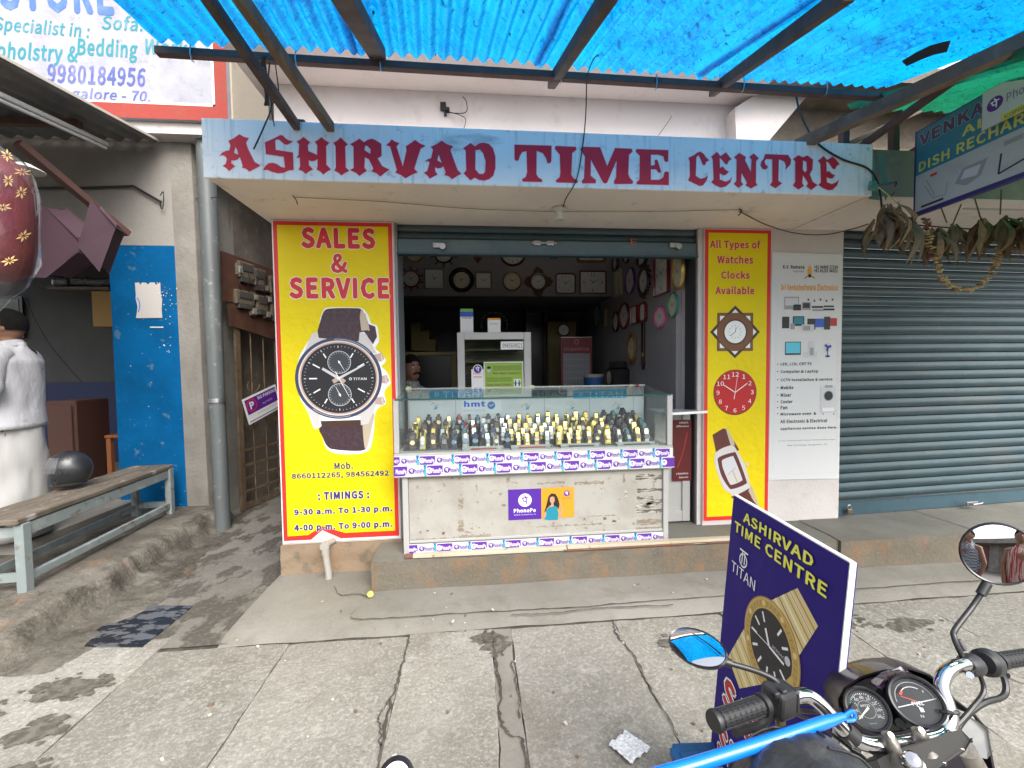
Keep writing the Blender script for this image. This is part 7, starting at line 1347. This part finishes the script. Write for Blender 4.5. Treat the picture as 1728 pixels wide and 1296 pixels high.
# left switch cluster
c = V3(1314, 1180, .76); ax_ = (V3(1330, 1174, .765)-V3(1290, 1188, .745)).normalized(); u_, v_, _ = axes(ax_); Mx = Matrix((ax_, u_, v_)).transposed(); toc = (EYE-c).normalized()
MB().obox(c, (.020, .022, .024), Mx).obj('switch_housing', M_plm, mo, bevel=.006, seg=2)
for k, (a, b) in enumerate(((-.009, .012), (.009, .012), (0, -.010))): MB().obox(c+ax_*a+toc*.022+v_*b, (.006, .006, .005), Mx).obj('switch', M_rub, mo, bevel=.002)
MB().obox(c+ax_*.026, (.006, .019, .021), Mx).obj('lever_clamp', M_plm, mo, bevel=.004); MB().tube(pline([V3(1308, 1200, .755), V3(1285, 1222, .75), V3(1255, 1232, .735), V3(1240, 1237, .72)], 5), [.007]*16, 8).obj('clutch_lever', M_plm, mo, smooth=True)
MB().obox(V3(1317, 1222, .755), (.010, .004, .012), Mx).obj('bracket', C('old_brass', (.25, .2, .1), .5, .6), mo, bevel=.002)
MB().tube(pline([V3(1322, 1196, .77), V3(1350, 1200, .785), V3(1390, 1205, .79), V3(1420, 1235, .79), V3(1440, 1262, .79)], 6), .004, 8).obj('cable', M_plm, mo, smooth=True); MB().tube(pline([V3(1330, 1190, .775), V3(1370, 1188, .79), V3(1410, 1205, .80), V3(1450, 1240, .81), V3(1480, 1270, .81)], 6), .003, 8).obj('cable', M_plm, mo, smooth=True)
MB().tube([V3(1424, 1231, .7545), V3(1441, 1246, .7505)], .0165, 14).obj('cable_clamp', M_rub, mo, smooth=True)
for k_, pts_ in enumerate((((1330, 1200, .78), (1365, 1215, .80), (1405, 1240, .80), (1450, 1275, .79), (1490, 1310, .78)), ((1650, 1130, .87), (1660, 1165, .86), (1640, 1195, .84), (1608, 1230, .82), (1570, 1262, .80)), ((1440, 1190, .86), (1425, 1225, .82), (1436, 1262, .79), (1470, 1300, .77)), ((1600, 1245, .80), (1570, 1268, .78), (1530, 1290, .76), (1500, 1320, .75)))):
    MB().tube(pline([V3(*q) for q in pts_], 6), .0034+.0008*k_, 8).obj('cable', M_plm, mo, smooth=True)
MB().tube(pline([V3(1700, 1140, .90), V3(1725, 1150, .90), V3(1760, 1150, .92), V3(1800, 1146, .95)], 4), .006, 8).obj('brake_lever', M_alu, mo, smooth=True)
for a_ in ((1620, 1262), (1590, 1285), (1500, 1296)): MB().lathe([(0, .006), (.006, .005), (.007, 0)], V3(*a_, .74), (0, -.4, 1), 6).obj('bolt', M_alu, mo)
# right controls
c = V3(1638, 1122, .875); MB().lathe([(0, -.02), (.017, -.018), (.021, -.005), (.021, .012), (.014, .02), (0, .022)], c, (V3(1682, 1116, .905)-c), 16).obj('lever_clamp', M_plm, mo, smooth=True)
c2 = V3(1667, 1118, .893); d2 = (V3(1682, 1116, .905)-V3(1650, 1120, .88)).normalized(); MB().lathe([(0, -.018), (.020, -.018), (.026, -.012), (.027, .006), (.022, .012), (.023, .016), (0, .016)], c2, d2, 20).obj('throttle_housing', M_plm, mo, smooth=True); MB().tube([V3(1637, 1136, .865), V3(1637, 1139, .84)], .006, 10).obj('bolt', M_chr, mo)
MB().tube(pline([V3(1686, 1128, .90), V3(1696, 1150, .89), V3(1697, 1168, .88), V3(1688, 1178, .87), V3(1664, 1185, .86), V3(1640, 1200, .85), V3(1620, 1222, .84), V3(1612, 1240, .83)], 6), .0055, 8).obj('brake_hose', M_rub, mo, smooth=True)
for y in (1200, 1226): a = V3(1597, y, .805+.0*(y > 1210)); MB().tube([a+(_r*.016)*math.cos(t_)+(_u*.009)*math.sin(t_)-_f*(.016*math.sin(t_)) for t_ in [2*math.pi*i/14 for i in range(15)]], .0035, 6).obj('cable_tie', M_rub, mo)
# mirrors
M_mir = pmat('mirror_glass', (.92, .92, .92), .01, 1.0)
def mirror(c, n, w_, h_, stem, tilt=0., egg=.0):
    n = Vector(n).normalized(); u = Vector((0, 0, 1)).cross(n).normalized()*1.0; v = n.cross(u); cs, sn = math.cos(tilt), math.sin(tilt); u, v = u*cs+v*sn, v*cs-u*sn
    m = thing('dummy', None, None) if False else None
    def rg(k, h): return [c+n*h+u*(math.cos(t_)*w_*k*(1+egg*math.sin(t_)))+v*(math.sin(t_)*h_*k) for t_ in [2*math.pi*j/36 for j in range(36)]]
    rs = [rg(.25, -.024), rg(.7, -.020), rg(.96, -.008), rg(1.04, .0005), rg(1.0, .0035), rg(.955, .0012), rg(.7, -.003)]; mb = MB().add([p for r in rs for p in r], [(i*36+j, i*36+(j+1) % 36, (i+1)*36+(j+1) % 36, (i+1)*36+j) for i in range(6) for j in range(36)]+[tuple(range(36))])
    hs_ = mb.obj('mirror_housing', M_gl2, mo, smooth=True); gs_ = [rg(.957*q/7, .0012+w_*.052*(1-(q/7)**2)) for q in range(7, 0, -1)]; go = MB().add([p for r in gs_ for p in r], [(i*36+j, i*36+(j+1) % 36, (i+1)*36+(j+1) % 36, (i+1)*36+j) for i in range(6) for j in range(36)]+[tuple(6*36+j for j in range(36))]).obj('mirror_glass', M_mir, hs_); go.data.shade_smooth()
    MB().tube(pline(stem, 6), .0052, 10).obj('mirror_stem', M_plm, mo, smooth=True)
    return u, v
cm = V3(1176, 1092, .80); mirror(cm, (Vector((.15, 1.75, 2.92))-cm).normalized()-(cm-EYE).normalized(), .054, .036, [V3(1222, 1117, .80), V3(1262, 1128, .79), V3(1290, 1138, .78), V3(1310, 1150, .772), V3(1320, 1172, .768)], .12)
MB().tube([V3(1214, 1114, .80), V3(1234, 1120, .795)], .008, 10).obj('mirror_stem', M_plm, mo, smooth=True)
cm = V3(1684, 934, .92); to = (EYE-cm).normalized(); mirror(cm, to+(Vector((.30, -.95, 1.2))-cm).normalized(), .058, .066, [V3(1664, 990, .925), V3(1640, 1025, .92), V3(1612, 1062, .90), V3(1610, 1075, .89), V3(1620, 1100, .88), V3(1632, 1118, .876)], -.35)
MB().tube([V3(1666, 984, .925), V3(1655, 1003, .922)], .009, 10).obj('mirror_stem', M_plm, mo, smooth=True); MB().tube([V3(1614, 1080, .89), V3(1624, 1098, .882)], .0085, 6).obj('stem_nut', M_chr, mo)
# cowl and gauges
oc = [(1416, 1208), (1414, 1180), (1424, 1160), (1452, 1141), (1490, 1130), (1535, 1127), (1568, 1137), (1596, 1158), (1612, 1180), (1645, 1204), (1665, 1228), (1672, 1262), (1682, 1310), (1690, 1345), (1600, 1345), (1520, 1300), (1450, 1262), (1424, 1235)]
r1 = [V3(x, y, .90+.00012*(x-1416)) for x, y in oc]; cc = sum(r1, Vector())/len(r1); fw_ = Vector((.30, .90, -.30)).normalized()
r0 = [p+(cc-p)*.035-fw_*.0 for p in r1]; r2 = [cc+(p-cc)*.96+fw_*.08 for p in r1]; r3 = [cc+(p-cc)*.62+fw_*.17 for p in r1]; r4 = [p+(cc-p)*.07+fw_*.03 for p in r1]; n = len(oc)
mb = MB().add([p for r in (r4, r0, r1, r2, r3) for p in r], [(i*n+j, i*n+(j+1) % n, (i+1)*n+(j+1) % n, (i+1)*n+j) for i in range(4) for j in range(n)]+[tuple(4*n+j for j in range(n))]); o = mb.obj('headlight_cowl', M_gl2, mo, smooth=50)
MB().prism([V3(x, y, .95) for x, y in ((1424, 1165), (1460, 1146), (1535, 1134), (1590, 1165), (1640, 1212), (1660, 1240), (1668, 1300), (1600, 1330), (1440, 1250), (1424, 1230))], fw_*.02).obj('cowl_lining', pmat('cowl_inside', (.012, .01, .018), .5), mo)
MB().prism([V3(x, y, .875) for x, y in ((1622, 1206), (1648, 1216), (1664, 1232), (1670, 1268), (1664, 1276), (1645, 1272), (1625, 1240), (1616, 1222))], fw_*.015).obj('side_lens', pmat('dusty_lens', (.25, .26, .27), .3, layers=((14, .45, .6, (.36, .36, .35), .7),)), mo, bevel=.006, seg=2)
MB().prism([V3(x, y, .845) for x, y in ((1448, 1222), (1478, 1232), (1500, 1190), (1520, 1160), (1578, 1180), (1578, 1215), (1562, 1224), (1535, 1228), (1520, 1234), (1478, 1236), (1462, 1230))], fw_*.05).obj('gauge_panel', M_plm, mo, bevel=.004, seg=2)
M_face = C('gauge_face', (.010, .011, .013), .5); K_gn = C('gauge_green', (.05, .35, .12)); K_orr = C('gauge_red', (.6, .06, .03))
def gauge(px, py, F, r, kind, label):
    c = V3(px, py, F); n = (EYE-c).normalized()*.8+Vector((-.1, -.25, .35)); n.normalize(); u = (_r-n*_r.dot(n)).normalized(); v = n.cross(u)
    o = MB().lathe([(.001, -.05), (.85*r, -.05), (r*1.08, -.01), (r*1.10, .004), (r*1.02, .009), (r*.93, .007), (r*.90, -.004), (0, -.004)], c, n, 40).obj('gauge', M_plm, mo, smooth=True); P = Print(c-n*.0035, u, v, .0005); P.disc(0, 0, r*.90, M_face, 1, 40)
    if kind == 0:
        for i in range(33):
            t_ = rad(-125+i*250/32); a, b = (.66, .78) if i % 4 == 0 else (.72, .78); P.line(r*a*math.sin(t_), r*a*math.cos(t_), r*b*math.sin(t_), r*b*math.cos(t_), .0012, K_gn if i < 10 else K_lg, 2)
        for i in range(9): t_ = rad(-125+i*250/8); P.text(str(i*20), r*.56*math.sin(t_)-.0035, r*.56*math.cos(t_)-.0025, r*.56*math.sin(t_)+.0035, r*.56*math.cos(t_)+.0025, K_lg, 2)
        P.ring(0, 0, r*.40, r*.42, K_grey, 2, 24); P.line(r*.12, r*.08, -r*.58, -r*.42, .0035, C('needle', (.8, .75, .55)), 4, w1=.0012); P.text('km/h', -.006, -r*.68, .006, -r*.60, K_grey, 2); P.rect(-r*.28, r*.1, r*.28, r*.26, K_black, 3); P.text('04721', -r*.24, r*.13, r*.24, r*.23, K_lg, 3.5)
    else:
        P.ring(0, 0, r*.55, r*.58, K_lg, 2, 24, 55, 130); P.ring(0, 0, r*.50, r*.60, K_orr, 2.4, 10, 130, 150); P.line(-r*.82, -r*.20, r*.84, .06*r, .0015, K_lg, 2); P.text('FUEL', -r*.2, -r*.16, r*.25, -r*.02, K_pale, 2.5, bold=.01); P.rect(-r*.02, -r*.42, r*.12, -r*.26, K_pale, 2.5); P.line(r*.05, -r*.26, -r*.05, -r*.18, .001, K_pale, 2.5)
        P.text('N', -r*.12, -r*.62, 0, -r*.52, K_lg, 2.5); P.text('F', r*.45, r*.3, r*.52, r*.4, K_lg, 2.5); P.line(0, 0, -r*.5, r*.22, .002, K_orr, 3, w1=.001); P.ring(0, 0, r*.74, r*.77, K_grey, 2, 30, 0, 180)
    P.obj('dial', o); MB().lathe([(r*.9, .004), (r*.5, .0055), (0, .006)], c, n, 32).obj('lens', glass('gauge_lens', (.96, .97, .97), 1.4), o, smooth=True)
gauge(1463, 1197, .845, .035, 0, ''); gauge(1546, 1183, .825, .041, 1, '')
c = V3(1519, 1220, .835); MB().lathe([(.0, .008), (.008, .008), (.011, .004), (.011, -.01)], c, (EYE-c), 16).obj('knob', M_plm, mo, smooth=True)
for px, py in ((1486, 1222), (1549, 1213)): MB().obox(V3(px, py, .842), (.006, .001, .006), Matrix((_r, _f, _u)).transposed()).obj('indicator_lamp', C('amber_lamp', (.35, .10, .02), .3), mo)
MB().prism([V3(x, y, .86) for x, y in ((1480, 1158), (1500, 1142), (1530, 1134), (1545, 1145), (1520, 1158), (1498, 1168))], fw_*.02).obj('plastic_wrap', pmat('crumpled_film', (.035, .02, .05), .12, coat=1., bump=((60, .02),)), mo, bevel=.004)
# yoke, risers
Mx = Matrix((_r, _f, _u)).transposed()
MB().prism([V3(x, y, .735) for x, y in ((1478, 1282), (1520, 1262), (1620, 1234), (1636, 1250), (1626, 1268), (1580, 1300), (1500, 1320))], (.01, .05, -.06)).obj('top_yoke', pmat('yoke_grey', (.10, .10, .10), .4, .5), mo, bevel=.004, seg=2)
for a, b, Fa in (((1497, 1238), (1514, 1282), .748), ((1548, 1230), (1565, 1272), .755)):
    p = V3(*a, Fa); q = V3(*b, Fa-.01); MB().tube([p, p.lerp(q, .35), p.lerp(q, .6), q], [.009, .013, .012, .015], 12).obj('riser', M_alu, mo, smooth=True); MB().tube([p-_f*.004, p+_u*.004-_f*.008], .0055, 8).obj('bolt', M_alu, mo)
c = V3(1541, 1284, .70); MB().lathe([(0, .012), (.010, .011), (.013, .006), (.013, -.02), (.016, -.022), (.016, -.03)], c, (EYE-c)+Vector((0, 0, .3)), 18).obj('steering_nut', M_chr, mo, smooth=True); c = V3(1615, 1246, .76); MB().lathe([(0, .008), (.012, .007), (.016, 0), (.016, -.02)], c, (0, -.2, 1), 18).obj('fork_cap', M_chr, mo, smooth=True)
MB().tube([V3(1628, 1262, .79), V3(1668, 1330, .85)], .017, 16).obj('fork_tube', M_alu, mo, smooth=True)
# tank with cover
tc = V3(1372, 1372, .625)-Vector((0, 0, .022)); M_tank = pmat('tank_cover_vinyl', (.025, .026, .028), .42, layers=((10, .48, .62, (.055, .056, .058), .7),), bump=((14, .006), (120, .0006)))
tk = MB(); ra = Vector((math.cos(.55), math.sin(.55), 0)); rb = Vector((-math.sin(.55), math.cos(.55), 0))
def tf(u, v): a = 2*math.pi*u; e = math.pi*v; s = math.sin(e); sx = math.cos(a); sy = math.sin(a); return tc+ra*(sx*s*.145)+rb*(sy*s*.115)+Vector((0, 0, math.cos(e)*.105+.006*nz(sx*s*3, sy*s*3, 2)))
tk.grid(tf, 40, 22); tk.obj('fuel_tank', M_tank, mo, smooth=60)
sm_ = []
for i in range(24): t_ = i/23; p = tf(.02+.30*t_, .16+.26*t_); sm_.append(p+(p-tc).normalized()*.002)
MB().tube(sm_, .0022, 6).obj('seam', M_rub, mo); sm_ = []
for i in range(20): t_ = i/19; p = tf(.98-.10*t_, .10+.34*t_); sm_.append(p+(p-tc).normalized()*.002)
MB().tube(sm_, .0022, 6).obj('seam', M_rub, mo)
zc_ = V3(1442, 1258, .72); MB().tube([V3(1432, 1250, .70), V3(1440, 1259, .70), V3(1452, 1266, .70), V3(1452, 1269, .70), V3(1438, 1262, .70), V3(1432, 1250, .70)], .0018, 6).obj('zip_puller', M_chr, mo)
MB().tube([V3(1500, 1330, .75), V3(1600, 1420, .9)], .03, 12).obj('frame_tube', M_plm, mo)
# front wheel below the frame edge carries the machine
wc = Vector((V3(1640, 1296, .9).x+.12, V3(1640, 1296, .9).y+.42, .29)); wd_ = Vector((.85, -.35, 0)).normalized(); whl = MB().lathe([(.215, -.03), (.25, -.045), (.285, -.03), (.292, 0), (.285, .03), (.25, .045), (.215, .03)], wc, wd_, 40) if False else None
# blue tube across the bar
bp = thing('blue_tube', 'bright blue plastic tube lying across the left side of the handlebar', 'tube', V3(1280, 1258, .66)); M_bt = pmat('bright_blue_plastic', (.005, .16, .78), .22, coat=.5)
MB().tube([V3(1085, 1316, .62), V3(1180, 1288, .645), V3(1290, 1253, .67), V3(1396, 1217, .70)], [.0105, .0103, .0098, .0092], 18).obj('tube', M_bt, bp, smooth=True)
MB().tube([V3(1396, 1218, .70), V3(1410, 1213, .703), V3(1424, 1209, .706)], [.0092, .0075, .006], 12).tube(pline([V3(1424, 1209, .706), V3(1436, 1201, .71), V3(1441, 1203, .711), V3(1440, 1214, .709), V3(1426, 1216, .706)], 4), .0035, 8).obj('end_clip', M_bt, bp, smooth=True)
# rim of a second mirror at the bottom edge
sm2 = thing('scooter_mirror', 'rim of a round black mirror poking up at the bottom edge of the view', 'mirror', V3(668, 1306, .8)); c = V3(668, 1316, .8); n = Vector((0, -.75, .66)).normalized()
MB().lathe([(.0, -.02), (.026, -.016), (.034, -.004), (.036, .002), (.032, .005), (.027, .002)], c, n, 32).obj('housing', M_gl2, sm2, smooth=True); MB().lathe([(.0271, .0025), (0, .0025)], c, n, 32).obj('glass', M_mir, sm2)
MB().tube([c-n*.015, c-n*.03+Vector((0, -.02, -.1)), c+Vector((.02, -.04, -.3))], .006, 8).obj('stem', M_plm, sm2, smooth=True)

# ------------------------------------------------------------------ people
M_skin = pmat('skin_brown', (.19, .095, .06), .55); M_hair = pmat('black_hair', (.006, .005, .005), .9, spec=.15, bump=((160, .004),)); M_cloth = pmat('white_cotton', (.42, .42, .445), .85, bump=((6, .016, (1, 1, .35)), (16, .004)))
M_lungi = pmat('white_dhoti', (.36, .355, .345), .9, bump=((6, .005, (1.6, 1.6, .3)),)); M_shirt2 = pmat('dim_check_shirt', (.22, .23, .22), .85, layers=((60, .45, .55, (.08, .08, .085), .8, (1, 1, .1)),))
def figure(pt, pelvis_z, h, face, arms, mat=M_skin):    # one continuous body, remeshed; local axes: face looks to -Y before rotation
    mb = MB(); s = h/1.7
    def ell(c, r): mb.lathe([(math.sin(math.pi*i/10)*1., -math.cos(math.pi*i/10)*r[2]) for i in range(11)], c, (0, 0, 1), 18, sx=r[0], sy=r[1], u=(1, 0, 0))
    ell((0, 0, 1.585*s), (.075*s, .094*s, .115*s)); ell((0, -.03*s, 1.535*s), (.056*s, .066*s, .062*s)); mb.tube([(0, .01, 1.40*s), (0, 0, 1.53*s)], [.062*s, .052*s], 14)
    mb.prism([(-.016*s, -.088*s, 1.555*s), (.016*s, -.088*s, 1.555*s), (.006*s, -.085*s, 1.605*s), (-.006*s, -.085*s, 1.605*s)], (0, .03*s, 0)); mb.tube([(0, -.084*s, 1.60*s), (0, -.112*s, 1.562*s), (0, -.09*s, 1.553*s)], [.008*s, .015*s, .012*s], 8)
    for k in (-1, 1): ell((k*.076*s, .012*s, 1.575*s), (.010*s, .020*s, .030*s))
    mb.tube([(0, 0, .86*s), (0, 0, 1.05*s), (0, .005, 1.28*s), (0, .01, 1.42*s)], [.15*s, .135*s, .16*s, .08*s], 20)
    for k in (-1, 1):
        mb.tube([(k*.08*s, 0, .92*s), (k*.09*s, -.01, .50*s), (k*.09*s, .01, .10*s)], [.085*s, .058*s, .040*s], 14); mb.tube([(k*.09*s, .04*s, .04*s), (k*.09*s, -.06*s, .035*s), (k*.10*s, -.15*s, .02*s)], [.036*s, .036*s, .022*s], 10)
        a = arms[0 if k < 0 else 1]; mb.tube([(k*.10*s, .01, 1.36*s), (k*.18*s, .01, 1.35*s), a[0], a[1]], [.06*s, .055*s, .042*s, .028*s], 12)
        d = (Vector(a[1])-Vector(a[0])).normalized(); q = Vector(a[1])+d*.05; u, v, _ = axes(d); mb.tube([Vector(a[1]), q, q+d*.03], [.028, .036, .03], 10)
        for f in range(4): b0 = q+d*.025+u*(.018*(f-1.5)); ln = (.062, .072, .076, .06)[f]; mb.tube([b0, b0+d*ln*.5, b0+d*ln*.85-v*.02], [.0095, .009, .0075], 8)
        mb.tube([q-d*.01+u*.03, q+d*.02+u*.05, q+d*.05+u*.05], [.011, .010, .008], 8)
    o = mb.obj('body', mat, pt, world=False); rm = o.modifiers.new('r', 'REMESH'); rm.mode = 'VOXEL'; rm.voxel_size = .009; rm.use_smooth_shade = True; sm = o.modifiers.new('s', 'SMOOTH'); sm.iterations = 4; sm.factor = .5; return s
def hairpiece(pt, s, back=True):
    mb = MB(); c = Vector((0, .006*s, 1.60*s)); vs = []
    def f(u, v):
        a = 2*math.pi*u; e = math.pi*.62*v; x = math.sin(e)*math.cos(a)*.086*s; y = math.sin(e)*math.sin(a)*.106*s; z = math.cos(e)*.118*s; k = 1+.02*nz(x*40, y*40, z*40)
        if y < 0 and z < .05*s: y *= .82; z = max(z, .035*s)
        return c+Vector((x, y, z))*k
    mb.grid(f, 40, 22); o = mb.obj('hair', M_hair, pt, smooth=60, world=False); return o
def loft(pt, name, rows, mat, fold=.006, nf=9, n=48, thick=.004):
    mb = MB(); vs = []
    rr = []
    for i in range(len(rows)-1):
        for k in range(5): t_ = k/5; rr.append([rows[i][q]+(rows[i+1][q]-rows[i][q])*t_ for q in range(5)])
    rr.append(list(rows[-1]))
    for i, (z, x, y, a, b) in enumerate(rr):
        for j in range(n): t_ = 2*math.pi*j/n; k = 1+(fold/max(a, .05))*(math.sin(nf*t_+z*5)+.8*nz(t_*2, z*7, 3)*2)*(min(1, i/6)); vs.append((x+math.cos(t_)*a*k, y+math.sin(t_)*b*k, z))
    m = len(rr); mb.add(vs, [(i*n+j, i*n+(j+1) % n, (i+1)*n+(j+1) % n, (i+1)*n+j) for i in range(m-1) for j in range(n)]); o = mb.obj(name, mat, pt, smooth=60, world=False); sl = o.modifiers.new('s', 'SOLIDIFY'); sl.thickness = thick; return o
ft = at(34, 902, 3.12); mn_ = thing('person', 'man in white shirt and white dhoti standing with his back half turned behind the bench', 'person', (ft.x, ft.y, .262), rot=(0, 0, rad(-72)))
s = figure(mn_, .9, 1.70, 0, (((-.24, -.03, 1.08), (-.10, -.27, 1.02)), ((.30, .03, 1.12), (.20, -.24, 1.16)))); hairpiece(mn_, s)
loft(mn_, 'shirt', [(.84*s, 0, .01, .210, .155), (1.0*s, 0, .01, .192, .145), (1.2*s, 0, .01, .205, .15), (1.33*s, 0, .01, .215, .15), (1.395*s, 0, .01, .165, .11), (1.435*s, 0, .01, .085, .085), (1.47*s, 0, .01, .072, .075)], M_cloth, .007, 5)
loft(mn_, 'dhoti', [(.03, 0, .0, .200, .165), (.4, 0, 0, .190, .155), (.8*s, 0, 0, .185, .150), (.95*s, 0, 0, .17, .14)], M_lungi, .020, 3)
mb = MB(); mb.lathe([(.070, 0), (.078, .004), (.074, .045), (.066, .05)], (0, .006, 1.425*s), (0, -.25, 1), 28, sx=1.05, sy=1.1, u=(1, 0, 0)); mb.obj('collar', M_cloth, mn_, smooth=True, world=False)
for k, e, h_ in ((-1, (-.24, -.03, 1.08), (-.17, -.15, 1.05)), (1, (.30, .03, 1.12), (.27, -.06, 1.13))): MB().tube(pline([(k*.12*s, .01, 1.37*s), (k*.19*s, .01, 1.33*s), (k*.22*s, .0, 1.2*s), e, h_], 4), [.085]+[.082]*4+[.078]*4+[.074]*4+[.066]*4, 16, caps=False).obj('sleeve', M_cloth, mn_, smooth=60, world=False)
p = onY(694, 622, 3.85); m2 = thing('person', 'seated man with moustache in the dark of the shop, half hidden by the left jamb', 'person', (p.x, p.y, p.z-1.585), rot=(0, 0, rad(38)))
s = figure(m2, .9, 1.70, 0, (((-.23, -.05, 1.10), (-.12, -.28, 1.02)), ((.23, -.05, 1.10), (.12, -.28, 1.02)))); hairpiece(m2, s)
MB().tube(pline([(-.034, -.094, 1.535), (-.015, -.108, 1.545), (0, -.110, 1.546), (.015, -.108, 1.545), (.034, -.094, 1.535)], 3), .0075, 8).obj('moustache', M_hair, m2, smooth=True, world=False)
for k in (-1, 1): MB().lathe([(0, -.011), (.011, 0), (0, .011)], (k*.030, -.078, 1.598), (0, 0, 1), 10).obj('eye', C('eye_white', (.45, .43, .40), .3), m2, smooth=True, world=False); MB().tube([(k*.016, -.092, 1.615), (k*.03, -.093, 1.62), (k*.046, -.085, 1.613)], .004, 6).obj('eyebrow', M_hair, m2, world=False)
loft(m2, 'shirt', [(.84, 0, .01, .20, .16), (1.1, 0, .01, .20, .16), (1.33, 0, .01, .21, .15), (1.395, 0, .01, .16, .11), (1.435, 0, .01, .08, .08), (1.47, 0, .01, .07, .072)], M_shirt2, .006, 5)
m3 = thing('person', 'photographer in checked shirt, seen only as a reflection in the right motorcycle mirror', 'person', (-.10, -.75, -.1), rot=(0, 0, math.pi))
s = figure(m3, .9, 1.72, 0, (((-.27, .03, 1.10), (-.24, -.02, .86)), ((.27, .03, 1.10), (.24, -.02, .86)))); hairpiece(m3, s)
M_chk = pmat('checked_shirt', (.28, .30, .34), .85, layers=((40, .49, .51, (.04, .05, .08), .9, (1, 1, 1), 2, 'C'),)); 
loft(m3, 'shirt', [(.84, 0, .01, .21, .17), (1.1, 0, .01, .21, .17), (1.33, 0, .01, .21, .15), (1.395, 0, .01, .16, .11), (1.435, 0, .01, .08, .08), (1.47, 0, .01, .07, .072)], M_chk, .006, 5)
loft(m3, 'trousers', [(.06, 0, 0, .16, .10), (.5, 0, 0, .18, .12), (.86, 0, 0, .19, .15)], C('dark_trousers', (.02, .022, .03), .8), .006, 5)
m4 = thing('person', 'bystander in red striped shirt, seen only as a reflection in the right motorcycle mirror', 'person', (.62, -1.0, -.1), rot=(0, 0, math.pi-.4))
s = figure(m4, .9, 1.72, 0, (((-.25, .0, 1.12), (-.22, -.1, .85)), ((.25, .0, 1.12), (.22, -.1, .85)))); hairpiece(m4, s)
loft(m4, 'shirt', [(.84, 0, .01, .21, .17), (1.1, 0, .01, .21, .17), (1.33, 0, .01, .21, .15), (1.395, 0, .01, .16, .11), (1.435, 0, .01, .08, .08), (1.47, 0, .01, .07, .072)], pmat('red_striped_shirt', (.30, .02, .025), .85, layers=((45, .49, .51, (.5, .45, .42), .8, (1, .05, .05)),)), .006, 5)
loft(m4, 'trousers', [(.06, 0, 0, .16, .10), (.5, 0, 0, .18, .12), (.86, 0, 0, .19, .15)], C('dark_trousers', (0, 0, 0)), .006, 5)


# the far side of the street, which glass and mirrors reflect
ob = thing('opposite_building', 'row of plain concrete shops across the street, seen only in reflections', 'building', (0, -10, 0))
MB().box(-14, 14, -10.5, -10, 0, 3.4).obj('wall', M_conc, ob)
for i in range(7): x = -12+4*i; MB().box(x, x+3, -9.98, -9.9, .1, 2.6).obj('shutter', (M_shut, K_leather, M_brown)[i % 3], ob)
MB().box(-14, 14, -9.98, -9.0, 2.75, 2.95).obj('canopy', M_conc, ob)
